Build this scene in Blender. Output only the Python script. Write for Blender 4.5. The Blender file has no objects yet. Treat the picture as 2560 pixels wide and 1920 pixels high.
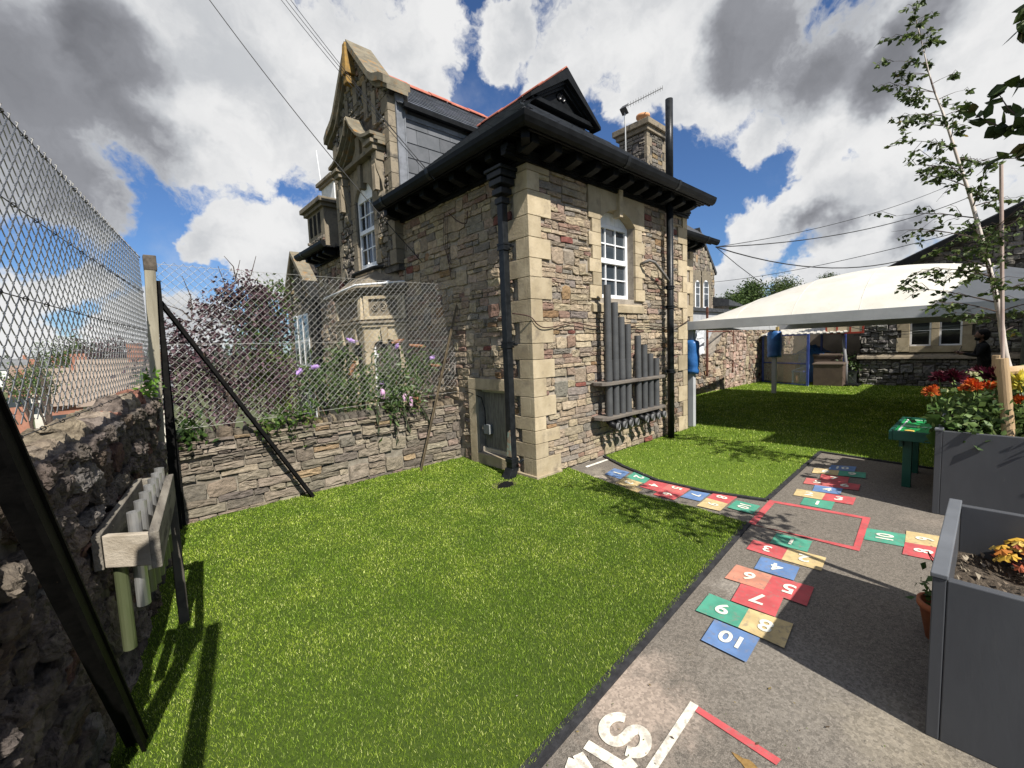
import bpy, math, random
import numpy as np
from mathutils import Vector, Matrix, noise as mnoise
random.seed(7); rng=np.random.default_rng(7)
S=bpy.context.scene; COL=S.collection; R=math.radians
# ---------------------------------------------------------------- camera, world, sun, exposure
F_PX,PITCH,ROLL,YAW=1081.0,-0.0876,-0.0386,-0.7319
CAM=np.array([-3.55,-3.57,1.6])
_cy,_sy=math.cos(YAW),math.sin(YAW)
_F=np.array([-_sy*math.cos(PITCH),_cy*math.cos(PITCH),math.sin(PITCH)]); _r=np.array([_cy,_sy,0.0]); _u=np.cross(_r,_F)
_R=math.cos(ROLL)*_r+math.sin(ROLL)*_u; _U=-math.sin(ROLL)*_r+math.cos(ROLL)*_u
cd=bpy.data.cameras.new('camera'); cam=bpy.data.objects.new('camera',cd); COL.objects.link(cam); S.camera=cam
cd.sensor_width=36; cd.lens=36*F_PX/2560; cd.clip_start=0.02; cd.clip_end=9000
M4=Matrix(((_R[0],_U[0],-_F[0],CAM[0]),(_R[1],_U[1],-_F[1],CAM[1]),(_R[2],_U[2],-_F[2],CAM[2]),(0,0,0,1))); cam.matrix_world=M4
def ray(px,py): return _R*(px-1280)/F_PX-_U*(py-960)/F_PX+_F
def pl(px,py,ax,v):
    d=ray(px,py); t=(v-CAM[ax])/d[ax]; return CAM+t*d
def G(px,py,z=0): return pl(px,py,2,z)
def PX(px,py,x): return pl(px,py,0,x)
def PY(px,py,y): return pl(px,py,1,y)
SUN_TRAVEL=Vector((0.20,1.0,-1.05)).normalized()
sl=bpy.data.lights.new('sun','SUN'); sl.energy=5.0; sl.angle=R(0.53); sl.color=(1.0,0.95,0.87)
so=bpy.data.objects.new('sun',sl); COL.objects.link(so); so.rotation_euler=SUN_TRAVEL.to_track_quat('-Z','Y').to_euler(); so.location=(0,-20,25)
S.view_settings.view_transform='Standard'; S.view_settings.look='None'; S.view_settings.exposure=0.62; S.view_settings.gamma=1.0
S.view_settings.use_curve_mapping=False
W=bpy.data.worlds.new('World'); S.world=W; W.use_nodes=True
def build_world():
    nt=W.node_tree; N=nt.nodes; L=nt.links; N.clear()
    out=N.new('ShaderNodeOutputWorld'); bg=N.new('ShaderNodeBackground'); bg.inputs[1].default_value=0.12
    sky=N.new('ShaderNodeTexSky'); sky.sky_type='NISHITA'; sky.sun_disc=False
    sd=-SUN_TRAVEL; sky.sun_elevation=math.asin(sd.z); sky.sun_rotation=math.atan2(sd.x,sd.y); sky.air_density=1.0; sky.dust_density=0.3; sky.ozone_density=2.5
    tc=N.new('ShaderNodeTexCoord'); D=tc.outputs['Generated']
    def noise(vec,scale,det=8,rough=0.6,dist=0.0,off=(0,0,0)):
        mp=N.new('ShaderNodeMapping'); mp.inputs['Location'].default_value=off; L.new(vec,mp.inputs['Vector'])
        n=N.new('ShaderNodeTexNoise'); n.inputs['Scale'].default_value=scale; n.inputs['Detail'].default_value=det; n.inputs['Roughness'].default_value=rough; n.inputs['Distortion'].default_value=dist
        L.new(mp.outputs[0],n.inputs['Vector']); return n
    def math_(op,a,b=None,c=None):
        m=N.new('ShaderNodeMath'); m.operation=op
        for i,v in enumerate((a,b,c)):
            if v is None: continue
            if isinstance(v,(int,float)): m.inputs[i].default_value=v
            else: L.new(v,m.inputs[i])
        return m.outputs[0]
    def ramp(v,a,b,c=0.0,d=1.0,smooth=True):
        m=N.new('ShaderNodeMapRange'); m.interpolation_type='SMOOTHSTEP' if smooth else 'LINEAR'
        L.new(v,m.inputs[0]); m.inputs[1].default_value=a; m.inputs[2].default_value=b; m.inputs[3].default_value=c; m.inputs[4].default_value=d; return m.outputs[0]
    # warp the direction so cloud outlines are ragged
    nz=noise(D,3.2,6,0.62)
    sub=N.new('ShaderNodeVectorMath'); sub.operation='SUBTRACT'; L.new(nz.outputs['Color'],sub.inputs[0]); sub.inputs[1].default_value=(0.5,0.5,0.5)
    sc=N.new('ShaderNodeVectorMath'); sc.operation='SCALE'; L.new(sub.outputs[0],sc.inputs[0]); sc.inputs['Scale'].default_value=0.26
    DW=N.new('ShaderNodeVectorMath'); DW.operation='ADD'; L.new(D,DW.inputs[0]); L.new(sc.outputs[0],DW.inputs[1]); DW=DW.outputs[0]
    def blobs(lst,soft,src):
        acc=None
        for (px,py,r) in lst:
            c=ray(px,py); e=ray(px+r,py); e2=ray(px,py-r); c=c/np.linalg.norm(c); e=e/np.linalg.norm(e); e2=e2/np.linalg.norm(e2)
            rad=(np.linalg.norm(e-c)+np.linalg.norm(e2-c))/2
            d=N.new('ShaderNodeVectorMath'); d.operation='DISTANCE'; L.new(src,d.inputs[0]); d.inputs[1].default_value=tuple(c)
            v=math_('SUBTRACT',1.0,math_('DIVIDE',d.outputs['Value'],float(rad)))   # 1 centre .. 0 edge
            acc=v if acc is None else math_('SMOOTH_MAX',acc,v,soft)
        return acc
    cover=CLOUDS; dark=DARKS
    a=blobs(cover,0.25,DW)
    # general cover for the sky outside the photograph
    sep=N.new('ShaderNodeSeparateXYZ'); L.new(D,sep.inputs[0])
    cdir=_F/np.linalg.norm(_F)
    dt=N.new('ShaderNodeVectorMath'); dt.operation='DOT_PRODUCT'; L.new(D,dt.inputs[0]); dt.inputs[1].default_value=tuple(cdir)
    outside=ramp(dt.outputs['Value'],0.50,0.35)
    big=noise(D,1.7,4,0.55,off=(3.1,1.7,0.3))
    gen=ramp(big.outputs['Fac'],0.40,0.62,-0.6,0.9,False)
    gen=math_('MULTIPLY_ADD',outside,math_('ADD',gen,0.6),-0.6)
    a=math_('MAXIMUM',a,gen)
    det=noise(DW,7.0,9,0.62)
    fine=math_('SUBTRACT',det.outputs['Fac'],0.5)
    dens=math_('MULTIPLY_ADD',fine,1.7,a)
    mask=ramp(dens,-0.03,0.24)
    thin=noise(D,5.0,7,0.6,off=(9,2,4))
    wisp=math_('MULTIPLY',ramp(thin.outputs['Fac'],0.55,0.85),0.28)
    mask=math_('MAXIMUM',mask,wisp)
    # light and shade inside the clouds
    lump=noise(DW,5.5,7,0.55,off=(0.07,0.02,-0.12))
    lump2=noise(D,2.4,5,0.5,off=(4,4,1))
    dk=ramp(blobs(dark,0.3,DW),-0.15,0.55)
    shade=math_('MULTIPLY_ADD',dk,0.62,math_('MULTIPLY',ramp(lump.outputs['Fac'],0.36,0.66),0.24))
    shade=math_('ADD',shade,math_('MULTIPLY',ramp(lump2.outputs['Fac'],0.45,0.7),0.12))
    body=ramp(dens,0.0,0.7)
    shade=math_('MULTIPLY',shade,math_('MULTIPLY_ADD',body,0.62,0.38))
    cr=N.new('ShaderNodeValToRGB'); el=cr.color_ramp.elements; L.new(shade,cr.inputs[0])
    k=1/0.12
    el[0].position=0.0; el[0].color=(1.0,1.0,1.0,1); el[1].position=1.0; el[1].color=(0.17,0.175,0.195,1)
    e=el.new(0.25); e.color=(0.66,0.68,0.71,1); e=el.new(0.55); e.color=(0.38,0.39,0.425,1)
    mul=N.new('ShaderNodeVectorMath'); mul.operation='SCALE'; L.new(cr.outputs[0],mul.inputs[0]); mul.inputs['Scale'].default_value=k*0.56
    # a deeper blue for the clear sky, as the phone camera recorded it
    tint=N.new('ShaderNodeVectorMath'); tint.operation='MULTIPLY'; L.new(sky.outputs[0],tint.inputs[0]); tint.inputs[1].default_value=(0.33,0.44,0.60)
    mix=N.new('ShaderNodeMix'); mix.data_type='RGBA'; L.new(mask,mix.inputs[0]); L.new(tint.outputs[0],mix.inputs[6]); L.new(mul.outputs[0],mix.inputs[7])
    L.new(mix.outputs[2],bg.inputs[0]); L.new(bg.outputs[0],out.inputs[0])
CLOUDS=[(-100,200,420),(250,120,420),(560,150,360),(150,420,190),(620,360,120),(820,250,280),(960,150,190),(1050,60,130),
 (600,610,105),(700,560,95),(520,620,70),(760,640,120),(660,680,100),
 (60,700,130),(200,690,110),(100,860,150),(300,860,160),(450,840,130),
 (1290,60,130),(1420,110,170),(1620,100,210),(1850,90,250),(2080,150,230),(2350,120,300),(2560,200,300),(1560,250,85),(1700,270,70),(1890,330,75),(2080,320,120),(2250,370,110),
 (1900,560,100),(2020,510,110),(2180,470,120),(2330,520,160),(2150,620,160),(1850,650,90),(2520,600,160),(2480,430,120),(1840,690,120),(2100,740,150)]
DARKS=[(120,380,330),(330,350,200),(-50,250,300),(300,150,180),(2000,60,260),(1850,110,150),(2250,150,160),(2050,570,90),(2250,600,100),(1850,20,140),(100,880,90)]
build_world()
# ---------------------------------------------------------------- materials
MATS={}
def mat(name,c1,c2=None,scale=6.0,rough=0.8,bump=0.0,bscale=None,metal=0.0,attr=False,det=6,contrast=(0.35,0.65),c3=None,s3=1.5,t3=(0.55,0.7),spec=0.3,trans=0.0,bdist=0.01,stretch=None,alpha=1.0,ovar=None):
    if name in MATS: return MATS[name]
    m=bpy.data.materials.new(name); m.use_nodes=True; nt=m.node_tree; N=nt.nodes; L=nt.links
    b=N['Principled BSDF']; b.inputs['Roughness'].default_value=rough; b.inputs['Metallic'].default_value=metal; b.inputs['Specular IOR Level'].default_value=spec
    tc=N.new('ShaderNodeTexCoord'); vec=tc.outputs['Object']
    if stretch:
        mp=N.new('ShaderNodeMapping'); mp.inputs['Scale'].default_value=stretch; L.new(vec,mp.inputs[0]); vec=mp.outputs[0]
    def nz(s,d=det,r=0.6):
        n=N.new('ShaderNodeTexNoise'); n.inputs['Scale'].default_value=s; n.inputs['Detail'].default_value=d; n.inputs['Roughness'].default_value=r; L.new(vec,n.inputs['Vector']); return n.outputs['Fac']
    def mixc(f,a,b_):
        x=N.new('ShaderNodeMix'); x.data_type='RGBA'
        L.new(f,x.inputs[0])
        for i,v in ((6,a),(7,b_)):
            if isinstance(v,tuple): x.inputs[i].default_value=(*v,1)
            else: L.new(v,x.inputs[i])
        return x.outputs[2]
    def rmp(v,a,b_):
        x=N.new('ShaderNodeMapRange'); x.interpolation_type='SMOOTHSTEP'; L.new(v,x.inputs[0]); x.inputs[1].default_value=a; x.inputs[2].default_value=b_; return x.outputs[0]
    col=None
    if c2 is not None: col=mixc(rmp(nz(scale),*contrast),tuple(c1),tuple(c2))
    if c3 is not None: col=mixc(rmp(nz(s3,8,0.65),*t3),col if col is not None else tuple(c1),tuple(c3))
    if attr:
        at=N.new('ShaderNodeAttribute'); at.attribute_name='Col'
        if col is None: col=at.outputs['Color']
        else:
            x=N.new('ShaderNodeMix'); x.data_type='RGBA'; x.blend_type='MULTIPLY'; x.inputs[0].default_value=1.0; L.new(at.outputs['Color'],x.inputs[6]); L.new(col,x.inputs[7]); col=x.outputs[2]
    if ovar and col is not None:
        oi=N.new('ShaderNodeObjectInfo'); mr=N.new('ShaderNodeMapRange'); L.new(oi.outputs['Random'],mr.inputs[0]); mr.inputs[3].default_value=ovar[0]; mr.inputs[4].default_value=ovar[1]
        vm=N.new('ShaderNodeVectorMath'); vm.operation='SCALE'; L.new(col,vm.inputs[0]); L.new(mr.outputs[0],vm.inputs['Scale']); col=vm.outputs[0]
    if col is None: b.inputs['Base Color'].default_value=(*c1,1)
    else: L.new(col,b.inputs['Base Color'])
    if bump:
        bp=N.new('ShaderNodeBump'); bp.inputs['Strength'].default_value=bump; bp.inputs['Distance'].default_value=bdist; L.new(nz(bscale or scale*4,8,0.65),bp.inputs['Height']); L.new(bp.outputs[0],b.inputs['Normal'])
    if trans:
        t=N.new('ShaderNodeBsdfTranslucent'); mx=N.new('ShaderNodeMixShader'); mx.inputs[0].default_value=trans
        if col is None: t.inputs[0].default_value=(*c1,1)
        else: L.new(col,t.inputs[0])
        L.new(b.outputs[0],mx.inputs[1]); L.new(t.outputs[0],mx.inputs[2]); L.new(mx.outputs[0],N['Material Output'].inputs[0])
    MATS[name]=m; return m
def glass_mat(name,tint=(0.02,0.025,0.03),rough=0.04,alpha=1.0):
    if name in MATS: return MATS[name]
    m=bpy.data.materials.new(name); m.use_nodes=True; nt=m.node_tree; b=nt.nodes['Principled BSDF']
    b.inputs['Base Color'].default_value=(*tint,1); b.inputs['Roughness'].default_value=rough; b.inputs['Specular IOR Level'].default_value=0.7
    if alpha<1:
        t=nt.nodes.new('ShaderNodeBsdfTransparent'); mx=nt.nodes.new('ShaderNodeMixShader'); mx.inputs[0].default_value=1-alpha
        nt.links.new(b.outputs[0],mx.inputs[1]); nt.links.new(t.outputs[0],mx.inputs[2]); nt.links.new(mx.outputs[0],nt.nodes['Material Output'].inputs[0])
    MATS[name]=m; return m
# ---------------------------------------------------------------- mesh builder
class MB:
    def __init__(s): s.v=[]; s.f=[]; s.c=[]; s.col=(1,1,1)
    def add(s,vs,fs):
        o=len(s.v); s.v.extend([tuple(map(float,p)) for p in vs]); s.f.extend([tuple(i+o for i in f) for f in fs]); s.c.extend([s.col]*len(fs)); return s
    def box(s,x0,x1,y0,y1,z0,z1):
        return s.hexa([(x0,y0,z0),(x1,y0,z0),(x1,y1,z0),(x0,y1,z0),(x0,y0,z1),(x1,y0,z1),(x1,y1,z1),(x0,y1,z1)])
    def hexa(s,p): return s.add(p,[(3,2,1,0),(4,5,6,7),(0,1,5,4),(1,2,6,5),(2,3,7,6),(3,0,4,7)])
    def bar(s,a,b,w,h,up=(0,0,1)):
        a=Vector(a); b=Vector(b); d=(b-a).normalized(); u=Vector(up); 
        if abs(d.dot(u))>0.98: u=Vector((0,1,0))
        sd=d.cross(u).normalized(); u=sd.cross(d)
        p=[a+sd*i*w/2+u*j*h/2 for i,j in ((-1,-1),(1,-1),(1,1),(-1,1))]+[b+sd*i*w/2+u*j*h/2 for i,j in ((-1,-1),(1,-1),(1,1),(-1,1))]
        return s.add(p,[(3,2,1,0),(4,5,6,7),(0,1,5,4),(1,2,6,5),(2,3,7,6),(3,0,4,7)])
    def poly(s,pts): return s.add(pts,[tuple(range(len(pts)))])
    def prism(s,pts,d):
        n=len(pts); d=Vector(d); q=[tuple(Vector(p)+d) for p in pts]
        return s.add(list(pts)+q,[tuple(range(n))[::-1],tuple(range(n,2*n))]+[(i,(i+1)%n,(i+1)%n+n,i+n) for i in range(n)])
    def tube(s,path,r,n=8,caps=True,r2=None):
        P=[Vector(p) for p in path]; k=len(P); rs=r if isinstance(r,(list,tuple)) else [r]*k
        vs=[];u=None
        for i in range(k):
            d=(P[min(i+1,k-1)]-P[max(i-1,0)]).normalized()
            if u is None:
                a=Vector((0,0,1)) if abs(d.z)<0.9 else Vector((1,0,0)); u=d.cross(a).normalized()
            u=(u-d*u.dot(d)); 
            if u.length<1e-6: u=d.orthogonal()
            u.normalize(); w=d.cross(u)
            for j in range(n):
                t=2*math.pi*j/n; vs.append(P[i]+(u*math.cos(t)+w*math.sin(t))*rs[i])
        fs=[(i*n+j,i*n+(j+1)%n,(i+1)*n+(j+1)%n,(i+1)*n+j) for i in range(k-1) for j in range(n)]
        if caps: fs+=[tuple(range(n))[::-1],tuple(range((k-1)*n,k*n))]
        return s.add(vs,fs)
    def lathe(s,prof,c,axis=(0,0,1),n=16):
        ax=Vector(axis).normalized(); u=ax.orthogonal().normalized(); w=ax.cross(u); c=Vector(c); vs=[]
        for r,h in prof:
            for j in range(n):
                t=2*math.pi*j/n; vs.append(c+ax*h+(u*math.cos(t)+w*math.sin(t))*r)
        k=len(prof)
        return s.add(vs,[(i*n+j,i*n+(j+1)%n,(i+1)*n+(j+1)%n,(i+1)*n+j) for i in range(k-1) for j in range(n)])
    def ell(s,c,r,n=8,m=6,jit=0.0,rot=None):
        vs=[];c=Vector(c)
        for i in range(m+1):
            ph=math.pi*i/m
            for j in range(n):
                t=2*math.pi*j/n; q=Vector((r[0]*math.sin(ph)*math.cos(t),r[1]*math.sin(ph)*math.sin(t),r[2]*math.cos(ph)))*(1+random.uniform(-jit,jit))
                if rot is not None: q=rot@q
                vs.append(c+q)
        return s.add(vs,[(i*n+j,(i+1)*n+j,(i+1)*n+(j+1)%n,i*n+(j+1)%n) for i in range(m) for j in range(n)])
    def build(s,name,m,parent=None,smooth=False,kind=None,label=None,bev=0,at=None):
        me=bpy.data.meshes.new(name); me.from_pydata(s.v,[],s.f); 
        if any(c!=(1,1,1) for c in s.c):
            ca=me.attributes.new('Col','FLOAT_COLOR','CORNER'); arr=np.ones((len(me.loops),4),np.float32); tot=np.array([len(f) for f in s.f]); arr[:,:3]=np.repeat(np.array(s.c,np.float32),tot,axis=0); ca.data.foreach_set('color',arr.ravel())
        me.materials.append(m)
        if smooth: me.polygons.foreach_set('use_smooth',[True]*len(me.polygons))
        o=bpy.data.objects.new(name,me); COL.objects.link(o)
        return place(o,parent,kind,label,bev,at)
WL={}
def place(o,parent=None,kind=None,label=None,bev=0,at=None):
    if at is not None:   # recentre the mesh on its own base point
        a=Vector(at); o.data.transform(Matrix.Translation(-a)); 
    base=Vector(at) if at is not None else Vector((0,0,0))
    if parent is not None:
        o.parent=parent; o.location=base-WL[parent.name]
    else: o.location=base
    WL[o.name]=base
    if kind: o['kind']=kind
    if label: o['label']=label
    if bev:
        md=o.modifiers.new('bevel','BEVEL'); md.width=bev; md.segments=2; md.limit_method='ANGLE'
    return o
def thing(name,label,cat,loc=(0,0,0),group=None):
    o=bpy.data.objects.new(name,None); COL.objects.link(o); o.location=loc; WL[o.name]=Vector(loc); o.empty_display_size=0.1
    o['label']=label; o['category']=cat
    if group: o['group']=group
    return o
def tag(o,label,cat,group=None):
    o['label']=label; o['category']=cat
    if group: o['group']=group
    return o
def struct(o): o['kind']='structure'; return o
def copy_tree(root,loc,label=None,rz=0,scale=1.0):
    r=root.copy(); COL.objects.link(r); r.location=loc; r.rotation_euler=(0,0,rz); r.scale=(scale,)*3; WL[r.name]=Vector(loc)
    if label: r['label']=label
    for ch in list(root.children):
        c=ch.copy(); COL.objects.link(c); c.parent=r
        for g in list(ch.children):
            d=g.copy(); COL.objects.link(d); d.parent=c
    return r
def fast_mesh(name,v,f,m,cols=None,smooth=False):   # numpy verts (n,3), faces (k,3|4), per face colours
    me=bpy.data.meshes.new(name); k=f.shape[1]
    me.vertices.add(len(v)); me.vertices.foreach_set('co',v.astype(np.float32).ravel())
    me.loops.add(f.size); me.loops.foreach_set('vertex_index',f.astype(np.int32).ravel())
    me.polygons.add(len(f)); me.polygons.foreach_set('loop_start',np.arange(0,f.size,k,dtype=np.int32)); 
    me.update(calc_edges=True)
    if cols is not None:
        ca=me.attributes.new('Col','FLOAT_COLOR','CORNER'); arr=np.ones((f.size,4),np.float32); arr[:,:3]=np.repeat(cols,k,axis=0); ca.data.foreach_set('color',arr.ravel())
    me.materials.append(m)
    if smooth: me.polygons.foreach_set('use_smooth',[True]*len(me.polygons))
    o=bpy.data.objects.new(name,me); COL.objects.link(o); WL[o.name]=Vector((0,0,0)); return o
# ---------------------------------------------------------------- stonework
STONE=mat('rubble_stone',(0.80,0.79,0.78),(1.16,1.14,1.12),scale=16,rough=0.92,bump=1.0,bscale=30,attr=True,bdist=0.022,c3=(0.55,0.53,0.5),s3=9,t3=(0.6,0.8))
MORTAR=mat('lime_mortar',(0.22,0.19,0.155),(0.33,0.29,0.235),scale=9,rough=0.95,bump=0.6,bscale=60)
MORTAR_DARK=mat('dark_mortar',(0.05,0.045,0.04),(0.11,0.1,0.085),scale=9,rough=0.95,bump=0.6,bscale=60)
ASHLAR=mat('bath_stone',(0.35,0.285,0.185),(0.45,0.375,0.255),scale=3.5,rough=0.88,bump=0.5,bscale=40,c3=(0.22,0.18,0.13),s3=5,t3=(0.50,0.75),ovar=(.78,1.1),det=8)
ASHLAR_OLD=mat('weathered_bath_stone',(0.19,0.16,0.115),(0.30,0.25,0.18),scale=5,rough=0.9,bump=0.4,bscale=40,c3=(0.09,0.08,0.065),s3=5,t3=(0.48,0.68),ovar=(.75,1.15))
LICHEN=mat('lichened_coping',(0.13,0.115,0.085),(0.20,0.175,0.125),scale=6,rough=0.92,bump=0.5,bscale=40,c3=(0.26,0.14,0.045),s3=7,t3=(0.52,0.70))
SAND=[((0.33,0.27,0.19),6),((0.285,0.232,0.17),6),((0.25,0.21,0.162),4),((0.37,0.305,0.215),3),((0.27,0.205,0.158),3),((0.225,0.148,0.115),1.8),((0.165,0.062,0.05),0.4),((0.24,0.155,0.085),.8),((0.195,0.175,0.15),3)]
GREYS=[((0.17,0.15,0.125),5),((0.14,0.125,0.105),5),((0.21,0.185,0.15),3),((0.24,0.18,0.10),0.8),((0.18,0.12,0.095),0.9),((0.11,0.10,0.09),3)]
LOWW=[((0.215,0.185,0.14),5),((0.18,0.153,0.12),5),((0.245,0.21,0.16),4),((0.28,0.205,0.125),0.6),((0.215,0.165,0.135),1.0),((0.155,0.135,0.11),4),((0.13,0.112,0.095),2)]
SLATEY=[((0.20,0.19,0.175),5),((0.16,0.155,0.145),5),((0.24,0.225,0.2),4),((0.13,0.125,0.12),3)]
def pick(pal):
    t=random.uniform(0,sum(w for _,w in pal))
    for c,w in pal:
        t-=w
        if t<=0: break
    k=random.uniform(0.88,1.12); return tuple(max(0.01,x*k*random.uniform(0.97,1.03)) for x in c)
def stone_mesh(mb,uv,mapf,d0,depth,rough=0.35,colour=(0.3,0.3,0.3),jit=0.09):
    """one rubble stone: rectangle uv=(u0,u1,v0,v1) with an uneven outline, rounded edge and rock face"""
    u0,u1,v0,v1=uv; w=u1-u0; h=v1-v0; j=lambda s: random.uniform(-s,s)
    m=min(w,h); nx=3 if w>1.5*h else 2
    top=[(u0+w*i/nx+ (j(w*0.03) if 0<i<nx else 0), v1+j(h*jit*0.7)) for i in range(nx+1)]
    bot=[(u0+w*i/nx+ (j(w*0.03) if 0<i<nx else 0), v0+j(h*jit*0.7)) for i in range(nx+1)]
    c=m*0.10
    top[0]=(top[0][0]+c*random.uniform(0.1,1),top[0][1]-c*random.uniform(0,0.8)); top[-1]=(top[-1][0]-c*random.uniform(0.1,1),top[-1][1]-c*random.uniform(0,0.8))
    bot[0]=(bot[0][0]+c*random.uniform(0,1),bot[0][1]+c*random.uniform(0,0.8)); bot[-1]=(bot[-1][0]-c*random.uniform(0,1),bot[-1][1]+c*random.uniform(0,0.8))
    lm=(u0+j(w*0.02),(v0+v1)/2+j(h*0.1)); rm=(u1+j(w*0.02),(v0+v1)/2+j(h*0.1))
    out=bot+[rm]+top[::-1]+[lm]; n=len(out); cu=(u0+u1)/2+j(w*0.12); cv=(v0+v1)/2+j(h*0.12)
    tilt=(j(depth*rough),j(depth*rough)); D=depth*random.uniform(1-rough,1+rough)
    def zf(u,v,k): return D*k+tilt[0]*(u-cu)/w*2+tilt[1]*(v-cv)/h*2
    vs=[mapf(u,v,d0-0.02) for u,v in out]
    e=0.07*m
    def ins(u,v,t): return (u+(cu-u)*t,v+(cv-v)*t)
    for (u,v) in out: vs.append(mapf(u,v,d0+zf(u,v,0.74)+j(D*0.06)))
    for (u,v) in out:
        a,b=ins(u,v,0.08 if w<2*h else 0.06); vs.append(mapf(a,b,d0+zf(a,b,0.93)+j(D*rough*0.3)))
    for (u,v) in out:
        a,b=ins(u,v,0.52); vs.append(mapf(a,b,d0+zf(a,b,1.0)+j(D*rough*0.7)))
    vs.append(mapf(cu,cv,d0+zf(cu,cv,1.0)+j(D*rough)))
    fs=[]
    for r in range(3):
        for i in range(n):
            k=(i+1)%n; fs.append((r*n+i,r*n+k,(r+1)*n+k,(r+1)*n+i))
    fs+=[(3*n+i,3*n+(i+1)%n,4*n) for i in range(n)]
    mb.col=colour; mb.add(vs,fs)
def layout(U,V,holes=(),h=(0.05,0.12),w=(1.4,3.6),joint=0.012,tall=0.16,topf=None,seed=1,minw=0.05):
    rs=random.Random(seed); v=V[0]; out=[]; busy=[]
    while v<V[1]-0.02:
        hh=min(rs.uniform(*h),V[1]-v); 
        if V[1]-v-hh<h[0]*0.6: hh=V[1]-v
        u=U[0]-rs.uniform(0,0.05)
        while u<U[1]:
            ww=max(minw,rs.uniform(*w)*(hh*0.6+0.03)); u2=min(u+ww,U[1]); 
            if U[1]-u2<minw*0.7: u2=U[1]
            st=[max(u,U[0]),u2,v,v+hh]; nu=u2
            hit=None
            for b in busy:
                if st[0]<b[1]-0.005 and st[1]>b[0]+0.005 and v<b[3]-0.004 and v+hh>b[2]+0.004: hit=b;break
            if hit:
                if hit[0]-st[0]>minw: st[1]=hit[0]
                else: st=None
                nu=hit[1]
            elif rs.random()<tall and v+hh*1.95<V[1]: 
                st[3]=v+hh+rs.uniform(0.6,0.95)*min(h[1],hh*1.3); st[1]=min(st[1],st[0]+max(0.09,(st[3]-st[2])*rs.uniform(0.9,1.6))); nu=st[1]; busy.append((st[0],st[1],v+hh*0.5,st[3]))
            if st:
                pieces=[st]
                for H in holes:
                    nx=[]
                    for p in pieces:
                        if p[0]<H[1] and p[1]>H[0] and p[2]<H[3]-0.004 and p[3]>H[2]+0.004:
                            # cut round the hole horizontally or vertically
                            if p[2]<H[2]-0.03 and p[2]<H[2] and p[3]<=H[3]: q=list(p); q[3]=H[2]; nx.append(q); continue
                            if p[3]>H[3]+0.03 and p[2]>=H[2]: q=list(p); q[2]=H[3]; nx.append(q); continue
                            if H[0]-p[0]>minw*0.6: q=list(p); q[1]=H[0]; nx.append(q)
                            if p[1]-H[1]>minw*0.6: q=list(p); q[0]=H[1]; nx.append(q)
                        else: nx.append(p)
                    pieces=nx
                for p in pieces:
                    if topf and p[2]>topf((p[0]+p[1])/2)-0.02: continue
                    if topf: p[3]=min(p[3],topf((p[0]+p[1])/2))
                    if p[1]-p[0]>minw*0.5 and p[3]-p[2]>0.02: out.append((p[0]+joint/2,p[1]-joint/2,p[2]+joint/2,p[3]-joint/2))
            u=max(nu,u+0.01)
        v+=hh
    return out
def camdist(p): return float(np.linalg.norm(np.array(p)-CAM))
def put_stones(parent,stones,limit=300,mat_=None):
    """stones: list of (importance, builder(mb)). The largest in the photograph become parts, the rest one stuff part"""
    stones=sorted(stones,key=lambda t:-t[0]); m=mat_ or STONE
    for imp,fn in stones[:limit]:
        mb=MB(); fn(mb); mb.build('stone',m,parent)
    if len(stones)>limit:
        mb=MB()
        for imp,fn in stones[limit:]: fn(mb)
        mb.build('small_stones',m,parent,kind='stuff')
def wall_stones(lay,mapf,d0,depth,pal,rough=0.35,jit=0.12,palf=None):
    res=[]
    for uv in lay:
        c=mapf((uv[0]+uv[1])/2,(uv[2]+uv[3])/2,d0); imp=(uv[1]-uv[0])*(uv[3]-uv[2])/camdist(c)**2
        col=pick(palf(uv) if palf else pal)
        res.append((imp,(lambda mb,uv=uv,col=col: stone_mesh(mb,uv,mapf,d0,depth*random.uniform(0.7,1.3),rough,col,jit))))
    return res
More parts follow.
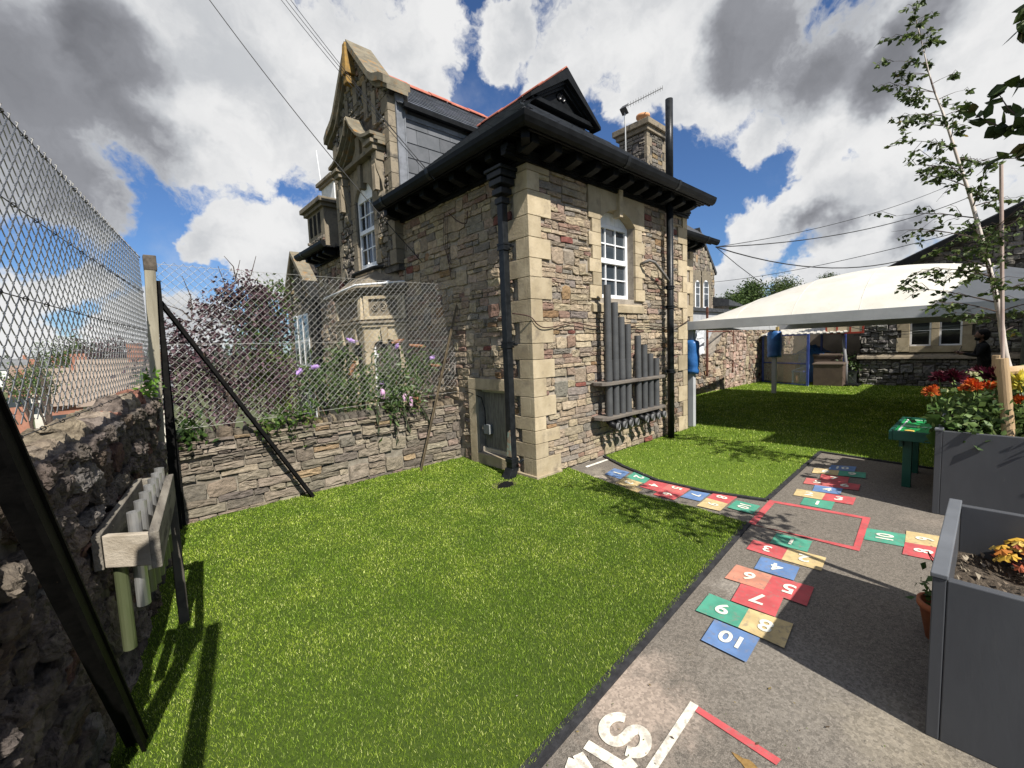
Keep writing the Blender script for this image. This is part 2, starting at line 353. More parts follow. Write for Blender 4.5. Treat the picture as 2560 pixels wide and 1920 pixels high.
# ---------------------------------------------------------------- ground
TARMAC=mat('playground_tarmac',(0.115,0.10,0.083),(0.20,0.178,0.15),scale=210,rough=0.95,bump=0.5,bscale=260,det=3,contrast=(0.42,0.62),c3=(0.23,0.195,0.16),s3=0.8,t3=(0.54,0.8),bdist=0.004)
EARTH=mat('garden_earth',(0.06,0.07,0.03),(0.10,0.11,0.045),scale=2,rough=1)
def _worn():
    nt=TARMAC.node_tree; N=nt.nodes; L=nt.links; b=N['Principled BSDF']; src=b.inputs['Base Color'].links[0].from_socket; tc=N.new('ShaderNodeTexCoord')
    for (px,py,rad,col,k) in ((1560,1740,.62,(0.36,0.29,0.235),.8),(2230,1840,.45,(0.28,0.24,0.17),.5),(1990,1720,.9,(0.24,0.22,0.19),.35),(1850,1470,.35,(0.33,0.30,0.26),.5),(1500,1180,.35,(0.28,0.25,0.2),.5)):
        c=G(px,py); d=N.new('ShaderNodeVectorMath'); d.operation='DISTANCE'; L.new(tc.outputs['Object'],d.inputs[0]); d.inputs[1].default_value=tuple(c)
        n=N.new('ShaderNodeTexNoise'); n.inputs['Scale'].default_value=7; n.inputs['Detail'].default_value=10; n.inputs['Roughness'].default_value=.75; L.new(tc.outputs['Object'],n.inputs['Vector'])
        m=N.new('ShaderNodeMapRange'); L.new(d.outputs['Value'],m.inputs[0]); m.inputs[1].default_value=0; m.inputs[2].default_value=rad; m.inputs[3].default_value=.55; m.inputs[4].default_value=-.15
        a=N.new('ShaderNodeMath'); a.operation='ADD'; L.new(m.outputs[0],a.inputs[0]); L.new(n.outputs['Fac'],a.inputs[1])
        s_=N.new('ShaderNodeMapRange'); s_.interpolation_type='SMOOTHSTEP'; L.new(a.outputs[0],s_.inputs[0]); s_.inputs[1].default_value=.58; s_.inputs[2].default_value=.95; s_.inputs[4].default_value=k
        x=N.new('ShaderNodeMix'); x.data_type='RGBA'; L.new(s_.outputs[0],x.inputs[0]); L.new(src,x.inputs[6]); x.inputs[7].default_value=(*col,1); src=x.outputs[2]
    # salt and pepper chippings
    v=N.new('ShaderNodeTexVoronoi'); v.inputs['Scale'].default_value=95; L.new(tc.outputs['Object'],v.inputs['Vector']); r_=N.new('ShaderNodeValToRGB'); e=r_.color_ramp.elements; e[0].position=0; e[0].color=(.72,.72,.72,1); e[1].position=1; e[1].color=(1.25,1.25,1.25,1)
    sp=N.new('ShaderNodeSeparateXYZ'); L.new(v.outputs['Color'],sp.inputs[0]); L.new(sp.outputs[0],r_.inputs[0]); x=N.new('ShaderNodeMix'); x.data_type='RGBA'; x.blend_type='MULTIPLY'; x.inputs[0].default_value=1; L.new(src,x.inputs[6]); L.new(r_.outputs[0],x.inputs[7])
    L.new(x.outputs[2],b.inputs['Base Color'])
_worn()
TURF=mat('turf_backing',(0.03,0.052,0.005),(0.05,0.08,0.008),scale=60,rough=0.95)
BLADE=mat('turf_blade',(0.76,0.82,0.7),(1.32,1.20,1.35),scale=2.1,rough=0.6,attr=True,trans=0.22,spec=0.12,contrast=(0.36,0.66),det=5)
RUBBER=mat('black_rubber',(0.018,0.018,0.02),(0.035,0.035,0.038),scale=20,rough=0.75,bump=0.3)
def terrain():
    rr=[0,12,20,35,60,100,160,250,400,650,1000,1600,2500,4000,7000]; n=64; vs=[(0,0,-1.35)]; fs=[]
    for r in rr[1:]:
        for j in range(n):
            t=2*math.pi*j/n; 
            z=np.interp(r,[0,14,60,160,400,1000,2500,7000],[-1.35,-1.35,-8,-13,-14,-9,-2,-6])+ (mnoise.noise(Vector((math.cos(t)*r/150,math.sin(t)*r/150,0)))*min(3,r/120) if r>30 else 0)
            east=max(0,math.cos(t)); z=z*(1-east)+(-1.35)*east if r<400 else z
            vs.append((r*math.cos(t)-3,r*math.sin(t)-3,z))
    fs=[(0,1+j,1+(j+1)%n) for j in range(n)]
    for i in range(len(rr)-2):
        for j in range(n): a=1+i*n; fs.append((a+j,a+n+j,a+n+(j+1)%n,a+(j+1)%n))
    mb=MB(); mb.add(vs,fs); struct(mb.build('ground',EARTH,smooth=True))
terrain()
YARD=[(-4.35,-12),(19,-12),(19,6),(0.3,6),(0.3,1.8),(-3.25,1.8),(-4.35,-5)]
mb=MB(); mb.prism([(x,y,-1.6) for x,y in YARD],(0,0,1.6)); struct(mb.build('playground',TARMAC))
def line(p,q,n): return [tuple(np.array(p)+(np.array(q)-np.array(p))*i/n) for i in range(n)]
g2=lambda px,py: tuple(G(px,py)[:2])
T=g2(1868,1311); A=g2(1331,1919); dv=(np.array(A)-np.array(T)); Afar=tuple(np.array(T)+dv*((-4.15-T[0])/dv[0]))
edge1=[g2(1418,1171),g2(1493,1198),g2(1620,1244),g2(1736,1271),T]
LAWN1=[(-3.45,1.62),(0.12,1.62),(0.12,0.12),(0.45,0.12)]+[(edge1[0][0],0.03)]+edge1+[A,Afar]
edge2=[g2(1508,1141),g2(1560,1168),g2(1643,1203),g2(1770,1232),g2(1915,1253)]
LAWN2=[(edge2[0][0],0.03)]+edge2+[g2(2050,1130),(3.32,-2.6),(3.25,-3.4),(3.2,-6.0),(14.9,-6.0),(14.9,2.6),(6.7,2.6),(6.7,1.28),(4.03,1.28),(4.03,0.03)]
def sheet(name,poly,z,m,parent=None):
    from mathutils.geometry import tessellate_polygon
    P=[(x,y,z) for x,y in poly]; mb=MB(); mb.add(P,[tuple(q) for q in tessellate_polygon([[Vector(a) for a in P]])]); return mb.build(name,m,parent)
l1=struct(sheet('lawn',LAWN1,0.014,TURF)); l2=struct(sheet('lawn',LAWN2,0.014,mat('far_turf_backing',(0.075,0.125,0.010),(0.11,0.165,0.018),scale=60,rough=0.95)))
def inside(poly,x,y):
    c=np.zeros(len(x),bool); n=len(poly)
    for i in range(n):
        x0,y0=poly[i]; x1,y1=poly[(i+1)%n]
        if y0==y1: continue
        k=((y0>y)!=(y1>y))&(x<(x1-x0)*(y-y0)/(y1-y0)+x0); c^=k
    return c
def blades(name,poly,bbox,ncand,dens,maxd=99):
    x=rng.uniform(bbox[0],bbox[1],ncand); y=rng.uniform(bbox[2],bbox[3],ncand); d=np.hypot(x-CAM[0],y-CAM[1])
    ok=inside(poly,x,y)&(rng.random(ncand)<dens(d)); x=x[ok];y=y[ok];d=d[ok]; n=len(x)
    a=rng.uniform(0,2*np.pi,n); w=np.clip(0.0020*d/2.2,0.0015,0.012); h=rng.uniform(0.008,0.0155,n)*np.clip(d/5,1,2.0); la=rng.uniform(0,2*np.pi,n); lean=rng.uniform(0.2,0.9,n)*h
    z0=np.full(n,0.012); bx=np.cos(a)*w/2; by=np.sin(a)*w/2
    v=np.stack([np.stack([x-bx,y-by,z0],1),np.stack([x+bx,y+by,z0],1),np.stack([x+bx*0.5+np.cos(la)*lean,y+by*0.5+np.sin(la)*lean,z0+h],1),np.stack([x-bx*0.5+np.cos(la)*lean,y-by*0.5+np.sin(la)*lean,z0+h],1)],1).reshape(-1,3)
    f=np.arange(4*n).reshape(n,4)
    base=np.array([[0.135,0.205,0.018],[0.080,0.138,0.008],[0.23,0.31,0.045],[0.42,0.48,0.16],[0.035,0.068,0.004]]); c=base[rng.choice(5,n,p=[0.34,0.25,0.19,0.07,0.15])]*rng.uniform(0.72,1.28,(n,1))*1.46
    o=fast_mesh(name,v,f,BLADE,c); o['kind']='stuff'; return o
tag(blades('turf_fibres',LAWN1,(-4.4,1.0,-5,1.65),1000000,lambda d: np.clip((2.6/np.maximum(d,0.5))**1.1,0.25,1.0)),'short bright green artificial turf fibres of the near lawn by the boundary wall','artificial grass')
tag(blades('turf_fibres',LAWN2,(0.3,15,-6,2.6),620000,lambda d: np.clip((4.6/d)**1.1,0.25,1.0)),'artificial turf fibres of the far lawn running under the white canopy','artificial grass')
# black edging strip along the turf
def strip(name,pts,w,z,m,h=0.02):
    mb=MB()
    for a,b in zip(pts[:-1],pts[1:]):
        a=np.array(a);b=np.array(b);d=(b-a)/np.linalg.norm(b-a);nn=np.array([d[1],-d[0]])*w/2;e=d*w*0.12
        q=[a-e-nn,b+e-nn,b+e+nn,a-e+nn]; mb.hexa([(p[0],p[1],0.0) for p in q]+[(p[0],p[1],z+h) for p in q]); z+=0.0007
    return mb.build(name,m)
tag(strip('turf_edging',[T,Afar],0.055,0.0,RUBBER,0.016),'black rubber edging strip along the long side of the near lawn','edging')
tag(strip('turf_edging',edge2,0.045,0.0,RUBBER,0.02),'curved black edging strip of the far lawn beside the numbered squares up to the wall','edging')
tag(strip('turf_edging',[g2(1918,1250),g2(2050,1131),(3.33,-2.6),(3.26,-3.4)],0.04,0.0,RUBBER,0.018),'angled black edging strip where the far lawn meets the upper hopscotch','edging')
# ---------------------------------------------------------------- painted markings
def paint(name,c,wear=0.62):
    m=mat(name,tuple(x*0.86 for x in c),tuple(min(0.9,x*1.12) for x in c),scale=8,rough=0.8,bump=0.45,bscale=260,c3=tuple(0.45*x+0.55*y for x,y in zip(c,(0.2,0.175,0.15))),s3=30,t3=(wear-.12,wear+0.06),bdist=0.003); return m
PW=paint('white_paint',(0.74,0.72,0.64)); PR=paint('red_paint',(0.47,0.085,0.09)); PB=paint('blue_paint',(0.115,0.20,0.38)); PG=paint('green_paint',(0.07,0.285,0.195)); PYL=paint('yellow_paint',(0.52,0.40,0.20)); PS=paint('salmon_paint',(0.50,0.22,0.15)); PP=paint('pink_paint',(0.49,0.13,0.12))
NUM=paint('cream_number_paint',(0.72,0.71,0.60),0.66); PWW=paint('worn_white_paint',(0.70,0.66,0.56),0.57)
_tx={}
def glyphs(s):
    if s in _tx: return _tx[s]
    cu=bpy.data.curves.new('t','FONT'); cu.body=s; cu.size=1; cu.offset=0.022; cu.resolution_u=4
    o=bpy.data.objects.new('t',cu); COL.objects.link(o); bpy.context.view_layer.update()
    me=bpy.data.meshes.new_from_object(o.evaluated_get(bpy.context.evaluated_depsgraph_get()))
    v=np.array([x.co[:2] for x in me.vertices]); f=[tuple(p.vertices) for p in me.polygons]; bpy.data.objects.remove(o); bpy.data.curves.remove(cu)
    mn=v.min(0);mx=v.max(0); v=(v-(mn+mx)/2)/(mx[1]-mn[1]); _tx[s]=(v,f,(mx[0]-mn[0])/(mx[1]-mn[1])); return _tx[s]
def bil(q,u,v): # q: world TL,TR,BR,BL
    return (q[0]*(1-u)+q[1]*u)*(1-v)+(q[3]*(1-u)+q[2]*u)*v
def court(label,squares,turn,z=0.005):
    root=thing('hopscotch',label,'hopscotch',tuple(G(1400+squares[0][2][0][0]/2.212,1100+squares[0][2][0][1]/2.212)),group='hopscotch courts painted round the red square')
    for i,(num,m,q) in enumerate(squares):
        w=[G(1400+x/2.212,1100+y/2.212) for x,y in q]; zz=z+0.0006*i
        mb=MB(); mb.poly([(p[0],p[1],zz) for p in w][::-1]); sq=mb.build('painted_square',m,root)
        v,f,asp=glyphs(num); mb=MB(); pts=[]
        W_=np.linalg.norm(w[1]-w[0]); H_=np.linalg.norm(w[3]-w[0]); 
        gh=0.50*min(W_,H_) if len(num)==1 else 0.46*min(W_,H_)
        for a,b in v:
            # glyph axes: right, up -> image directions in the square
            if turn==0: du,dv_=a,-b
            elif turn==180: du,dv_=-a,b
            elif turn==90: du,dv_=b,a       # up = right
            else: du,dv_=-b,-a              # up = left
            p=bil(w,0.5+du*gh/W_,0.5+dv_*gh/H_); pts.append((p[0],p[1],zz+0.004))
        mb.add(pts,f); mb.build('painted_number',NUM,sq)
court('hopscotch nearest the camera, salmon 6 and big blue 10, numbers upside down',[
 ('1',PG,((1198,517),(1395,563),(1367,622),(1160,572))),('3',PR,((1068,555),(1262,605),(1228,667),(1030,605))),('2',PYL,((1262,600),(1472,655),(1445,728),(1225,665))),
 ('4',PB,((1112,648),(1325,708),(1293,782),(1073,715))),('6',PS,((975,693),(1175,755),(1125,835),(910,768))),('5',PR,((1175,755),(1405,820),(1365,925),(1125,838))),
 ('7',PR,((1000,800),(1240,870),(1190,985),(945,895))),('9',PG,((825,855),(1045,940),(985,1045),(750,950))),('8',PYL,((1045,940),(1290,1025),(1240,1160),(985,1045))),('10',PB,((855,1000),(1105,1105),(1030,1240),(780,1115)))],180)
court('hopscotch beyond the red square, its numbers upright and its far end in shadow',[
 ('1',PG,((1350,320),(1520,345),(1500,388),(1328,357))),('2',PYL,((1310,272),(1470,297),(1447,333),(1290,307))),('3',PR,((1470,297),(1637,322),(1620,362),(1447,333))),('4',PB,((1410,250),(1565,272),(1548,305),(1395,285))),
 ('5',PP,((1362,212),(1500,228),(1490,262),(1345,243))),('6',PR,((1500,228),(1662,250),(1650,283),(1488,262))),('7',PR,((1445,193),(1600,210),(1590,240),(1435,222))),
 ('8',PYL,((1405,158),(1545,172),(1535,200),(1393,185))),('9',PG,((1545,172),(1693,185),(1690,215),(1535,200))),('10',PB,((1500,142),(1640,152),(1628,180),(1485,168)))],0)
court('hopscotch running along the strip between the lawns to the house wall',[
 ('1',PB,((300,158),(385,180),(335,218),(248,190))),('2',PG,((412,178),(512,205),(465,243),(362,210))),('3',PYL,((362,210),(458,240),(398,272),(305,238))),('4',PR,((498,225),(600,245),(545,290),(440,260))),
 ('5',PP,((610,240),(728,268),(680,305),(565,272))),('6',PR,((565,272),(680,305),(630,335),(515,305))),('7',PB,((725,283),(830,300),(775,343),(665,318))),
 ('8',PR,((860,290),(980,320),(930,358),(812,325))),('9',PYL,((812,325),(930,358),(885,398),(755,368))),('10',PG,((975,338),(1108,370),(1065,415),(925,378)))],90)
court('hopscotch right of the red square, only 10, 9 and 8 showing beside the grey planter',[
 ('10',PG,((1697,490),(1912,525),(1902,593),(1680,552))),('9',PYL,((1915,505),(2130,540),(2128,605),(1908,568))),('8',PR,((1908,568),(2125,605),(2118,680),(1893,635)))],270)
z1=lambda x,y: G(1400+x/2.212,1100+y/2.212)
def flat(name,quads,m,z,parent=None,conv=z1):
    mb=MB()
    for i,q in enumerate(quads): mb.poly([(p[0],p[1],z+0.0005*i) for p in [conv(*c) for c in q]][::-1])
    return mb.build(name,m,parent)
TL,TR_,BR_,BL_=(1160,333),(1718,432),(1655,618),(1040,462); iTL,iTR,iBR,iBL=(1188,350),(1672,436),(1622,592),(1078,474)
tag(flat('painted_outline',[(TL,TR_,iTR,iTL),(TR_,BR_,iBR,iTR),(BR_,BL_,iBL,iBR),(BL_,TL,iTL,iBL)],PR,0.004),'large red painted outline square where the four hopscotch courts meet','painted line')
tag(flat('painted_line',[((140,147),(258,107),(268,112),(150,153))],PW,0.004),'short white painted bar on the ground at the foot of the house wall','painted line')
z2=lambda x,y: G(1380+x/2.442,1680+y/2.442)
tag(flat('painted_line',[((845,182),(895,212),(560,730),(480,730))],PWW,0.004,conv=z2),'broad worn white line in the near foreground beside the lettering','painted line')
tag(flat('painted_line',[((893,215),(1400,540),(1370,575),(873,245))],PR,0.0045,conv=z2),'red painted line running off the bottom edge from the white line','painted line')
def strokes(name,paths,w,m,z,parent=None):
    mb=MB(); k=0
    for pth in paths:
        P=[z2(*p)[:2] for p in pth]; Lf=[];Rt=[]
        for i,p in enumerate(P):
            d=P[min(i+1,len(P)-1)]-P[max(i-1,0)]; d=d/np.linalg.norm(d); nn=np.array([d[1],-d[0]])*w/2; Lf.append(p-nn); Rt.append(p+nn)
        k+=1; vs=[(q[0],q[1],z+k*0.0006) for q in Lf+Rt]; n=len(P); mb.add(vs,[(i,i+n,i+n+1,i+1) for i in range(n-1)])
    return mb.build(name,m,parent)
def smooth_path(p,k=4):
    out=[];n=len(p)
    for i in range(n-1):
        p0,p1,p2,p3=[np.array(p[max(0,min(n-1,j))],float) for j in (i-1,i,i+1,i+2)]
        for s in range(k):
            t=s/k; out.append(0.5*((2*p1)+(-p0+p2)*t+(2*p0-5*p1+4*p2-p3)*t*t+(-p0+3*p1-3*p2+p3)*t**3))
    out.append(np.array(p[-1],float)); return out
lt=thing('painted_lettering','worn white capital letters ending in LS painted in the near foreground','lettering',tuple(z2(400,400)))
strokes('letter',[smooth_path([(447,290),(405,280),(350,295),(320,335),(322,385),(355,422),(400,432),(448,405),(485,368),(530,358),(568,392),(570,450),(540,492),(495,500),(452,486)])],0.046,PWW,0.005,lt)
strokes('letter',[[(208,448),(440,592)],[(428,598),(500,552)]],0.046,PWW,0.005,lt)
strokes('letter',[[(158,508),(222,612)],[(222,612),(90,560)]],0.046,PWW,0.005,lt)
STAIN=mat('rust_brown_stain',(0.20,0.115,0.035),(0.27,0.17,0.06),scale=60,rough=0.95,bump=0.3)
pts=[(1080,490),(1120,510),(1150,530),(1190,540),(1215,560),(1250,600),(1170,600),(1140,560),(1100,520)]
sb=flat('ochre_stain',[[(p[0]-1080+1095,p[1]+0) for p in pts]],STAIN,0.003,conv=z2); tag(sb,'narrow ochre brown stain on the tarmac by the red line','stain')
SAWD=mat('worn_yellow_stain',(0.42,0.30,0.12),(0.25,0.21,0.16),scale=60,rough=0.95)
for lab,(cx,cy,rx,ry) in (('pale worn patch beside square 1 near the house wall',(215,212,50,18)),('faint yellow worn patch by the yellow 3 near the wall',(395,278,60,16))):
    mb=MB(); P=[z1(cx+rx*math.cos(t)*random.uniform(0.7,1.2),cy+ry*math.sin(t)*random.uniform(0.7,1.2)) for t in [2*math.pi*i/16 for i in range(16)]]
    mb.poly([(p[0],p[1],0.0025) for p in P]); tag(mb.build('worn_patch',mat('worn_patch',(0.42,0.37,0.29),(0.22,0.19,0.16),scale=70,rough=0.95) if rx==50 else SAWD),lab,'stain')
# ---------------------------------------------------------------- the school house
BLACK=mat('black_gloss_paint',(0.005,0.0055,0.006),(0.009,0.010,0.011),scale=8,rough=0.5,bump=0.1,spec=0.12)
IRON=mat('black_cast_iron',(0.006,0.0075,0.009),(0.014,0.016,0.018),scale=12,rough=0.38,bump=0.15,c3=(0.14,0.17,0.155),s3=6,t3=(0.72,0.78),spec=0.25)
WHITE=mat('white_upvc',(0.72,0.73,0.74),rough=0.35,spec=0.4)
SLATE=mat('roof_slate',(0.060,0.066,0.076),(0.095,0.102,0.115),scale=5,rough=0.6,bump=0.25,attr=True)
LEAD=mat('lead_flashing',(0.12,0.128,0.14),(0.19,0.20,0.22),scale=6,rough=0.55,bump=0.2)
RIDGE=mat('red_ridge_tile',(0.34,0.10,0.07),(0.42,0.15,0.10),scale=10,rough=0.8,bump=0.2)
GLASS=glass_mat('window_glass',(0.035,0.045,0.055),0.03)
CURT=mat('net_curtain',(0.42,0.43,0.45),(0.6,0.6,0.62),scale=9,rough=0.8,stretch=(1,12,1))
POT=mat('chimney_pot_clay',(0.52,0.26,0.13),(0.62,0.35,0.2),scale=8,rough=0.85)
H=thing('school_house','stone Victorian school house with a tall dormer gable, black eaves and pale quoins','house',(0,0,0))
WX=3.8; WT=3.73
def core(U,V,holes,conv,th,m,name='wall'):
    us=sorted({U[0],U[1],*[min(max(h[0],U[0]),U[1]) for h in holes],*[min(max(h[1],U[0]),U[1]) for h in holes]}); mb=MB()
    for a,b in zip(us[:-1],us[1:]):
        spans=[(V[0],V[1])]
        for h in holes:
            if h[0]<=a+1e-6 and h[1]>=b-1e-6:
                ns=[]
                for s,e in spans:
                    if h[2]>s: ns.append((s,min(e,h[2])))
                    if h[3]<e: ns.append((max(s,h[3]),e))
                spans=[q for q in ns if q[1]-q[0]>1e-4]
        for s,e in spans: mb.hexa([conv(a,s,th),conv(b,s,th),conv(b,s,0),conv(a,s,0),conv(a,e,th),conv(b,e,th),conv(b,e,0),conv(a,e,0)])
    return mb.build(name,m,H)
FR=lambda u,v,d: (u,0.03-d,v)      # front face, d = how far proud of the joints
FL=lambda u,v,d: (0.03-d,u,v)      # side face
FG=lambda u,v,d: (-0.09-d,u,v)     # dormer gable face
F2=lambda u,v,d: (u,1.28-d,v)      # second wing
cdepth=lambda f: (lambda u,v,t: f(u,v,-t))
xl,xr=PY(1489,650,0.1)[0]-0.01,PY(1572,650,0.1)[0]+0.01; zs=PY(1530,748,0.1)[2]; zt=3.42
WH=(xl,xr,zs,zt)
core((0.03,WX-0.03),(-1.4,WT),[WH],cdepth(FR),0.3,MORTAR)
VENT=(0.52,1.12,0.16,1.03)
core((0.34,7.0),(-1.4,WT),[VENT,(3.64,4.38,3.12,4.70)],cdepth(FL),0.3,MORTAR)
def block(mb,conv,u0,u1,v0,v1,d,back=0.05,j=0.004):
    g=0.0025
    mb.hexa([conv(u0+g,v0+g,-back),conv(u1-g,v0+g,-back),conv(u1-g,v0+g,d),conv(u0+g,v0+g,d),conv(u0+g,v1-g,-back),conv(u1-g,v1-g,-back),conv(u1-g,v1-g,d),conv(u0+g,v1-g,d)])
# corner quoins
zq=[0.0]+[float(PX(1308+.0452*(y-426),y,0)[2]) for y in (1150,1112,1079,1045,994,948,900,859,804,747.5,691.4,643.8,591.6,537,474,426)]+[WT]
zq=sorted(zq); qR=[];qL=[]
for i,(a,b) in enumerate(zip(zq[:-1],zq[1:])):
    wr,wl=((0.20,0.36),(0.37,0.22))[(i+1)%2]; wr+=random.uniform(-.015,.015)+ (0.06 if a<0.7 and wr>0.3 else 0); wl+=random.uniform(-.02,.02)
    mb=MB(); g=0.003; mb.box(-0.004,wr,-0.004,0.06,a+g,b-g); mb.box(-0.004,0.06,0.06,wl,a+g,b-g); mb.build('quoin',ASHLAR,H,bev=0.004); qR.append((-1,wr,a,b)); qL.append((-1,wl,a,b))
mb=MB(); mb.box(-0.03,0.42,-0.035,0.05,-0.02,0.045); mb.box(-0.03,0.05,0.05,0.40,-0.02,0.045); mb.build('plinth_stone',ASHLAR,H,bev=0.006)
for i in range(14):
    a=i*WT/14;b=(i+1)*WT/14; w=0.15 if i%2 else 0.31; mb=MB(); mb.box(WX-w,WX+0.004,-0.004,0.06,a+.003,b-.003); mb.box(WX-0.05,WX+0.004,0.06,0.3 if i%2 else .15,a+.003,b-.003); mb.build('quoin',ASHLAR,H,bev=0.004); qR.append((WX-w,9,a,b))
# front window surround
sur=[]
def surround(conv,u0,u1,v0,v1,arch,depth,n,wn,ww,m,top,keyw=0.1,sill=0.2,outl=None,wallback=0.12,name='window_surround'):
    """jamb blocks, arched head, keystone and sill. returns exclusion rectangles"""
    ex=[];hh=(v1-v0)/n
    for s in (0,1):
        for i in range(n):
            w=wn if (i+s*0)%2 else ww; a=v0-0.02+i*hh; b=a+hh if i<n-1 else top
            mb=MB()
            if s==0: block(mb,conv,u0-w,u0,a,b,depth,wallback); ex.append((u0-w-0.005,u0,a,b))
            else: block(mb,conv,u1,u1+w,a,b,depth,wallback); ex.append((u1,u1+w+0.005,a,b))
            mb.build('jamb_stone',m,H,bev=0.003)
    mb=MB(); k=12; r=arch  # segmental arch head: rise r
    cu=(u0+u1)/2; hw=(u1-u0)/2; Rr=(hw*hw+r*r)/(2*r)
    lo=[(u,v1-Rr+math.sqrt(max(0,Rr*Rr-(u-cu)**2))) for u in [u0+(u1-u0)*i/k for i in range(k+1)]]
    for side in (0,1):
        seg=lo[:k//2+1] if side==0 else lo[k//2:]
        mb=MB()
        for (a,va),(b,vb) in zip(seg[:-1],seg[1:]):
            mb.hexa([conv(a,va,-wallback),conv(b,vb,-wallback),conv(b,vb,depth),conv(a,va,depth),conv(a,top,-wallback),conv(b,top,-wallback),conv(b,top,depth),conv(a,top,depth)])
        mb.build('arch_stone',m,H)
    ex.append((u0,u1,v1-r,top))
    mb=MB(); kb=v1-0.10; mb.hexa([conv(cu-keyw*.36,kb,-.03),conv(cu+keyw*.36,kb,-.03),conv(cu+keyw*.36,kb,depth+.05),conv(cu-keyw*.36,kb,depth+.05),conv(cu-keyw*.5,top,-.03),conv(cu+keyw*.5,top,-.03),conv(cu+keyw*.5,top,depth+.05),conv(cu-keyw*.5,top,depth+.05)]); mb.build('keystone',m,H,bev=0.004)
    mb=MB(); sw=ww*0.8; mb.hexa([conv(u0-sw,v0-sill,-wallback),conv(u1+sw,v0-sill,-wallback),conv(u1+sw,v0-sill,depth+.012),conv(u0-sw,v0-sill,depth+.012),conv(u0-sw,v0,-wallback),conv(u1+sw,v0,-wallback),conv(u1+sw,v0-sill*.5,depth+.012),conv(u0-sw,v0-sill*.5,depth+.012)]); mb.build('window_sill',m,H,bev=0.004); ex.append((u0-sw-.005,u1+sw+.005,v0-sill,v0-0.02))
    return ex
exR=surround(FR,xl,xr,zs,zt,0.17,0.036,7,0.19,0.26,ASHLAR,WT)
def sash_window(conv,u0,u1,v0,v1,arch,rec,cols=3,rows=2,curtain=False):
    """white window: frame, mid rail, glazing bars, panes"""
    fr=MB(); f=0.05; t=0.05
    def bx(mb,a,b,c,d,p=0.0,th=t): mb.hexa([conv(a,c,-rec-th),conv(b,c,-rec-th),conv(b,c,-rec+p),conv(a,c,-rec+p),conv(a,d,-rec-th),conv(b,d,-rec-th),conv(b,d,-rec+p),conv(a,d,-rec+p)])
    vm=v0+(v1-v0)*0.44; vtop=v1-arch
    bx(fr,u0,u0+f,v0,vtop); bx(fr,u1-f,u1,v0,vtop); bx(fr,u0+f,u1-f,v0,v0+f*1.3); bx(fr,u0+f,u1-f,vm-.035,vm+.035,0.015); bx(fr,u0+f,u1-f,vtop-f*1.1,vtop-.001)
    k=8; cu=(u0+u1)/2; hw=(u1-u0)/2; Rr=(hw*hw+arch*arch)/(2*arch)
    for i in range(k):
        a=u0+(u1-u0)*i/k;b=u0+(u1-u0)*(i+1)/k; va=v1-Rr+math.sqrt(max(0,Rr*Rr-(a-cu)**2));vb=v1-Rr+math.sqrt(max(0,Rr*Rr-(b-cu)**2))
        fr.hexa([conv(a,vtop,-rec-t),conv(b,vtop,-rec-t),conv(b,vtop,-rec-.002),conv(a,vtop,-rec-.002),conv(a,va,-rec-t),conv(b,vb,-rec-t),conv(b,vb,-rec-.002),conv(a,va,-rec-.002)])
    bx(fr,u0-0.0,u1+0.0,v0-0.045,v0-.001,0.035)
    win=fr.build('window',WHITE,H,bev=0.004)
    if curtain:
        cb=MB(); n=14
        for i in range(n):
            a=u0+f+(u1-u0-2*f)*i/n; b=u0+f+(u1-u0-2*f)*(i+1)/n; z=-rec-0.075-0.012*(i%2); zz=-rec-0.075-0.012*((i+1)%2)
            if i>n*0.72: continue
            cb.add([conv(a,v0,z),conv(b,v0,zz),conv(b,vtop,zz),conv(a,vtop,z)],[(0,1,2,3)])
        cb.build('curtain',CURT,win)
    for lo,hi in ((v0+f*1.3,vm-.035),(vm+.035,vtop-f*1.1)):
        iu0,iu1=u0+f,u1-f; bar=MB()
        for i in range(1,cols): c=iu0+(iu1-iu0)*i/cols; bx(bar,c-.009,c+.009,lo,hi,-.008,.03)
        for j in range(1,rows): c=lo+(hi-lo)*j/rows; bx(bar,iu0,iu1,c-.009,c+.009,-.010,.028)
        bar.build('glazing_bars',WHITE,win)
        for i in range(cols):
            for j in range(rows):
                a=iu0+(iu1-iu0)*i/cols+.009; b=iu0+(iu1-iu0)*(i+1)/cols-.009; c=lo+(hi-lo)*j/rows+.009; d=lo+(hi-lo)*(j+1)/rows-.009
                p=MB(); tl=random.uniform(-.002,.002); p.add([conv(a,c,-rec-.03+tl),conv(b,c,-rec-.03-tl),conv(b,d,-rec-.03-tl),conv(a,d,-rec-.03+tl)],[(0,1,2,3)]); p.build('pane',GLASS if not curtain else glass_mat('clear_window_glass',(0.03,0.035,0.04),0.03,0.45),win)
    bk=MB(); bk.add([conv(u0,v0,-rec-.16),conv(u1,v0,-rec-.16),conv(u1,v1,-rec-.16),conv(u0,v1,-rec-.16)],[(0,1,2,3)]); bk.build('room_darkness',mat('dark_room',(0.03,0.032,0.035),rough=0.9),win)
    return win
sash_window(FR,xl,xr,zs,zt,0.17,0.10)
exR.append((xl-.01,xr+.01,zs-.03,zt))
layR=layout((0.0,WX),(0.03,WT-0.05),qR+exR,h=(0.045,0.108),w=(2.0,4.8),joint=.008,tall=.10,seed=11)
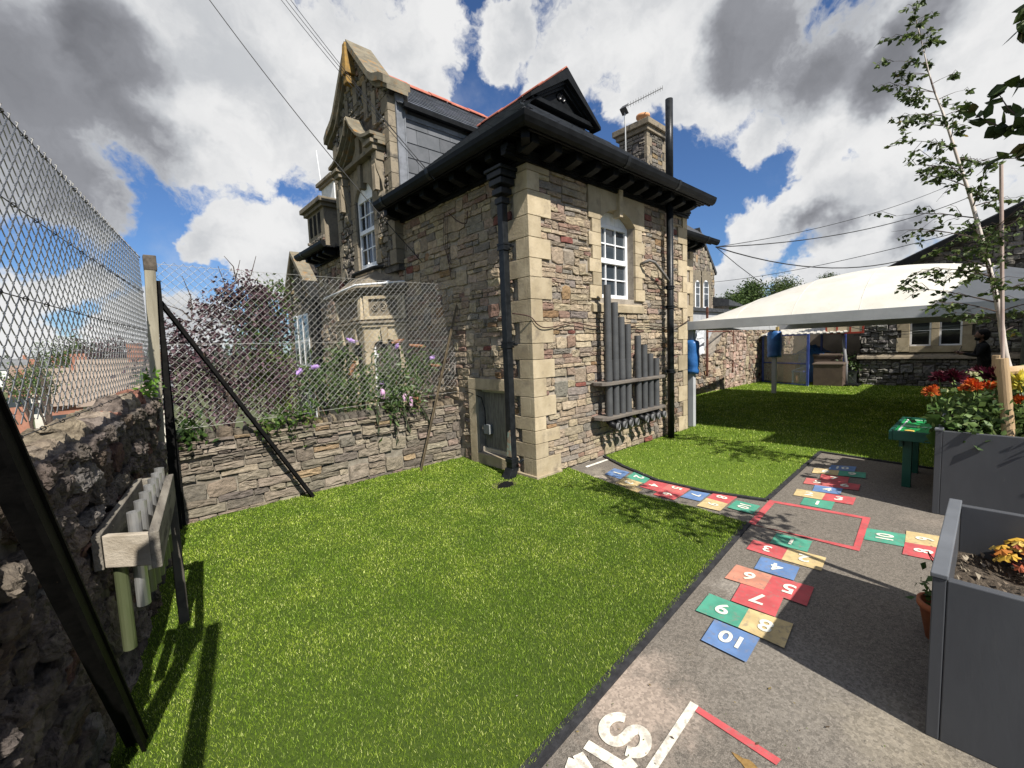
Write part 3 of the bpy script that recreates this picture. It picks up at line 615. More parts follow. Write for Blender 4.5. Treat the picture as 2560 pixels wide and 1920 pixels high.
# vent door
VL=lambda m: (m)
vb=MB()
for (a,b,c,d) in ((0.42,1.28,1.03,1.185),(0.42,0.52,0.0,1.03),(1.12,1.28,0.0,1.03),(0.52,1.12,0.0,0.16)): 
    mb=MB(); block(mb,FL,a,b,c,d,0.045,0.2); mb.build('vent_surround_stone',ASHLAR,H,bev=0.005)
PLY=mat('weathered_plywood',(0.13,0.125,0.11),(0.20,0.195,0.17),scale=7,rough=0.85,bump=0.3,stretch=(1,6,0.8),contrast=(0.4,0.6))
mb=MB(); mb.box(0.12,0.14,0.54,1.10,0.22,1.0); dp=mb.build('plywood_hatch',PLY,H)
mb=MB(); mb.box(0.10,0.155,0.52,1.12,0.16,0.215); mb.box(0.10,0.15,0.52,0.555,0.215,1.03); mb.box(0.10,0.15,0.555,1.12,0.99,1.03); mb.build('hatch_frame',mat('cream_timber',(0.42,0.39,0.30),(0.5,0.47,0.37),scale=6,rough=0.8),H)
GREYP=mat('grey_plastic',(0.22,0.23,0.23),rough=0.5)
mb=MB(); mb.box(0.04,0.11,0.93,1.05,0.42,0.55); mb.build('socket_box',GREYP,H,bev=0.008)
mb=MB(); mb.tube([(0.05,1.0,0.55),(0.06,1.02,0.75),(0.04,1.06,0.92),(-0.03,1.2,0.98),(-0.04,1.32,1.0)],0.006,6); mb.build('cable',BLACK,H)
exL=qL+[(0.41,1.29,-1,1.19)]
layL=layout((0.30,2.9),(-0.0,WT-0.08),exL+[(1.45,1.8,-1,0.85)],h=(0.05,0.115),seed=5,w=(1.7,4.0),joint=.008,tall=.12)
layL+=[q for q in layout((1.75,3.0),(-1.2,0.0),[],h=(0.07,0.13),seed=6)]
layL+=layout((5.15,7.0),(0.4,WT-0.08),[],h=(0.07,0.13),seed=8,w=(1.2,2.6))
# dormer gable wall
gy0,gy1,gc=2.90,5.22,4.06
def gtop(y):
    t=abs(y-gc); return 6.78-1.12*t if t<0.8 else 6.78-0.896-(t-0.8)*0.45
pg=[(-0.08,gy0,2.9),(-0.08,gy1,2.9)]+[(-0.08,y,gtop(y)) for y in np.linspace(gy1,gy0,15)]
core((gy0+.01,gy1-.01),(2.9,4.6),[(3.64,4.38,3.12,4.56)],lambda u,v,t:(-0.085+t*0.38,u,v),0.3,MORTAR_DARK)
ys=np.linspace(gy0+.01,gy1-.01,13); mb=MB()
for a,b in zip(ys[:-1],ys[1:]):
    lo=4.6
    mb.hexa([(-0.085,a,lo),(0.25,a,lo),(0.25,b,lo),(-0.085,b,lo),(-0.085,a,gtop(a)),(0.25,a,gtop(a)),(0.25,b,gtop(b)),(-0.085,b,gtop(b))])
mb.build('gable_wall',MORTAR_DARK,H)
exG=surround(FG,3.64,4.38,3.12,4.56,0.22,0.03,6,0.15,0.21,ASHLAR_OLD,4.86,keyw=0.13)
sash_window(FG,3.64,4.38,3.12,4.56,0.22,0.03,curtain=True)
for i in range(11):
    a=3.0+i*0.235; b=a+0.235
    if i>10: break
    wn=0.11 if i%2 else 0.22
    for s in (0,1):
        top=min(b,gtop(gy0+.1)-.05); 
        if top-a<.05: continue
        mb=MB(); y0=gy0-.006 if s==0 else gy1-wn; y1=gy0+wn if s==0 else gy1+.006
        mb.box(-0.125,0.22 if s==0 else .1,y0,y1,a+.003,top-.003); mb.build('quoin',ASHLAR_OLD,H,bev=0.004); exG.append((y0-.01,y1+.01,a,b))
# ashlar panels and slits high in the gable
for (a,b,c,d) in ((3.30,3.44,5.32,5.82),(3.60,3.74,5.5,6.12),(4.38,4.52,5.5,6.12),(4.70,4.84,5.32,5.80),(3.98,4.14,5.9,6.5)):
    mb=MB(); mb.box(-0.13,0,a,b,c,d); mb.build('ashlar_panel',ASHLAR_OLD,H,bev=0.004); exG.append((a-.01,b+.01,c,d))
exG.append((3.1,5.0,4.84,5.02)); exG.append((3.63,4.39,3.0,4.86)); 
for k in range(5): exG.append((3.12+k*0.16,4.80-k*0.16,5.02+k*0.12,5.02+(k+1)*0.12))
layG=layout((gy0,gy1),(3.0,6.75),exG,h=(0.06,0.11),seed=9,w=(1.0,2.4),topf=lambda y:gtop(y)-0.03)
# coping of the gable with kneelers
def coping(side,m,xa=-0.24,xb=0.22,th=0.12):
    P=[(0.03,6.92),(0.28,6.63),(0.55,6.32),(0.78,6.06),(0.90,5.97),(1.02,5.92),(1.14,5.88),(1.29,5.78)]; mb=MB()
    for (a,za),(b,zb) in zip(P[:-1],P[1:]):
        ya,yb=(gc+a,gc+b) if side>0 else (gc-a,gc-b)
        mb.hexa([(xa,ya,za-th),(xb,ya,za-th),(xb,yb,zb-th),(xa,yb,zb-th),(xa,ya,za),(xb,ya,za),(xb,yb,zb),(xa,yb,zb)])
        mb.hexa([(xa+.06,ya,za-th-.07),(xb-.04,ya,za-th-.07),(xb-.04,yb,zb-th-.07),(xa+.06,yb,zb-th-.07),(xa+.06,ya,za-th-.002),(xb-.04,ya,za-th-.002),(xb-.04,yb,zb-th-.002),(xa+.06,yb,zb-th-.002)])
    return mb.build('coping',m,H)
coping(1,LICHEN); coping(-1,LICHEN)
mb=MB(); mb.hexa([(-0.30,gc-.10,6.35),(-0.12,gc-.10,6.35),(-0.12,gc+.10,6.35),(-0.30,gc+.10,6.35),(-0.27,gc-.05,6.86),(-0.12,gc-.05,6.86),(-0.12,gc+.05,6.86),(-0.27,gc+.05,6.86)]); mb.box(-0.28,-0.12,gc-.07,gc+.07,6.2,6.32)
mb.build('finial_base',mat('orange_lichen_stone',(0.20,0.13,0.05),(0.34,0.20,0.05),scale=12,rough=0.95,bump=0.5),H,bev=0.01)
# pediment with consoles over the dormer window
def pediment():
    c=3.94
    for side in (-1,1):
        P=[(0.02,5.58),(0.16,5.38),(0.36,5.20),(0.56,5.09),(0.72,5.05),(0.90,5.03)]; mb=MB()
        for (a,za),(b,zb) in zip(P[:-1],P[1:]):
            ya,yb=c+side*a,c+side*b
            for xa,dz,th in ((-0.38,0,0.05),(-0.31,-0.055,0.05),(-0.25,-0.11,0.05)):
                mb.hexa([(xa,ya,za-th+dz),(-.09,ya,za-th+dz),(-.09,yb,zb-th+dz),(xa,yb,zb-th+dz),(xa,ya,za+dz),(-.09,ya,za+dz),(-.09,yb,zb+dz),(xa,yb,zb+dz)])
        mb.build('pediment_moulding',LICHEN,H)
        y=c+side*0.72; mb=MB()
        mb.box(-0.36,-.09,y-.14,y+.14,4.88,4.94); mb.box(-0.31,-.09,y-.11,y+.11,4.80,4.88); mb.box(-0.25,-.09,y-.09,y+.09,4.66,4.80); mb.build('entablature_block',ASHLAR_OLD,H,bev=0.006)
        mb=MB(); pr=[(-.10,4.66),(-.27,4.66),(-.25,4.52),(-.18,4.36),(-.15,4.2),(-.19,4.12),(-.17,4.04),(-.10,4.0)]
        mb.prism([(x,y-.07,z) for x,z in pr],(0,.14,0)); mb.build('console',ASHLAR_OLD,H)
        mb=MB()
        for k in (-1,0,1): mb.box(-0.275,-0.2,y+k*.04-.008,y+k*.04+.008,4.2,4.6)
        mb.build('console_flutes',ASHLAR_OLD,H)
    mb=MB(); mb.box(-0.24,-.09,3.12,4.76,4.865,4.935); mb.build('architrave',ASHLAR_OLD,H,bev=0.005)
    mb=MB(); mb.prism([(-0.12,3.38,4.94),(-0.12,4.50,4.94),(-0.12,3.94,5.46)],(-.03,0,0)); mb.build('tympanum',ASHLAR_OLD,H)
    mb=MB(); mb.box(-0.2,-.12,3.86,4.02,4.94,5.30); mb.build('tympanum_shaft',ASHLAR_OLD,H,bev=0.01)
pediment()
# carved bay window below
BAY=[(0.0,2.95),(-0.5,3.48),(-0.5,4.62),(0.0,5.12)]
def ring(off,z0,z1,m,name,inner=None,bev=0.006):
    c=np.array([0.15,4.03]); P=[]
    o=off
    P=[(0.0,2.95-o*1.4),(-0.5-o,3.48-o*0.42),(-0.5-o,4.62+o*0.42),(0.0,5.12+o*1.4)]
    mb=MB(); mb.prism([(x,y,z0) for x,y in P],(0,0,z1-z0)); return mb.build(name,m,H,bev=bev)
ring(-0.06,-1.4,2.1,MORTAR_DARK,'bay_core')
mb=MB(); n=4; lo=[(0.0,2.90),(-0.56,3.45),(-0.56,4.65),(0.0,5.17)]; hi=[(0.0,3.25),(-0.14,3.62),(-0.14,4.45),(0.0,4.8)]
mb.add([(x,y,2.66) for x,y in lo]+[(x,y,2.99) for x,y in hi],[(0,1,5,4),(1,2,6,5),(2,3,7,6),(4,5,6,7)]); mb.build('bay_roof_stones',ASHLAR_OLD,H)
mb=MB(); mb.tube([(-.03,3.22,3.03),(-0.19,3.6,3.03),(-0.19,4.48,3.03),(-.03,4.85,3.03)],0.035,6); mb.build('black_string_pipe',BLACK,H)
ring(0.09,2.60,2.655,ASHLAR_OLD,'bay_cornice'); ring(0.05,2.55,2.598,ASHLAR_OLD,'bay_cornice'); ring(0.0,2.10,2.548,ASHLAR_OLD,'bay_frieze'); ring(0.06,2.06,2.10,ASHLAR_OLD,'bay_string_course'); ring(0.03,2.0,2.058,ASHLAR,'bay_string_course')
mb=MB(); mb.tube([(-0.06,2.80,2.70),(-0.62,3.40,2.68),(-0.66,4.75,2.60)],0.018,6); mb.lathe([(0.03,-.03),(0.04,0),(0.03,.03)],(-0.25,3.0,2.695),(1,-1,0),8); mb.build('white_overflow_pipe',WHITE,H,smooth=True)
def facet(a,b,carve):
    a=np.array(a);b=np.array(b);L_=np.linalg.norm(b-a);d=(b-a)/L_; nrm=np.array([-d[1],d[0]]) ; 
    if nrm@(np.array([-1,-.2]))<0: nrm=-nrm
    cv=lambda u,v,dd: (a[0]+d[0]*u+nrm[0]*dd,a[1]+d[1]*u+nrm[1]*dd,v)
    nw=1 if L_<0.9 else 2; mw=0.13
    for s in range(nw):
        u0=L_*s/nw+mw; u1=L_*(s+1)/nw-mw
        for (p,q) in ((u0-mw+.002,u0),(u1,u1+mw-.002)):
            mb=MB(); mb.hexa([cv(p,-1.3,-.1),cv(q,-1.3,-.1),cv(q,-1.3,0),cv(p,-1.3,0),cv(p,2.0,-.1),cv(q,2.0,-.1),cv(q,2.0,0),cv(p,2.0,0)]); mb.build('bay_pier',ASHLAR,H,bev=0.006)
        k=10; mb=MB(); r=(u1-u0)/2; c=(u0+u1)/2
        for i in range(k):
            p=u0+(u1-u0)*i/k;q=u0+(u1-u0)*(i+1)/k; vp=1.80-r*0.8+math.sqrt(max(0,1-((p-c)/r)**2))*r*0.8; vq=1.80-r*0.8+math.sqrt(max(0,1-((q-c)/r)**2))*r*0.8
            mb.hexa([cv(p,vp,-.1),cv(q,vq,-.1),cv(q,vq,-.003),cv(p,vp,-.003),cv(p,2.0,-.1),cv(q,2.0,-.1),cv(q,2.0,-.003),cv(p,2.0,-.003)])
        mb.build('bay_arch',ASHLAR,H)
        mb=MB(); mb.hexa([cv(c-.035,1.72,-.02),cv(c+.035,1.72,-.02),cv(c+.035,1.72,.04),cv(c-.035,1.72,.04),cv(c-.055,1.99,-.02),cv(c+.055,1.99,-.02),cv(c+.055,1.99,.05),cv(c-.055,1.99,.05)]); mb.build('keystone',ASHLAR,H,bev=0.004)
        if True:
            mb=MB()
            for z0,z1,pp,qq in ((0.0,1.9,u0,u0+.04),(0.0,1.9,u1-.04,u1),(0.86,0.92,u0,u1),(0.0,.05,u0,u1),(1.5,1.55,u0,u1)): mb.hexa([cv(pp,z0,-.09),cv(qq,z0,-.09),cv(qq,z0,-.06),cv(pp,z0,-.06),cv(pp,z1,-.09),cv(qq,z1,-.09),cv(qq,z1,-.06),cv(pp,z1,-.06)])
            w=mb.build('bay_window',WHITE,H)
            mb=MB(); mb.add([cv(u0,-.2,-.08),cv(u1,-.2,-.08),cv(u1,1.85,-.08),cv(u0,1.85,-.08)],[(0,1,2,3)]); mb.build('pane',GLASS,w)
    if carve:
        for (p,q,c,d_) in ((0.04,L_-.04,2.13,2.18),(0.04,L_-.04,2.46,2.51),(0.04,.12,2.18,2.46),(L_-.12,L_-.04,2.18,2.46)):
            mb=MB(); mb.hexa([cv(p,c,-.02),cv(q,c,-.02),cv(q,c,.035),cv(p,c,.035),cv(p,d_,-.02),cv(q,d_,-.02),cv(q,d_,.035),cv(p,d_,.035)]); mb.build('panel_frame',ASHLAR,H,bev=0.004)
        mb=MB()
        for i,cu in enumerate((0.22,0.36,0.51)):
            path=[]
            for t in np.linspace(0,3.6*math.pi,26): rr_=0.065*(1-t/(4.2*math.pi)); path.append(cv(cu+rr_*math.cos(t+i),2.32+rr_*math.sin(t+i),0.012))
            mb.tube(path,0.011,5)
        mb.build('carved_scrolls',ASHLAR_OLD,H,smooth=True)
        mb=MB(); mb.hexa([cv(-.02,2.13,-.02),cv(.04,2.13,-.02),cv(.04,2.13,.05),cv(-.02,2.13,.05),cv(.0,2.53,-.02),cv(.04,2.53,-.02),cv(.04,2.53,.02),cv(.0,2.53,.02)]); mb.build('panel_scroll_end',ASHLAR,H)
facet(BAY[0],BAY[1],True); facet(BAY[1],BAY[2],True)
FB=lambda u,v,d: (0.03-d,u,v)
layL+=layout((2.9,2.95),(-0.2,3.0),[],h=(0.07,0.13),seed=21)+layout((2.95,5.15),(2.7,3.0),[(3.1,4.95,2.0,3.06)],h=(0.07,0.12),seed=22)
# eaves ---------------------------------------------------------------
def eaves(conv,u0,u1,zt,name='eaves',step=0.36,first=0.18,over=0.40,gut=True):
    """conv(u,v,out): moulded frieze, soffit, fascia and gutter in black"""
    mb=MB(); bx=lambda a,b,c,d,o0,o1: mb.hexa([conv(a,c,o0),conv(b,c,o0),conv(b,c,o1),conv(a,c,o1),conv(a,d,o0),conv(b,d,o0),conv(b,d,o1),conv(a,d,o1)])
    bx(u0,u1,zt-.095,zt-.06,-.04,.035); bx(u0,u1,zt-.058,zt-.03,-.04,.055); bx(u0,u1,zt-.028,zt+.01,-.04,.075); 
    mb.build('frieze_moulding',BLACK,H)
    mb=MB(); bx(u0,u1,zt+.06,zt+.085,-.04,over-.03)
    for k in range(5): bx(u0,u1,zt+.052,zt+.06,.09+k*.06,.115+k*.06)
    mb.build('soffit_boards',BLACK,H)
    mb=MB(); bx(u0,u1,zt+.015,zt+.11,over-.03,over-.005); mb.build('fascia',BLACK,H)
    n=int((u1-u0-first)/step)+1
    for i in range(n):
        c=u0+first+i*step
        if c>u1-.05: break
        mb=MB(); w=.055; pr=[(.07,zt-.06),(.13,zt-.085),(.20,zt-.07),(.27,zt-.055),(.31,zt-.04),(.31,zt+.05),(.07,zt+.05)]
        mb.prism([conv(c-w,z,o) for o,z in pr],tuple(np.array(conv(c+w,0,0))-np.array(conv(c-w,0,0)))); mb.build('eaves_bracket',BLACK,H,bev=0.004)
GP=[(0.0,.0),(0.03,-.01),(0.07,.01),(0.095,.05),(0.105,.10),(0.08,.105),(0.0,.105)]
def gutter(path_conv,u0,u1,zt,over,um=(0,0)):
    mb=MB(); prA=[path_conv(u0+um[0]*(over+o),zt+z,over+o) for o,z in GP]; prB=[path_conv(u1+um[1]*(over+o),zt+z,over+o) for o,z in GP]; n=len(GP)
    mb.add(prA+prB,[(i,(i+1)%n,(i+1)%n+n,i+n) for i in range(n)]+[tuple(range(n)),tuple(range(n,2*n))[::-1]])
    g=mb.build('gutter',BLACK,H); L_=u1-u0
    for k in range(1,int(L_/1.3)+1):
        c=u0+k*1.3
        if c>u1-.1: break
        mb=MB(); P0=[path_conv(c-.03,zt+z-(.004 if z<.06 else -.004),over+o+.006) for o,z in GP]; P1=[path_conv(c+.03,zt+z-(.004 if z<.06 else -.004),over+o+.006) for o,z in GP]; mb.add(P0+P1,[(i,(i+1)%n,(i+1)%n+n,i+n) for i in range(n)]+[tuple(range(n)),tuple(range(n,2*n))[::-1]]); mb.build('gutter_joint',IRON,g)
ER=lambda u,v,o: (u,-o,v); EL=lambda u,v,o: (-o,u,v); E2=lambda u,v,o:(u,1.25-o,v)
eaves(ER,-0.34,WX,WT); eaves(EL,-0.0,2.88,WT,first=0.30); eaves(EL,5.42,7.0,WT-.06,first=0.2,over=0.38)
mb=MB(); mb.box(-0.37,-0.0,-0.37,-0.0,WT+.062,WT+.09); mb.build('soffit_corner',BLACK,H)
mb=MB(); mb.bar((-0.05,-0.05,WT+.0),(-0.34,-0.34,WT+.0),.09,.09); mb.build('eaves_bracket',BLACK,H)
gutter(ER,0,WX+.02,WT+.03,0.39,(-1,0)); gutter(EL,0,2.86,WT+.03,0.39,(-1,0)); gutter(EL,5.3,7.05,WT-.03,0.36)
# roofs ---------------------------------------------------------------
RZ=5.80; rx=1.92; ze=WT+0.11; sl_=(RZ-ze)/(rx+0.42)
def slates(name,conv,U,rows,length,wid,lift=0.006,pal=(0.9,1.12),clip=None,parent=None,stuff=True,seed=3):
    """overlapping courses: conv(u along eave, s up the slope, d off the roof)"""
    rs=random.Random(seed); mb=MB()
    for r in range(rows):
        s=r*length; u=U[0]-(wid/2 if r%2 else 0)
        while u<U[1]:
            a=max(u,U[0]);b=min(u+wid,U[1]); u+=wid
            if b-a<.02: continue
            if clip and not clip((a+b)/2,s+length/2): continue
            k=rs.uniform(*pal); c=(k,k*rs.uniform(.98,1.02),k*rs.uniform(.97,1.05)); g=.003; l=rs.uniform(0,.003)
            vs=[conv(a+g,s-.01,lift+.007+l),conv(b-g,s-.01,lift+.007+l),conv(b-g,s+length,lift*.2),conv(a+g,s+length,lift*.2),conv(a+g,s-.01,0),conv(b-g,s-.01,0)]
            if stuff: mb.col=c; mb.add(vs,[(0,1,2,3),(4,5,1,0)])
            else: m2=MB(); m2.col=c; m2.add(vs,[(0,1,2,3),(4,5,1,0)]); m2.build('slate',SLATE,parent or H)
    if stuff: return mb.build(name,SLATE,parent or H,kind='stuff')
rb=MB()  # solid roof body under the slates
hb=1.2
A0=(-0.42,-0.42,ze);B0=(WX+.42,-0.42,ze); zg=ze+sl_*(hb+0.42); xg=(zg-ze)/sl_-0.42
rb.add([(0.12,2.57,ze+.54*sl_),(WX,2.57,ze),(WX,5.2,ze),(.12,5.2,ze+.54*sl_),(rx,2.57,RZ),(rx,5.2,RZ)],[(0,4,5,3),(1,2,5,4)])
rb.add([A0,(WX+.02,-.42,ze),(xg,hb,zg),(2*rx-xg,hb,zg),(-.42,2.86,ze),(WX+.42,2.86,ze),(rx,hb,RZ),(rx,2.86,RZ)],[(0,1,3,2),(0,2,6,7,4),(1,5,7,6,3),(2,3,6),(0,4,5,1),(4,7,5)])
roof=rb.build('roof',mat('roof_felt',(0.05,0.052,0.058),rough=0.8),H)
ln=math.hypot(1,sl_); 
slates('small_slates',lambda u,s,d:(-0.42+s/ln-d*.6,u,ze+s/ln*sl_+d*.8),(-0.3,2.84),24,0.125,0.25,clip=lambda u,s: (s/ln-.42)<rx-.02 and (s/ln-.42)<u+0.05 or u>hb and s/ln-.42<rx-.02,parent=roof)
slates('small_slates',lambda u,s,d:(u,-0.42+s/ln-d*.6,ze+s/ln*sl_+d*.8),(-0.3,WX),15,0.125,0.25,clip=lambda u,s: (s/ln-.42)<min(u,2*rx-u)+.02 and s/ln-.42<hb,parent=roof,seed=4)
def ridge(a,b,name='ridge_tiles',w=.11,parent=None):
    a=np.array(a,float);b=np.array(b,float);L_=np.linalg.norm(b-a);n=max(1,int(L_/.45)); d=(b-a)/L_; sd=np.cross(d,(0,0,1)); sd/=np.linalg.norm(sd); mb=MB()
    for i in range(n):
        p=a+(b-a)*i/n;q=a+(b-a)*((i+1)/n)-d*.008; lift=np.array((0,0,.012)) if i%2 else np.zeros(3)
        for s in (-1,1): 
            v=[p+lift+(0,0,.035),q+lift+(0,0,.035),q+lift+sd*s*w-(0,0,.06),p+lift+sd*s*w-(0,0,.06)]; u=[k-np.array((0,0,.02)) for k in v]; mb.hexa([u[0],u[1],u[2],u[3],v[0],v[1],v[2],v[3]])
    mb.build(name,RIDGE,parent or H)
ridge((rx,0.98,RZ+.02),(rx,4.0,RZ+.02),parent=roof)
# gablet
mb=MB(); y=hb-.08
tri=[(xg+.12,y,zg+.02),(2*rx-xg-.12,y,zg+.02),(rx,y,RZ-.10)]
mb.prism(tri,(0,.05,0)); gb=mb.build('gablet_panel',BLACK,H)
for s in (-1,1):
    for k,(w,yy,o) in enumerate(((.13,y-.16,0),(.07,y-.10,.11),(.04,y-.06,.19))):
        mb=MB(); sx=rx+s*(rx-xg+.10-o*1.1); bz=zg-.03+o*.2; az=RZ+.02-o*1.15
        dn=w*1.25; mb.hexa([(sx,yy,bz-dn*.2),(rx,yy,az-dn),(rx,y+.04,az-dn),(sx,y+.04,bz-dn*.2),(sx,yy,bz+.02),(rx,yy,az),(rx,y+.04,az),(sx,y+.04,bz+.02)] if s<0 else [(rx,yy,az-dn),(sx,yy,bz-dn*.2),(sx,y+.04,bz-dn*.2),(rx,y+.04,az-dn),(rx,yy,az),(sx,yy,bz+.02),(sx,y+.04,bz+.02),(rx,y+.04,az)]); mb.build('bargeboard',BLACK,H)
mb=MB(); mb.box(xg-.02,2*rx-xg+.02,y-.1,y+.02,zg-.03,zg+.03); mb.build('gablet_sill',BLACK,H)
mb=MB()
for a in (90,210,330):
    c=(rx+.055*math.cos(R(a)),y-.004,zg+.27+.055*math.sin(R(a))); mb.lathe([(0.05,0),(0.056,.012),(0.042,.014),(0.038,.002),(0,.002)],c,(0,-1,0),12)
mb.build('trefoil',mat('trefoil_black',(0.004,0.004,0.005),rough=0.3),gb,smooth=True)
# dormer roof and slate cheek
e2=5.47; r2=6.57; yc=2.90
mb=MB(); mb.add([(0.0,yc-.12,e2-.02),(3.2,yc-.12,e2-.02),(3.2,gc,r2),(0.0,gc,r2),(0,5.2,e2),(3.2,5.2,e2)],[(0,1,2,3),(3,2,5,4)]); dr=mb.build('dormer_roof',mat('roof_felt',(0.05,0.052,0.058)),H)
sl2=math.hypot(gc-yc+.12,r2-e2+.02); 
slates('small_slates',lambda u,s,d:(u,yc-.12+s/sl2*(gc-yc+.12)-d*.7,e2-.02+s/sl2*(r2-e2+.02)+d*.7),(0.02,3.2),int(sl2/.13),0.13,0.26,parent=dr,seed=8)
ridge((0.0,gc,r2+.03),(3.25,gc,r2+.03),parent=dr)
mb=MB(); mb.box(0.05,3.0,yc,5.1,ze,e2-.03); mb.build('dormer_cheek_wall',mat('roof_felt',(0.05,0.052,0.058)),H)
CH=mat('cheek_slate',(0.088,0.094,0.102),(0.115,0.12,0.13),scale=4,rough=0.65,bump=0.15,ovar=(.82,1.15))
for r in range(6):
    z0=4.0+r*.235; u=0.14+(0.0 if r%2 else -.22)
    while u<2.2:
        a=max(u,.14);b=min(u+.44,2.2);u+=.44
        if b-a<.05 or z0<3.9: continue
        mb=MB(); mb.hexa([(a+.003,yc-.024,z0),(b-.003,yc-.024,z0),(b-.003,yc-.002,z0),(a+.003,yc-.002,z0),(a+.003,yc-.012,min(z0+.24,5.30)),(b-.003,yc-.012,min(z0+.24,5.30)),(b-.003,yc-.001,min(z0+.24,5.30)),(a+.003,yc-.001,min(z0+.24,5.30))]); mb.build('slate',CH,H)
mb=MB(); mb.box(0.14,2.2,yc-.03,yc-.004,5.30,5.37); mb.build('lead_strip',LEAD,H)
mb=MB(); mb.box(0.0,0.14,yc-.045,yc+.02,4.1,5.62); mb.tube([(0.145,yc-.05,4.2),(0.145,yc-.05,5.4)],.012,6); mb.build('lead_flashing',LEAD,H)
mb=MB(); mb.box(0.08,1.62,yc-.17,yc-.10,e2-.07,e2+.0); mb.build('dormer_gutter',BLACK,H)
mb=MB(); mb.hexa([(1.50,yc-.16,5.22),(1.72,yc-.14,5.30),(1.72,yc+.0,5.32),(1.5,yc,5.28),(1.50,yc-.16,5.40),(1.72,yc-.14,5.5),(1.72,yc,5.5),(1.5,yc,5.42)]); mb.build('lead_valley_piece',mat('bright_lead',(0.5,0.52,0.55),rough=0.5),H)
# second wing behind, with its eaves
mb=MB(); mb.box(3.75,6.66,1.28,7.0,-1.4,WT); mb.build('wall',MORTAR,H)
lay2=layout((3.8,6.5),(0.03,WT-.05),[(6.35,7,0,9)],h=(0.06,0.12),seed=31)
for i in range(14):
    a=i*WT/14;b=(i+1)*WT/14; w=0.15 if i%2 else 0.31; mb=MB(); mb.box(6.67-w,6.674,1.245,1.4,a+.003,b-.003); mb.build('quoin',ASHLAR,H,bev=0.004)
lay2=layout((3.82,6.36),(0.03,WT-.05),[],h=(0.06,0.12),seed=31)
eaves(E2,3.85,6.75,WT); gutter(E2,3.82,7.0,WT+.03,0.39)
mb=MB(); mb.add([(3.8,.84,ze),(7.0,.84,ze),(5.6,3.2,RZ),(3.6,3.2,RZ),(7.0,6,ze)],[(0,1,2,3),(1,4,2)]); mb.build('roof',mat('roof_felt',(0.05,0.052,0.058)),H)
mb=MB(); mb.hexa([(4.6,.75,1.85),(5.5,.75,1.85),(5.5,1.28,2.6),(4.6,1.28,2.6),(4.6,.75,1.93),(5.5,.75,1.93),(5.5,1.28,2.68),(4.6,1.28,2.68)]); mb.build('porch_roof',BLACK,H)
# stones
st=wall_stones(layR,FR,0.0,0.024,SAND,0.32)
st+=[(i*0.8,f) for i,f in wall_stones(layL,FL,0.0,0.022,[(tuple(x*0.98 for x in c),w) for c,w in SAND],0.45)]
st+=wall_stones(lay2,F2,0.0,0.032,SAND,0.4)
lg=wall_stones(layG,FG,0.0,0.034,[(tuple(x*1.15 for x in c),w) for c,w in GREYS],0.35,0.13)  # greyer, darker palette puts the gable's shade into its stone colour
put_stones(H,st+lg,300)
# chimneys
def chimney(x0,x1,y0,y1,z0,z1,capo,m,lay=True,capz=0.12):
    mb=MB(); mb.box(x0,x1,y0,y1,z0,z1); c=mb.build('chimney',m,H,bev=.006)
    mb=MB(); mb.box(x0-capo,x1+capo,y0-capo,y1+capo,z1,z1+capz); mb.box(x0-capo*.5,x1+capo*.5,y0-capo*.5,y1+capo*.5,z1-capz*.8,z1-.001); mb.build('chimney_cap',ASHLAR_OLD,c,bev=.008)
    return c
c=chimney(5.1,5.9,1.5,2.18,3.9,6.12,0.11,MORTAR_DARK)
for i in range(10):
    z0=4.3+i*.18; 
    for (x,w) in ((5.08,.12 if i%2 else .2),(5.92-(.12 if i%2 else .2),.12 if i%2 else .2)): mb=MB(); mb.box(x,x+w,1.485,1.55,z0,z0+.175); mb.build('quoin',ASHLAR_OLD,c)
sc=wall_stones(layout((5.3,5.72),(4.4,6.0),[],h=(.05,.1),seed=41),lambda u,v,d:(u,1.5-d,v),0,.02,GREYS)+wall_stones(layout((1.52,2.16),(4.4,6.0),[],h=(.05,.1),seed=42),lambda u,v,d:(5.1-d,u,v),0,.02,[(tuple(x*1.3 for x in q),w) for q,w in GREYS])
mb=MB(); [f(mb) for _,f in sc]; mb.build('chimney_stones',STONE,c,kind='stuff')
mb=MB(); mb.lathe([(.0,.0),(.14,0),(.12,.3),(.15,.31),(.15,.36),(.10,.36),(.09,.1)],(5.55,1.85,6.24),(0,0,1),14); mb.build('chimney_pot',POT,c,smooth=True)
c=chimney(0.0,0.95,6.30,7.38,3.8,4.86,0.13,ASHLAR_OLD,capz=.10)
DV=mat('dark_void',(0.004,0.004,0.004),rough=1)
for k in range(3): y=6.52+k*.28; mb=MB(); mb.box(-.01,.02,y,y+.15,4.28,4.72); mb.build('vent_opening',DV,c)
mb=MB(); mb.box(.42,.62,6.29,6.32,4.4,4.7); mb.build('vent_opening',DV,c)
for k in range(6): mb=MB(); mb.box(.40,.64,6.275,6.31,4.42+k*.05,4.44+k*.05); mb.build('louvre',SLATE,c)
sc=wall_stones(layout((6.32,7.36),(3.85,4.2),[],h=(.05,.09),seed=43),lambda u,v,d:(0-d,u,v),0,.03,GREYS)+wall_stones(layout((.3,.93),(3.85,4.3),[],h=(.05,.09),seed=44),lambda u,v,d:(u,6.3-d,v),0,.03,GREYS)
mb=MB(); [f(mb) for _,f in sc]; mb.build('chimney_stones',STONE,c,kind='stuff')
c=chimney(0.42,1.0,6.70,7.5,4.9,5.6,0.10,mat('white_render',(0.55,0.55,0.54),(0.68,0.68,0.67),scale=5,rough=0.9,c3=(0.35,0.35,0.34),s3=5,t3=(.55,.7)),capz=.08)
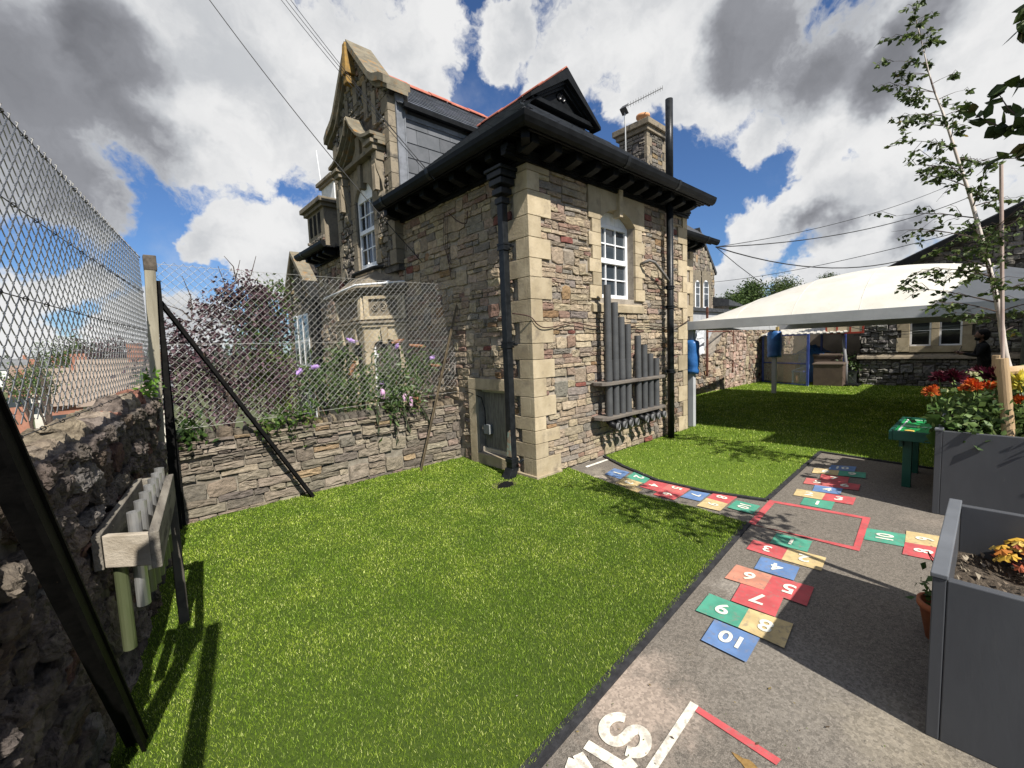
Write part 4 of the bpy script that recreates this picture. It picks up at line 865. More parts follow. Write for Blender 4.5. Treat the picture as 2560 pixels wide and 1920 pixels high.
mb=MB(); mb.lathe([(.2,0),(.17,.16),(.0,.2)],(0.72,7.0,5.68),(0,0,1),14); mb.lathe([(.07,.1),(.07,.42),(.08,.43),(.08,.46),(.05,.46)],(0.72,6.98,5.7),(0,0,1),12); mb.build('metal_flue',mat('galvanised',(0.4,0.42,0.44),rough=0.4,metal=0.7),c,smooth=True)
mb=MB(); mb.tube([(0.45,7.55,5.6),(0.4,7.6,6.5)],.012,5); mb.build('lightning_rod',WHITE,c)
# ---------------------------------------------------------------- garden walls and chain link fences
MW=mat('pale_wall_mortar',(0.16,0.14,0.11),(0.25,0.225,0.18),scale=12,rough=0.95,bump=0.7,bscale=50)
LW=thing('low_stone_wall','low rubble stone wall under the chain link, butting against the school house','wall',(-1.6,1.7,0))
LZ=0.80
mb=MB(); mb.hexa([(-3.3,1.58,-1.6),(0.0,1.58,-1.6),(0.0,1.95,-1.6),(-3.3,1.95,-1.6),(-3.3,1.60,LZ-.02),(0.02,1.60,LZ-.02),(0.02,1.92,LZ-.02),(-3.3,1.92,LZ-.02)]); mb.build('wall_core',MW,LW)
FW=lambda u,v,d:(u,1.59-d,v)
lay=layout((-3.24,0.02),(0.0,LZ),[],h=(0.03,0.10),w=(2.0,5.0),joint=0.009,tall=0.16,seed=51)
put_stones(LW,wall_stones(lay,FW,0.0,0.028,LOWW,0.4,0.16),300)
def cope_stones(parent,p0,p1,z,n,w,hh,pal,seed,mats=STONE,lean=0.15):
    """rough stones set on edge along the top of a wall"""
    rs=random.Random(seed); p0=np.array(p0,float);p1=np.array(p1,float);d=p1-p0;L_=np.linalg.norm(d);d/=L_; sd=np.array([-d[1],d[0]]); u=0; out=[]
    ws=[rs.uniform(.5,1.7) for _ in range(n)]; t=sum(ws); ws=[x/t*L_ for x in ws]
    for x in ws:
        h=hh*rs.uniform(.6,1.35); k=w*rs.uniform(.8,1.1); mb=MB(); mb.col=pick(pal); c=p0+d*(u+x/2); vs=[]
        ln=rs.uniform(-lean,lean)
        for zz,sx,sy in ((-.03,.46,.5),(h*.45,.48,.52),(h*.85,.40,.42),(h,.22,.25)):
            for a in range(8):
                th=2*math.pi*(a+.5)/8; ax=math.copysign(abs(math.cos(th))**.6,math.cos(th)); ay=math.copysign(abs(math.sin(th))**.6,math.sin(th))
                q=c+d*(ax*x*sx*rs.uniform(.85,1.08)+ln*zz)+sd*(ay*k*sy*rs.uniform(.8,1.1)); vs.append((q[0],q[1],z+zz+rs.uniform(-.02,.02)*(zz>0)))
        vs.append((c[0],c[1],z+h*1.02)); fs=[(r*8+i,r*8+(i+1)%8,(r+1)*8+(i+1)%8,(r+1)*8+i) for r in range(3) for i in range(8)]+[(24+i,24+(i+1)%8,32) for i in range(8)]
        mb.add(vs,fs); mb.build('coping_stone',mats,parent); u+=x
cope_stones(LW,(-3.3,1.76),(0.0,1.76),LZ-.03,34,.28,.10,[((0.14,0.115,0.085),3),((0.18,0.145,0.10),2),((0.10,0.088,0.07),3),((0.20,0.16,0.09),1)],52)
# boundary wall running beside the camera
def bx_(y): return -3.23+(y-1.5)*0.155
BW=thing('boundary_wall','tall dark rubble boundary wall in its own shade along the left side of the lawn','wall',(bx_(-1),-1,0))
BZ=1.22
mb=MB(); Y0,Y1=-4.6,1.75

for (ya,yb,oa,ob) in ((Y0,1.12,.08,.08),(1.12,Y1,.27,.30)):
    mb.hexa([(bx_(ya)-.46,ya,-1.6),(bx_(ya)-oa,ya,-1.6),(bx_(yb)-ob,yb,-1.6),(bx_(yb)-.46,yb,-1.6),(bx_(ya)-.43,ya,BZ),(bx_(ya)-oa-.01,ya,BZ),(bx_(yb)-ob-.01,yb,BZ),(bx_(yb)-.43,yb,BZ)])
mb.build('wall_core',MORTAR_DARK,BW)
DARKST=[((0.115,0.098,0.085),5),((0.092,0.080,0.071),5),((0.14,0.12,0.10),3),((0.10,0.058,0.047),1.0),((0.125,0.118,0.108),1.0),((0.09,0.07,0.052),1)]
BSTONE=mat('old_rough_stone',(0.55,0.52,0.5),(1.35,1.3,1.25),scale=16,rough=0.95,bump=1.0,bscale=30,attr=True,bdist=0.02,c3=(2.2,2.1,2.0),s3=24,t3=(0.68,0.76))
FBW=lambda u,v,d:(bx_(u)-.085+d,u,v)
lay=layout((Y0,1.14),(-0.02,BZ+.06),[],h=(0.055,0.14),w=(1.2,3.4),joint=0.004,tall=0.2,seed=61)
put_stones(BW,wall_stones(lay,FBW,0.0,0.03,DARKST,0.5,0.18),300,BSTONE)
BCOPE=[((0.17,0.145,0.11),4),((0.22,0.19,0.15),2),((0.13,0.113,0.095),3),((0.20,0.10,0.07),.8),((0.26,0.21,0.13),1),((0.20,0.185,0.165),2)]
cope_stones(BW,(bx_(-4.4)-.18,-4.4),(bx_(1.12)-.18,1.12),BZ-.04,34,.24,.15,BCOPE,62,BSTONE,.4)
cope_stones(BW,(bx_(-4.4)-.36,-4.4),(bx_(1.5)-.36,1.5),BZ-.08,36,.26,.13,BCOPE,63,BSTONE,.4)
# the near wall is seen close up: give its stones rounded, broken faces
tx=bpy.data.textures.new('rock_noise','CLOUDS'); tx.noise_scale=0.05; tx.noise_depth=4
tx2=bpy.data.textures.new('rock_noise_fine','CLOUDS'); tx2.noise_scale=0.014; tx2.noise_depth=2
for c_ in list(BW.children):
    if not c_.name.startswith(('stone','coping_stone','small_stones')): continue
    m_=c_.modifiers.new('sub','SUBSURF'); m_.levels=m_.render_levels=2
    for t_,s__ in ((tx,.04),(tx2,.022)):
        m_=c_.modifiers.new('rock','DISPLACE'); m_.texture=t_; m_.strength=s__; m_.texture_coords='GLOBAL'; m_.mid_level=.5
# chain link
WIRE=mat('galvanised_wire',(0.34,0.33,0.31),(0.46,0.45,0.42),scale=25,rough=0.45,metal=0.4)
OLDW=mat('dull_line_wire',(0.06,0.055,0.05),(0.12,0.11,0.10),scale=20,rough=0.6,metal=0.3)
TIMB=mat('weathered_post',(0.19,0.17,0.125),(0.29,0.265,0.20),scale=9,rough=0.9,bump=0.5,stretch=(1,1,.15),c3=(0.12,0.11,0.085),s3=7,t3=(.56,.7))
STEEL=mat('black_steel_angle',(0.004,0.004,0.004),(0.009,0.0085,0.008),scale=14,rough=0.7,bump=0.2,c3=(0.07,0.05,0.03),s3=16,t3=(.68,.74),spec=.08)
def chainlink(name,parent,p0,p1,zb,zt_,pitch=0.071,r=0.0016,n=4,bulge=0.0,sag=0.0,zb1=None,zt1=None):
    """interwoven zigzag wires between two plan points"""
    p0=np.array(p0,float);p1=np.array(p1,float);d=p1-p0;L_=np.linalg.norm(d);d/=L_;nn=np.array([-d[1],d[0]]); hp=pitch/2
    N=int(L_/hp); V=[];Fq=[]; o=0
    zb1=zb if zb1 is None else zb1; zt1=zt_ if zt1 is None else zt1
    for k in range(N):
        u=(k+.5)*hp; f=u/L_; z0=zb+(zb1-zb)*f; z1=zt_+(zt1-zt_)*f-sag*4*f*(1-f); M_=int(round((z1-z0)/hp)); pts=[]
        for j in range(M_+1):
            z=z0+(z1-z0)*j/M_; right=((j+k)%2==0); uu=u+(hp*.52 if right else -hp*.52); dep=0.0035 if right else -0.0035
            b=bulge*math.sin(f*9+z*2)*.4
            for dz,du,dd in ((-hp*.16,-.18,-.6),(hp*.0,.0,.15),(hp*.16,-.18,.9)):
                if (j==0 and dz<0) or (j==M_ and dz>0): continue
                s=1 if right else -1
                q=p0+d*(uu+s*du*hp)+nn*(dep*(1 if dd>0 else -1)+b); pts.append((q[0],q[1],z+dz))
        # hooked ends
        P=np.array(pts); T=np.gradient(P,axis=0); T/=np.linalg.norm(T,axis=1)[:,None]
        A=np.cross(T,(nn[0],nn[1],0.0)); A/=np.linalg.norm(A,axis=1)[:,None]; B=np.cross(T,A); m=len(P)
        for a in range(n):
            th=2*math.pi*a/n; V.append(P+(A*math.cos(th)+B*math.sin(th))*r)
        blk=np.stack(V[-n:],1).reshape(-1,3); V=V[:-n]; V.append(blk)
        i=np.arange(m-1)[:,None]*n; a=np.arange(n)[None,:]; q=np.stack([i+a,i+(a+1)%n,i+n+(a+1)%n,i+n+a],-1).reshape(-1,4)+o; Fq.append(q); o+=m*n
    ob=fast_mesh(name,np.concatenate(V),np.concatenate(Fq),WIRE,smooth=True); ob['kind']='stuff'
    return place(ob,parent,'stuff')
FZ=2.49
F1=thing('chain_link_fence','chain link fence above the tall boundary wall, ending at the lichened timber corner post','fence',(bx_(-1)-.12,-1,1.3))
fx=lambda y: bx_(y)-.12
chainlink('wire_mesh',F1,(fx(1.5),1.5),(fx(-4.2),-4.2),1.41,2.52,n=5,r=0.0021,bulge=0.008,sag=0.03)
def wire(mb,a,b,sag,r,n=24,k=5):
    a=np.array(a,float);b=np.array(b,float); mb.tube([a+(b-a)*i/n-np.array((0,0,sag*4*(i/n)*(1-i/n))) for i in range(n+1)],r,k)
for z,s in ((2.50,.03),(2.20,.04),(1.86,.02),(1.40,.02)):
    mb=MB(); wire(mb,(fx(1.5)+.004,1.5,z),(fx(-4.2)+.004,-4.2,z-.02),s,.0022); mb.build('line_wire',OLDW,F1)
mb=MB()
for y in np.arange(-3.6,1.5,.21):
    for z,s in ((2.50,.03),(2.20,.04),(1.86,.02),(1.40,.02)):
        f=(1.5-y)/5.7; zz=z-.02*f-s*4*f*(1-f); mb.lathe([(.007,-.006),(.010,0),(.007,.006)],(fx(y)+.004,y,zz),(.15,1,0),6)
mb.build('wire_ties',OLDW,F1,kind='stuff')
cp=thing('fence_post','pale lichened square timber post at the corner of the two fences','post',(-3.33,1.50,0))
mb=MB(); mb.hexa([(-3.435,1.32,0.0),(-3.36,1.32,0),(-3.36,1.40,0),(-3.435,1.40,0),(-3.325,1.38,2.50),(-3.248,1.38,2.50),(-3.248,1.46,2.50),(-3.325,1.46,2.50)]); mb.build('post_shaft',TIMB,cp,bev=.004)
mb=MB(); mb.box(-3.332,-3.242,1.373,1.467,2.38,2.51); mb.build('rotten_post_top',mat('dark_rotten_wood',(0.06,0.05,0.04),(0.12,0.1,0.08),scale=15,rough=1),cp,bev=.006)
cp2=thing('steel_post','black steel angle post standing beside the timber corner post','post',(-3.24,1.50,0))
mb=MB(); mb.hexa([(-3.34,1.43,0),(-3.26,1.43,0),(-3.26,1.445,0),(-3.34,1.445,0),(-3.255,1.43,2.3),(-3.225,1.43,2.3),(-3.225,1.445,2.3),(-3.255,1.445,2.3)]); mb.box(-3.27,-3.262,1.446,1.50,0,2.3); mb.build('angle_bar',STEEL,cp2)
mb=MB(); mb.box(-3.25,-3.225,1.51,1.53,0,1.9); mb.build('back_bar',STEEL,cp2)
br=MB(); br.bar((-3.24,1.50,2.12),(-2.09,1.42,0.0),.045,.008,up=(0,1,0)); br.bar((-3.24,1.48,2.105),(-2.09,1.40,-0.02),.008,.045,up=(0,1,0)); tag(br.build('fence_brace',STEEL),'long black steel brace slanting down right from the corner post to the lawn','brace')
F2_=thing('chain_link_fence','chain link fence standing on the low stone wall in front of the bay window','fence',(-1.6,1.62,0.9))
chainlink('wire_mesh',F2_,(-3.28,1.60),(-2.10,1.60),0.93,2.50,n=4,r=0.0017,zb1=0.95,zt1=2.46)
chainlink('wire_mesh',F2_,(-2.10,1.585),(0.05,1.585),0.97,2.44,n=4,r=0.0019,zb1=1.03,zt1=2.52,bulge=.004)
for z0,z1 in ((2.47,2.44),(1.74,1.72),(0.93,0.98)):
    mb=MB(); wire(mb,(-3.3,1.575,z0),(0.08,1.575,z1+(.05 if z1>2 else 0)),.01,.0018); mb.build('line_wire',WIRE,F2_)
sp=thing('steel_post','black steel angle post where the mesh fence meets the house wall','post',(0.12,1.5,0))
mb=MB(); mb.box(0.10,0.155,1.50,1.508,0,2.56); mb.box(0.147,0.155,1.508,1.56,0,2.56); mb.build('angle_bar',STEEL,sp)
br=MB(); br.bar((0.09,1.50,2.42),(-0.76,1.40,0.0),.028,.006,up=(0,1,0)); br.bar((0.09,1.49,2.42),(-0.76,1.385,0.0),.006,.028,up=(0,1,0)); tag(br.build('fence_brace',mat('rusty_angle',(0.07,0.055,0.035),(0.13,0.10,0.06),scale=10,rough=.7)),'thin rusty steel brace slanting down left from the fence end by the house','brace')
# near post and its brace (the post stands just outside the picture and throws its shadow in)
nb=thing('fence_post','black steel fence post beside the camera with a raking brace against the boundary wall','post',(bx_(-2.95)+.03,-2.95,0))
px_=-3.80
mb=MB(); mb.box(px_,px_+.07,-2.99,-2.92,0,2.55); mb.build('post_shaft',STEEL,nb)
mb=MB(); a=(px_-.02,-2.9,2.45); b=(-3.615,-1.27,0.0); mb.bar(a,b,.075,.012,up=(1,0,0)); mb.build('raking_brace',STEEL,nb)
mb=MB(); mb.bar((a[0]-.02,a[1]+.035,a[2]),(b[0]-.02,b[1]+.035,b[2]),.012,.07,up=(1,0,0)); mb.build('brace_flange',STEEL,nb)
# weeds on the walls
LEAFM=mat('leaf_green',(0.75,0.8,0.7),(1.2,1.2,1.15),scale=8,rough=0.5,attr=True,trans=0.3,spec=0.3)
LEAFD=mat('leaf_matt',(0.75,0.75,0.75),(1.25,1.25,1.25),scale=6,rough=0.6,attr=True,trans=0.18,spec=0.25)
GRN=[((0.075,0.13,0.025),5),((0.055,0.10,0.02),5),((0.11,0.17,0.035),3),((0.04,0.075,0.018),3),((0.16,0.20,0.05),1)]
def leaves_np(pos,size,pal,nrm_bias=None,asp=0.55,fold=0.25,droop=0.3):
    """pos (n,3) -> folded leaf quads; returns v,f,cols"""
    n=len(pos); a=rng.normal(size=(n,3)); 
    a[:,2]-=droop; a/=np.linalg.norm(a,axis=1)[:,None]; b=rng.normal(size=(n,3)); b-=a*(a*b).sum(1)[:,None]; b/=np.linalg.norm(b,axis=1)[:,None]; c=np.cross(a,b)
    s=(size*rng.uniform(.65,1.25,n))[:,None]; w=s*asp/2
    base=pos; tip=pos+a*s; mid=pos+a*s*.45
    l=mid+b*w+c*s*fold*.4; r_=mid-b*w+c*s*fold*.4
    v=np.stack([base,r_,tip,l],1).reshape(-1,3); i=np.arange(n)*4; f=np.concatenate([np.stack([i,i+1,i+2],1),np.stack([i,i+2,i+3],1)])
    P=np.array([p for p,_ in pal]);W_=np.array([w_ for _,w_ in pal],float);W_/=W_.sum(); col=P[rng.choice(len(P),n,p=W_)]*rng.uniform(.8,1.2,(n,1)); return v,f,np.concatenate([col,col])
def foliage(name,blobs_,n,size,pal,m,parent=None,kind=None,asp=.55,shell=.55,droop=.3):
    """blobs_: (cx,cy,cz,rx,ry,rz); leaves gathered into clumps through the volume"""
    vol=np.array([b[3]*b[4]*b[5] for b in blobs_])**.66; cnt=(vol/vol.sum()*n).astype(int)+1; pos=[]
    for b,k in zip(blobs_,cnt):
        ncl=max(3,k//14); q=rng.normal(size=(ncl,3)); q/=np.linalg.norm(q,axis=1)[:,None]; q*=(shell+(1-shell)*rng.random((ncl,1)))**.8
        q=q*np.array(b[3:6])+np.array(b[:3]); idx=rng.integers(0,ncl,k); pos.append(q[idx]+rng.normal(size=(k,3))*min(size*1.5,b[3]*.5))
    v,f,c=leaves_np(np.concatenate(pos),size,pal,asp=asp,droop=droop); o=fast_mesh(name,v,f,m,c); return place(o,parent,'stuff')
tag(foliage('wall_weed',[(bx_(1.0)-.10,1.02,1.38,.06,.10,.10)],160,.05,[((0.14,0.26,0.03),3),((0.09,0.18,0.02),3)],LEAFM),'bright green weed growing on top of the boundary wall by the corner post','weed')
tag(foliage('wall_weed',[(-2.28,1.62,.88,.17,.08,.07),(-2.5,1.62,.84,.1,.08,.06),(-2.05,1.66,.95,.12,.08,.06)],420,.055,GRN,LEAFM),'green weed on the low wall behind the foot of the long brace','weed')
tag(foliage('wall_weed',[(-3.12,1.66,.9,.12,.1,.12)],200,.07,[((0.03,0.06,0.015),3),((0.05,0.09,0.02),2)],LEAFM),'dark ivy like weed on the low wall right of the corner post','weed')
# ---------------------------------------------------------------- canopy, far walls and buildings to the right
PVC=mat('white_pvc_fabric',(0.54,0.52,0.46),(0.60,0.585,0.53),scale=3,rough=0.6,bump=0.15,bscale=30,c3=(0.44,0.41,0.33),s3=4,t3=(.55,.9),det=8)
GALV=mat('light_grey_steel',(0.36,0.37,0.38),(0.41,0.42,0.43),scale=4,rough=0.5)
CX0,CX1,CY0,CY1,CZ=4.02,9.86,0.10,-4.75,1.91
CN=thing('canopy','white arched fabric canopy on grey steel posts over the far lawn','canopy',(7,-2,0))
nu,nv=36,36; vs=[]
def cz(u,v):
    a=1-(2*v-1)**2; b=1-abs(2*u-1)**2.6
    return CZ-.01+.80*(a**.85)*(b**.8)
for i in range(nu+1):
    for j in range(nv+1): u=i/nu;v=j/nv; vs.append((CX0+(CX1-CX0)*u,CY0+(CY1-CY0)*v,cz(u,v)))
mb=MB(); mb.add(vs,[(i*(nv+1)+j,(i+1)*(nv+1)+j,(i+1)*(nv+1)+j+1,i*(nv+1)+j+1) for i in range(nu) for j in range(nv)]); mb.build('fabric_roof',PVC,CN,smooth=True)
for k in range(1,6):
    v_=k/6; mb=MB(); mb.tube([(CX0+(CX1-CX0)*i/30,CY0+(CY1-CY0)*v_,cz(i/30,v_)+.003) for i in range(31)],.004,5); mb.build('fabric_seam',PVC,CN)
for (a,b) in (((CX0,CY0),(CX0,CY1)),((CX1,CY0+.35),(CX1,CY1)),((CX0,CY0),(CX1,CY0+.35)),((CX0,CY1),(CX1,CY1))):
    mb=MB(); mb.bar((a[0],a[1],CZ-.075),(b[0],b[1],CZ-.075),.09,.15); mb.build('edge_beam',GALV,CN,bev=.004)
PADB=mat('blue_pvc_padding',(0.02,0.095,0.28),(0.035,0.14,0.37),scale=5,rough=0.4,bump=0.6,bscale=9,bdist=.02,spec=.5)
for (x,y) in ((4.10,.06),(9.83,.45),(4.10,-4.7),(9.8,-4.7)):
    mb=MB(); mb.box(x-.05,x+.05,y-.05,y+.05,0,CZ-.14); mb.build('canopy_post',GALV,CN,bev=.004)
def pad(x,y,z0,z1,w,label):
    mb=MB(); n=14; k=12; vs=[]
    for i in range(k+1):
        z=z0+(z1-z0)*i/k; pinch=.90 if i in (2,) else (.93 if i in(0,k) else 1+random.uniform(-.03,.05))
        for j in range(n):
            t=2*math.pi*j/n; r=w*(abs(math.cos(t))**3+abs(math.sin(t))**3)**(-1/3)*pinch*(1+.02*math.sin(3*t+i*.8)); vs.append((x+r*math.cos(t),y+r*math.sin(t),z+.015*math.sin(2*t+1)*(i==k or i==0)))
    mb.add(vs,[(i*n+j,i*n+(j+1)%n,(i+1)*n+(j+1)%n,(i+1)*n+j) for i in range(k) for j in range(n)]+[tuple(range(k*n,k*n+n)),tuple(range(n))[::-1]])
    o=mb.build('post_padding',PADB,smooth=True); tag(o,label,'post padding')
    return o
pad(4.10,.06,.98,1.57,.115,'bright blue padded sleeve tied round the canopy post next to the house')
pad(9.83,.45,1.02,1.72,.17,'dark blue padded sleeve on the farther canopy post in the shade')
tag((lambda mb:(mb.box(9.72,9.94,.34,.56,1.70,1.84),mb.build('foam_collar',mat('dirty_yellow_foam',(0.30,0.22,0.08),(0.4,0.3,0.13),scale=9,rough=1)))[1])(MB()),'dirty yellow foam collar above the farther blue padding','foam')
# right hand stone building
SB=thing('stone_classroom','grey rubble stone classroom with a pair of mullioned windows right of the canopy','building',(13.2,-3,0))
FS=lambda u,v,d:(13.2-d,u,v)
W2=[(-2.38,-1.90,1.02,1.75),(-2.86,-2.44,1.02,1.75)]
y1=-0.86
WW=[(-2.42,-1.98,1.16,1.98),(-3.02,-2.58,1.16,1.98)]
def core2(U,V,holes):
    us=sorted({U[0],U[1],*[h[0] for h in holes],*[h[1] for h in holes]}); mb=MB()
    for a,b in zip(us[:-1],us[1:]):
        sp=[V]
        for h in holes:
            if h[0]<=a+1e-6 and h[1]>=b-1e-6: sp=[(V[0],h[2]),(h[3],V[1])]
        for s,e in sp: mb.box(13.2,13.5,a,b,s,e)
    return mb.build('wall',MORTAR_DARK,SB)
core2((-7.5,y1),(-.3,2.9),WW)
mb=MB(); mb.add([(13.2,-7.5,2.9),(13.2,y1,2.9),(13.2,-5.9,5.3)],[(0,1,2)]); mb.box(13.2,16,y1-.3,y1,-.3,2.9); mb.build('gable_wall',MORTAR_DARK,SB)
RF=mat('dark_slate_roof',(0.03,0.032,0.036),(0.055,0.058,0.063),scale=6,rough=.7,bump=.3,bscale=30)
mb=MB(); mb.hexa([(12.85,-.35,2.78),(18,-.35,2.78),(18,-5.9,5.42),(12.85,-5.9,5.42),(12.85,-.35,2.9),(18,-.35,2.9),(18,-5.9,5.54),(12.85,-5.9,5.54)]); mb.build('roof',RF,SB)
mb=MB(); mb.hexa([(12.82,-.33,2.66),(12.86,-.33,2.66),(12.86,-5.9,5.30),(12.82,-5.9,5.30),(12.82,-.33,2.86),(12.86,-.33,2.86),(12.86,-5.9,5.50),(12.82,-5.9,5.50)]); mb.build('bargeboard',BLACK,SB)
ex=[(-3.25,-1.75,.98,2.2)]
lay=layout((-4.6,y1),(0.0,.80),[],h=(.06,.14),w=(1.3,3.2),seed=71)+layout((-4.6,y1),(.98,2.85),ex,h=(.06,.14),w=(1.3,3.2),seed=72)+layout((-5.2,-2.2),(2.9,4.9),[],h=(.07,.14),seed=73,topf=lambda y:2.85+(-y-.9)*.475)
put_stones(SB,[(i,f) for i,f in wall_stones(lay,FS,0,.05,SLATEY,.45,.16)],300)
mb=MB(); mb.hexa([(13.08,-7.5,.80),(13.22,-7.5,.80),(13.22,y1+.05,.80),(13.08,y1+.05,.80),(13.10,-7.5,.86),(13.22,-7.5,.97),(13.22,y1+.05,.97),(13.10,y1+.05,.86)]); mb.build('string_course',ASHLAR_OLD,SB,bev=.006)
for i,(a,b,c,d) in enumerate([(-3.28,-3.02,1.0,1.42),(-3.2,-3.02,1.42,1.7),(-3.28,-3.02,1.7,2.05),(-1.98,-1.70,1.0,1.40),(-1.98,-1.80,1.40,1.62),(-1.98,-1.70,1.62,2.05),(-2.58,-2.42,1.16,1.98),(-3.28,-1.70,1.98,2.3),(-3.02,-1.98,.98,1.16)]):
    mb=MB(); mb.box(13.14 if i!=6 else 13.16,13.3,a+.002,b-.002,c+.002,d-.002); mb.build('window_surround_stone',ASHLAR,SB,bev=.005)
for (a,b,c,d) in WW:
    mb=MB(); 
    for q in ((a,a+.04,c,d),(b-.04,b,c,d),(a+.04,b-.04,c,c+.04),(a+.04,b-.04,d-.04,d),(a+.04,b-.04,c+.42,c+.435)): mb.box(13.22,13.26,*q)
    w=mb.build('window',WHITE,SB); mb=MB(); mb.add([(13.25,a,c),(13.25,b,c),(13.25,b,d),(13.25,a,d)],[(0,1,2,3)]); mb.build('pane',glass_mat('dark_glass',(0.01,0.011,0.011),.05),w)
DOORG=mat('drab_door_paint',(0.085,0.09,0.07),(0.11,0.115,0.09),scale=4,rough=.6)
mb=MB(); mb.box(12.9,13.14,-5.4,-4.05,0,2.25); mb.build('door_lobby',DOORG,SB,bev=.01)
for y in (-4.30,-4.62,-4.95): mb=MB(); mb.box(12.87,12.91,y-.02,y+.02,0,2.2); mb.build('door_stile',mat('pale_trim',(0.25,0.24,0.2),rough=.7),SB)
# far wall with tarpaulin and mesh
FWL=thing('far_stone_wall','rubble wall behind the canopy post stepping up towards the back of the yard','wall',(10,2,0))
def seg(p,q,z0p,z0q,th=.35,seed=1,pal=SAND,name='wall_core'):
    p=np.array(p);q=np.array(q);d=q-p;L_=np.linalg.norm(d);d/=L_;nn=np.array([d[1],-d[0]])
    mb=MB(); mb.hexa([(p[0],p[1],-.3),(q[0],q[1],-.3),(q[0]-nn[0]*th,q[1]-nn[1]*th,-.3),(p[0]-nn[0]*th,p[1]-nn[1]*th,-.3),(p[0],p[1],z0p),(q[0],q[1],z0q),(q[0]-nn[0]*th,q[1]-nn[1]*th,z0q),(p[0]-nn[0]*th,p[1]-nn[1]*th,z0p)]); mb.build(name,MORTAR,FWL)
    tf=lambda u: z0p+(z0q-z0p)*u/L_
    return wall_stones(layout((0,L_),(0,max(z0p,z0q)),[],h=(.07,.15),w=(1.2,2.6),seed=seed,topf=tf),lambda u,v,dd:(p[0]+d[0]*u+nn[0]*(dd+.002),p[1]+d[1]*u+nn[1]*(dd+.002),v),0,.04,pal,.4)
PINK=[((0.36,0.26,0.215),4),((0.32,0.235,0.19),4),((0.40,0.31,0.25),3),((0.30,0.25,0.21),3)]
# nn must point to the yard (-y side)
s1=seg((6.7,2.15),(9.6,2.05),1.02,1.05,seed=81,pal=SAND); s2=seg((9.6,2.05),(10.4,2.0),1.05,1.9,seed=82,pal=SAND); s3=seg((10.4,2.0),(11.9,1.95),1.9,1.85,seed=83,pal=PINK)
s4=seg((11.9,1.95),(16.5,1.8),1.85,1.8,seed=84,pal=SAND)
put_stones(FWL,s1+s2+s3+s4,300)
cope_stones(FWL,(6.7,2.3),(9.6,2.22),1.0,26,.35,.12,[((0.13,0.11,0.09),3),((0.2,0.17,0.13),2)],85)
TARP=mat('white_tarpaulin',(0.55,0.57,0.60),(0.72,0.74,0.77),scale=3,rough=.45,bump=.8,bscale=4,bdist=.05)
mb=MB(); n=30;k=8; vs=[(6.9+2.9*i/n,2.35+.05*math.sin(i*1.3)+.03*math.sin(j*2+i),1.12+.75*j/k+(.10*math.sin(i*.6) if j==0 else 0)) for j in range(k+1) for i in range(n+1)]
mb.add(vs,[(j*(n+1)+i,j*(n+1)+i+1,(j+1)*(n+1)+i+1,(j+1)*(n+1)+i) for j in range(k) for i in range(n)]); tag(mb.build('tarpaulin',TARP,smooth=True),'crumpled white tarpaulin hung behind the far wall under the canopy edge','tarpaulin')
RUST=mat('rusty_steel',(0.10,0.04,0.03),(0.16,0.07,0.045),scale=12,rough=.8)
fz=thing('mesh_screen','tall mesh screen on rusty posts standing on the far stone wall','fence',(9.5,2.0,0))
for x in (9.05,10.9,11.95):
    mb=MB(); mb.box(x-.025,x+.025,1.93,1.98,0.5,2.5); mb.build('rusty_post',RUST,fz)
mb=MB(); mb.box(9.0,12.0,1.94,1.97,1.78,1.82); mb.build('rail',RUST,fz)
# play enclosure
BLUEF=mat('blue_steel',(0.03,0.05,0.20),(0.05,0.08,0.28),scale=9,rough=.5)
EN=thing('play_shelter','blue framed play shelter with clear plastic screen and corrugated lean-to roof','shelter',(12.3,.8,0))
A_=np.array((13.0,1.75));B_=np.array((12.05,.20))
mb=MB()
for P in (A_,B_): mb.box(P[0]-.03,P[0]+.03,P[1]-.03,P[1]+.03,0,1.62); mb.build('frame_post',BLUEF,EN); mb=MB()
for z in (.04,.70,1.6): mb=MB(); mb.bar((*A_,z),(*B_,z),.04,.04 if z>1 else .03); mb.build('frame_rail',BLUEF,EN)
mb=MB(); mb.bar((*A_,.83),(*B_,.83),.006,1.5); mb.build('clear_screen',glass_mat('clear_plastic',(0.5,0.5,0.48),.12,.22),EN)
for (x,y) in ((12.9,-.55),(13.6,.2)): mb=MB(); mb.box(x-.03,x+.03,y-.03,y+.03,0,1.66); mb.build('frame_post',BLUEF,EN)
mb=MB(); n=28
for i in range(n):
    a=i/n;b=(i+1)/n; z=lambda t:.02*(1 if int(t*n)%2 else 0)
    p=A_+(np.array((12.35,-.75))-A_)*a; q=A_+(np.array((12.35,-.75))-A_)*b
    mb.hexa([(p[0]-.25,p[1],1.60+z(a)),(q[0]-.25,q[1],1.60+z(a)),(q[0]+2.6,q[1]+.6,1.84+z(a)),(p[0]+2.6,p[1]+.6,1.84+z(a)),(p[0]-.25,p[1],1.625+z(a)),(q[0]-.25,q[1],1.625+z(a)),(q[0]+2.6,q[1]+.6,1.865+z(a)),(p[0]+2.6,p[1]+.6,1.865+z(a))])
mb.build('corrugated_roof',mat('pale_corrugated',(0.40,0.38,0.33),(0.55,0.52,0.46),scale=5,rough=.7),EN)
mb=MB(); mb.box(16.4,16.6,-1.2,2.4,-.2,2.6); mb.build('back_wall',mat('back_render',(0.14,0.12,0.09),(0.2,0.17,0.13),scale=2,rough=.9),EN)
BOXB=mat('brown_storage_plastic',(0.085,0.06,0.048),(0.11,0.08,0.062),scale=5,rough=.6)
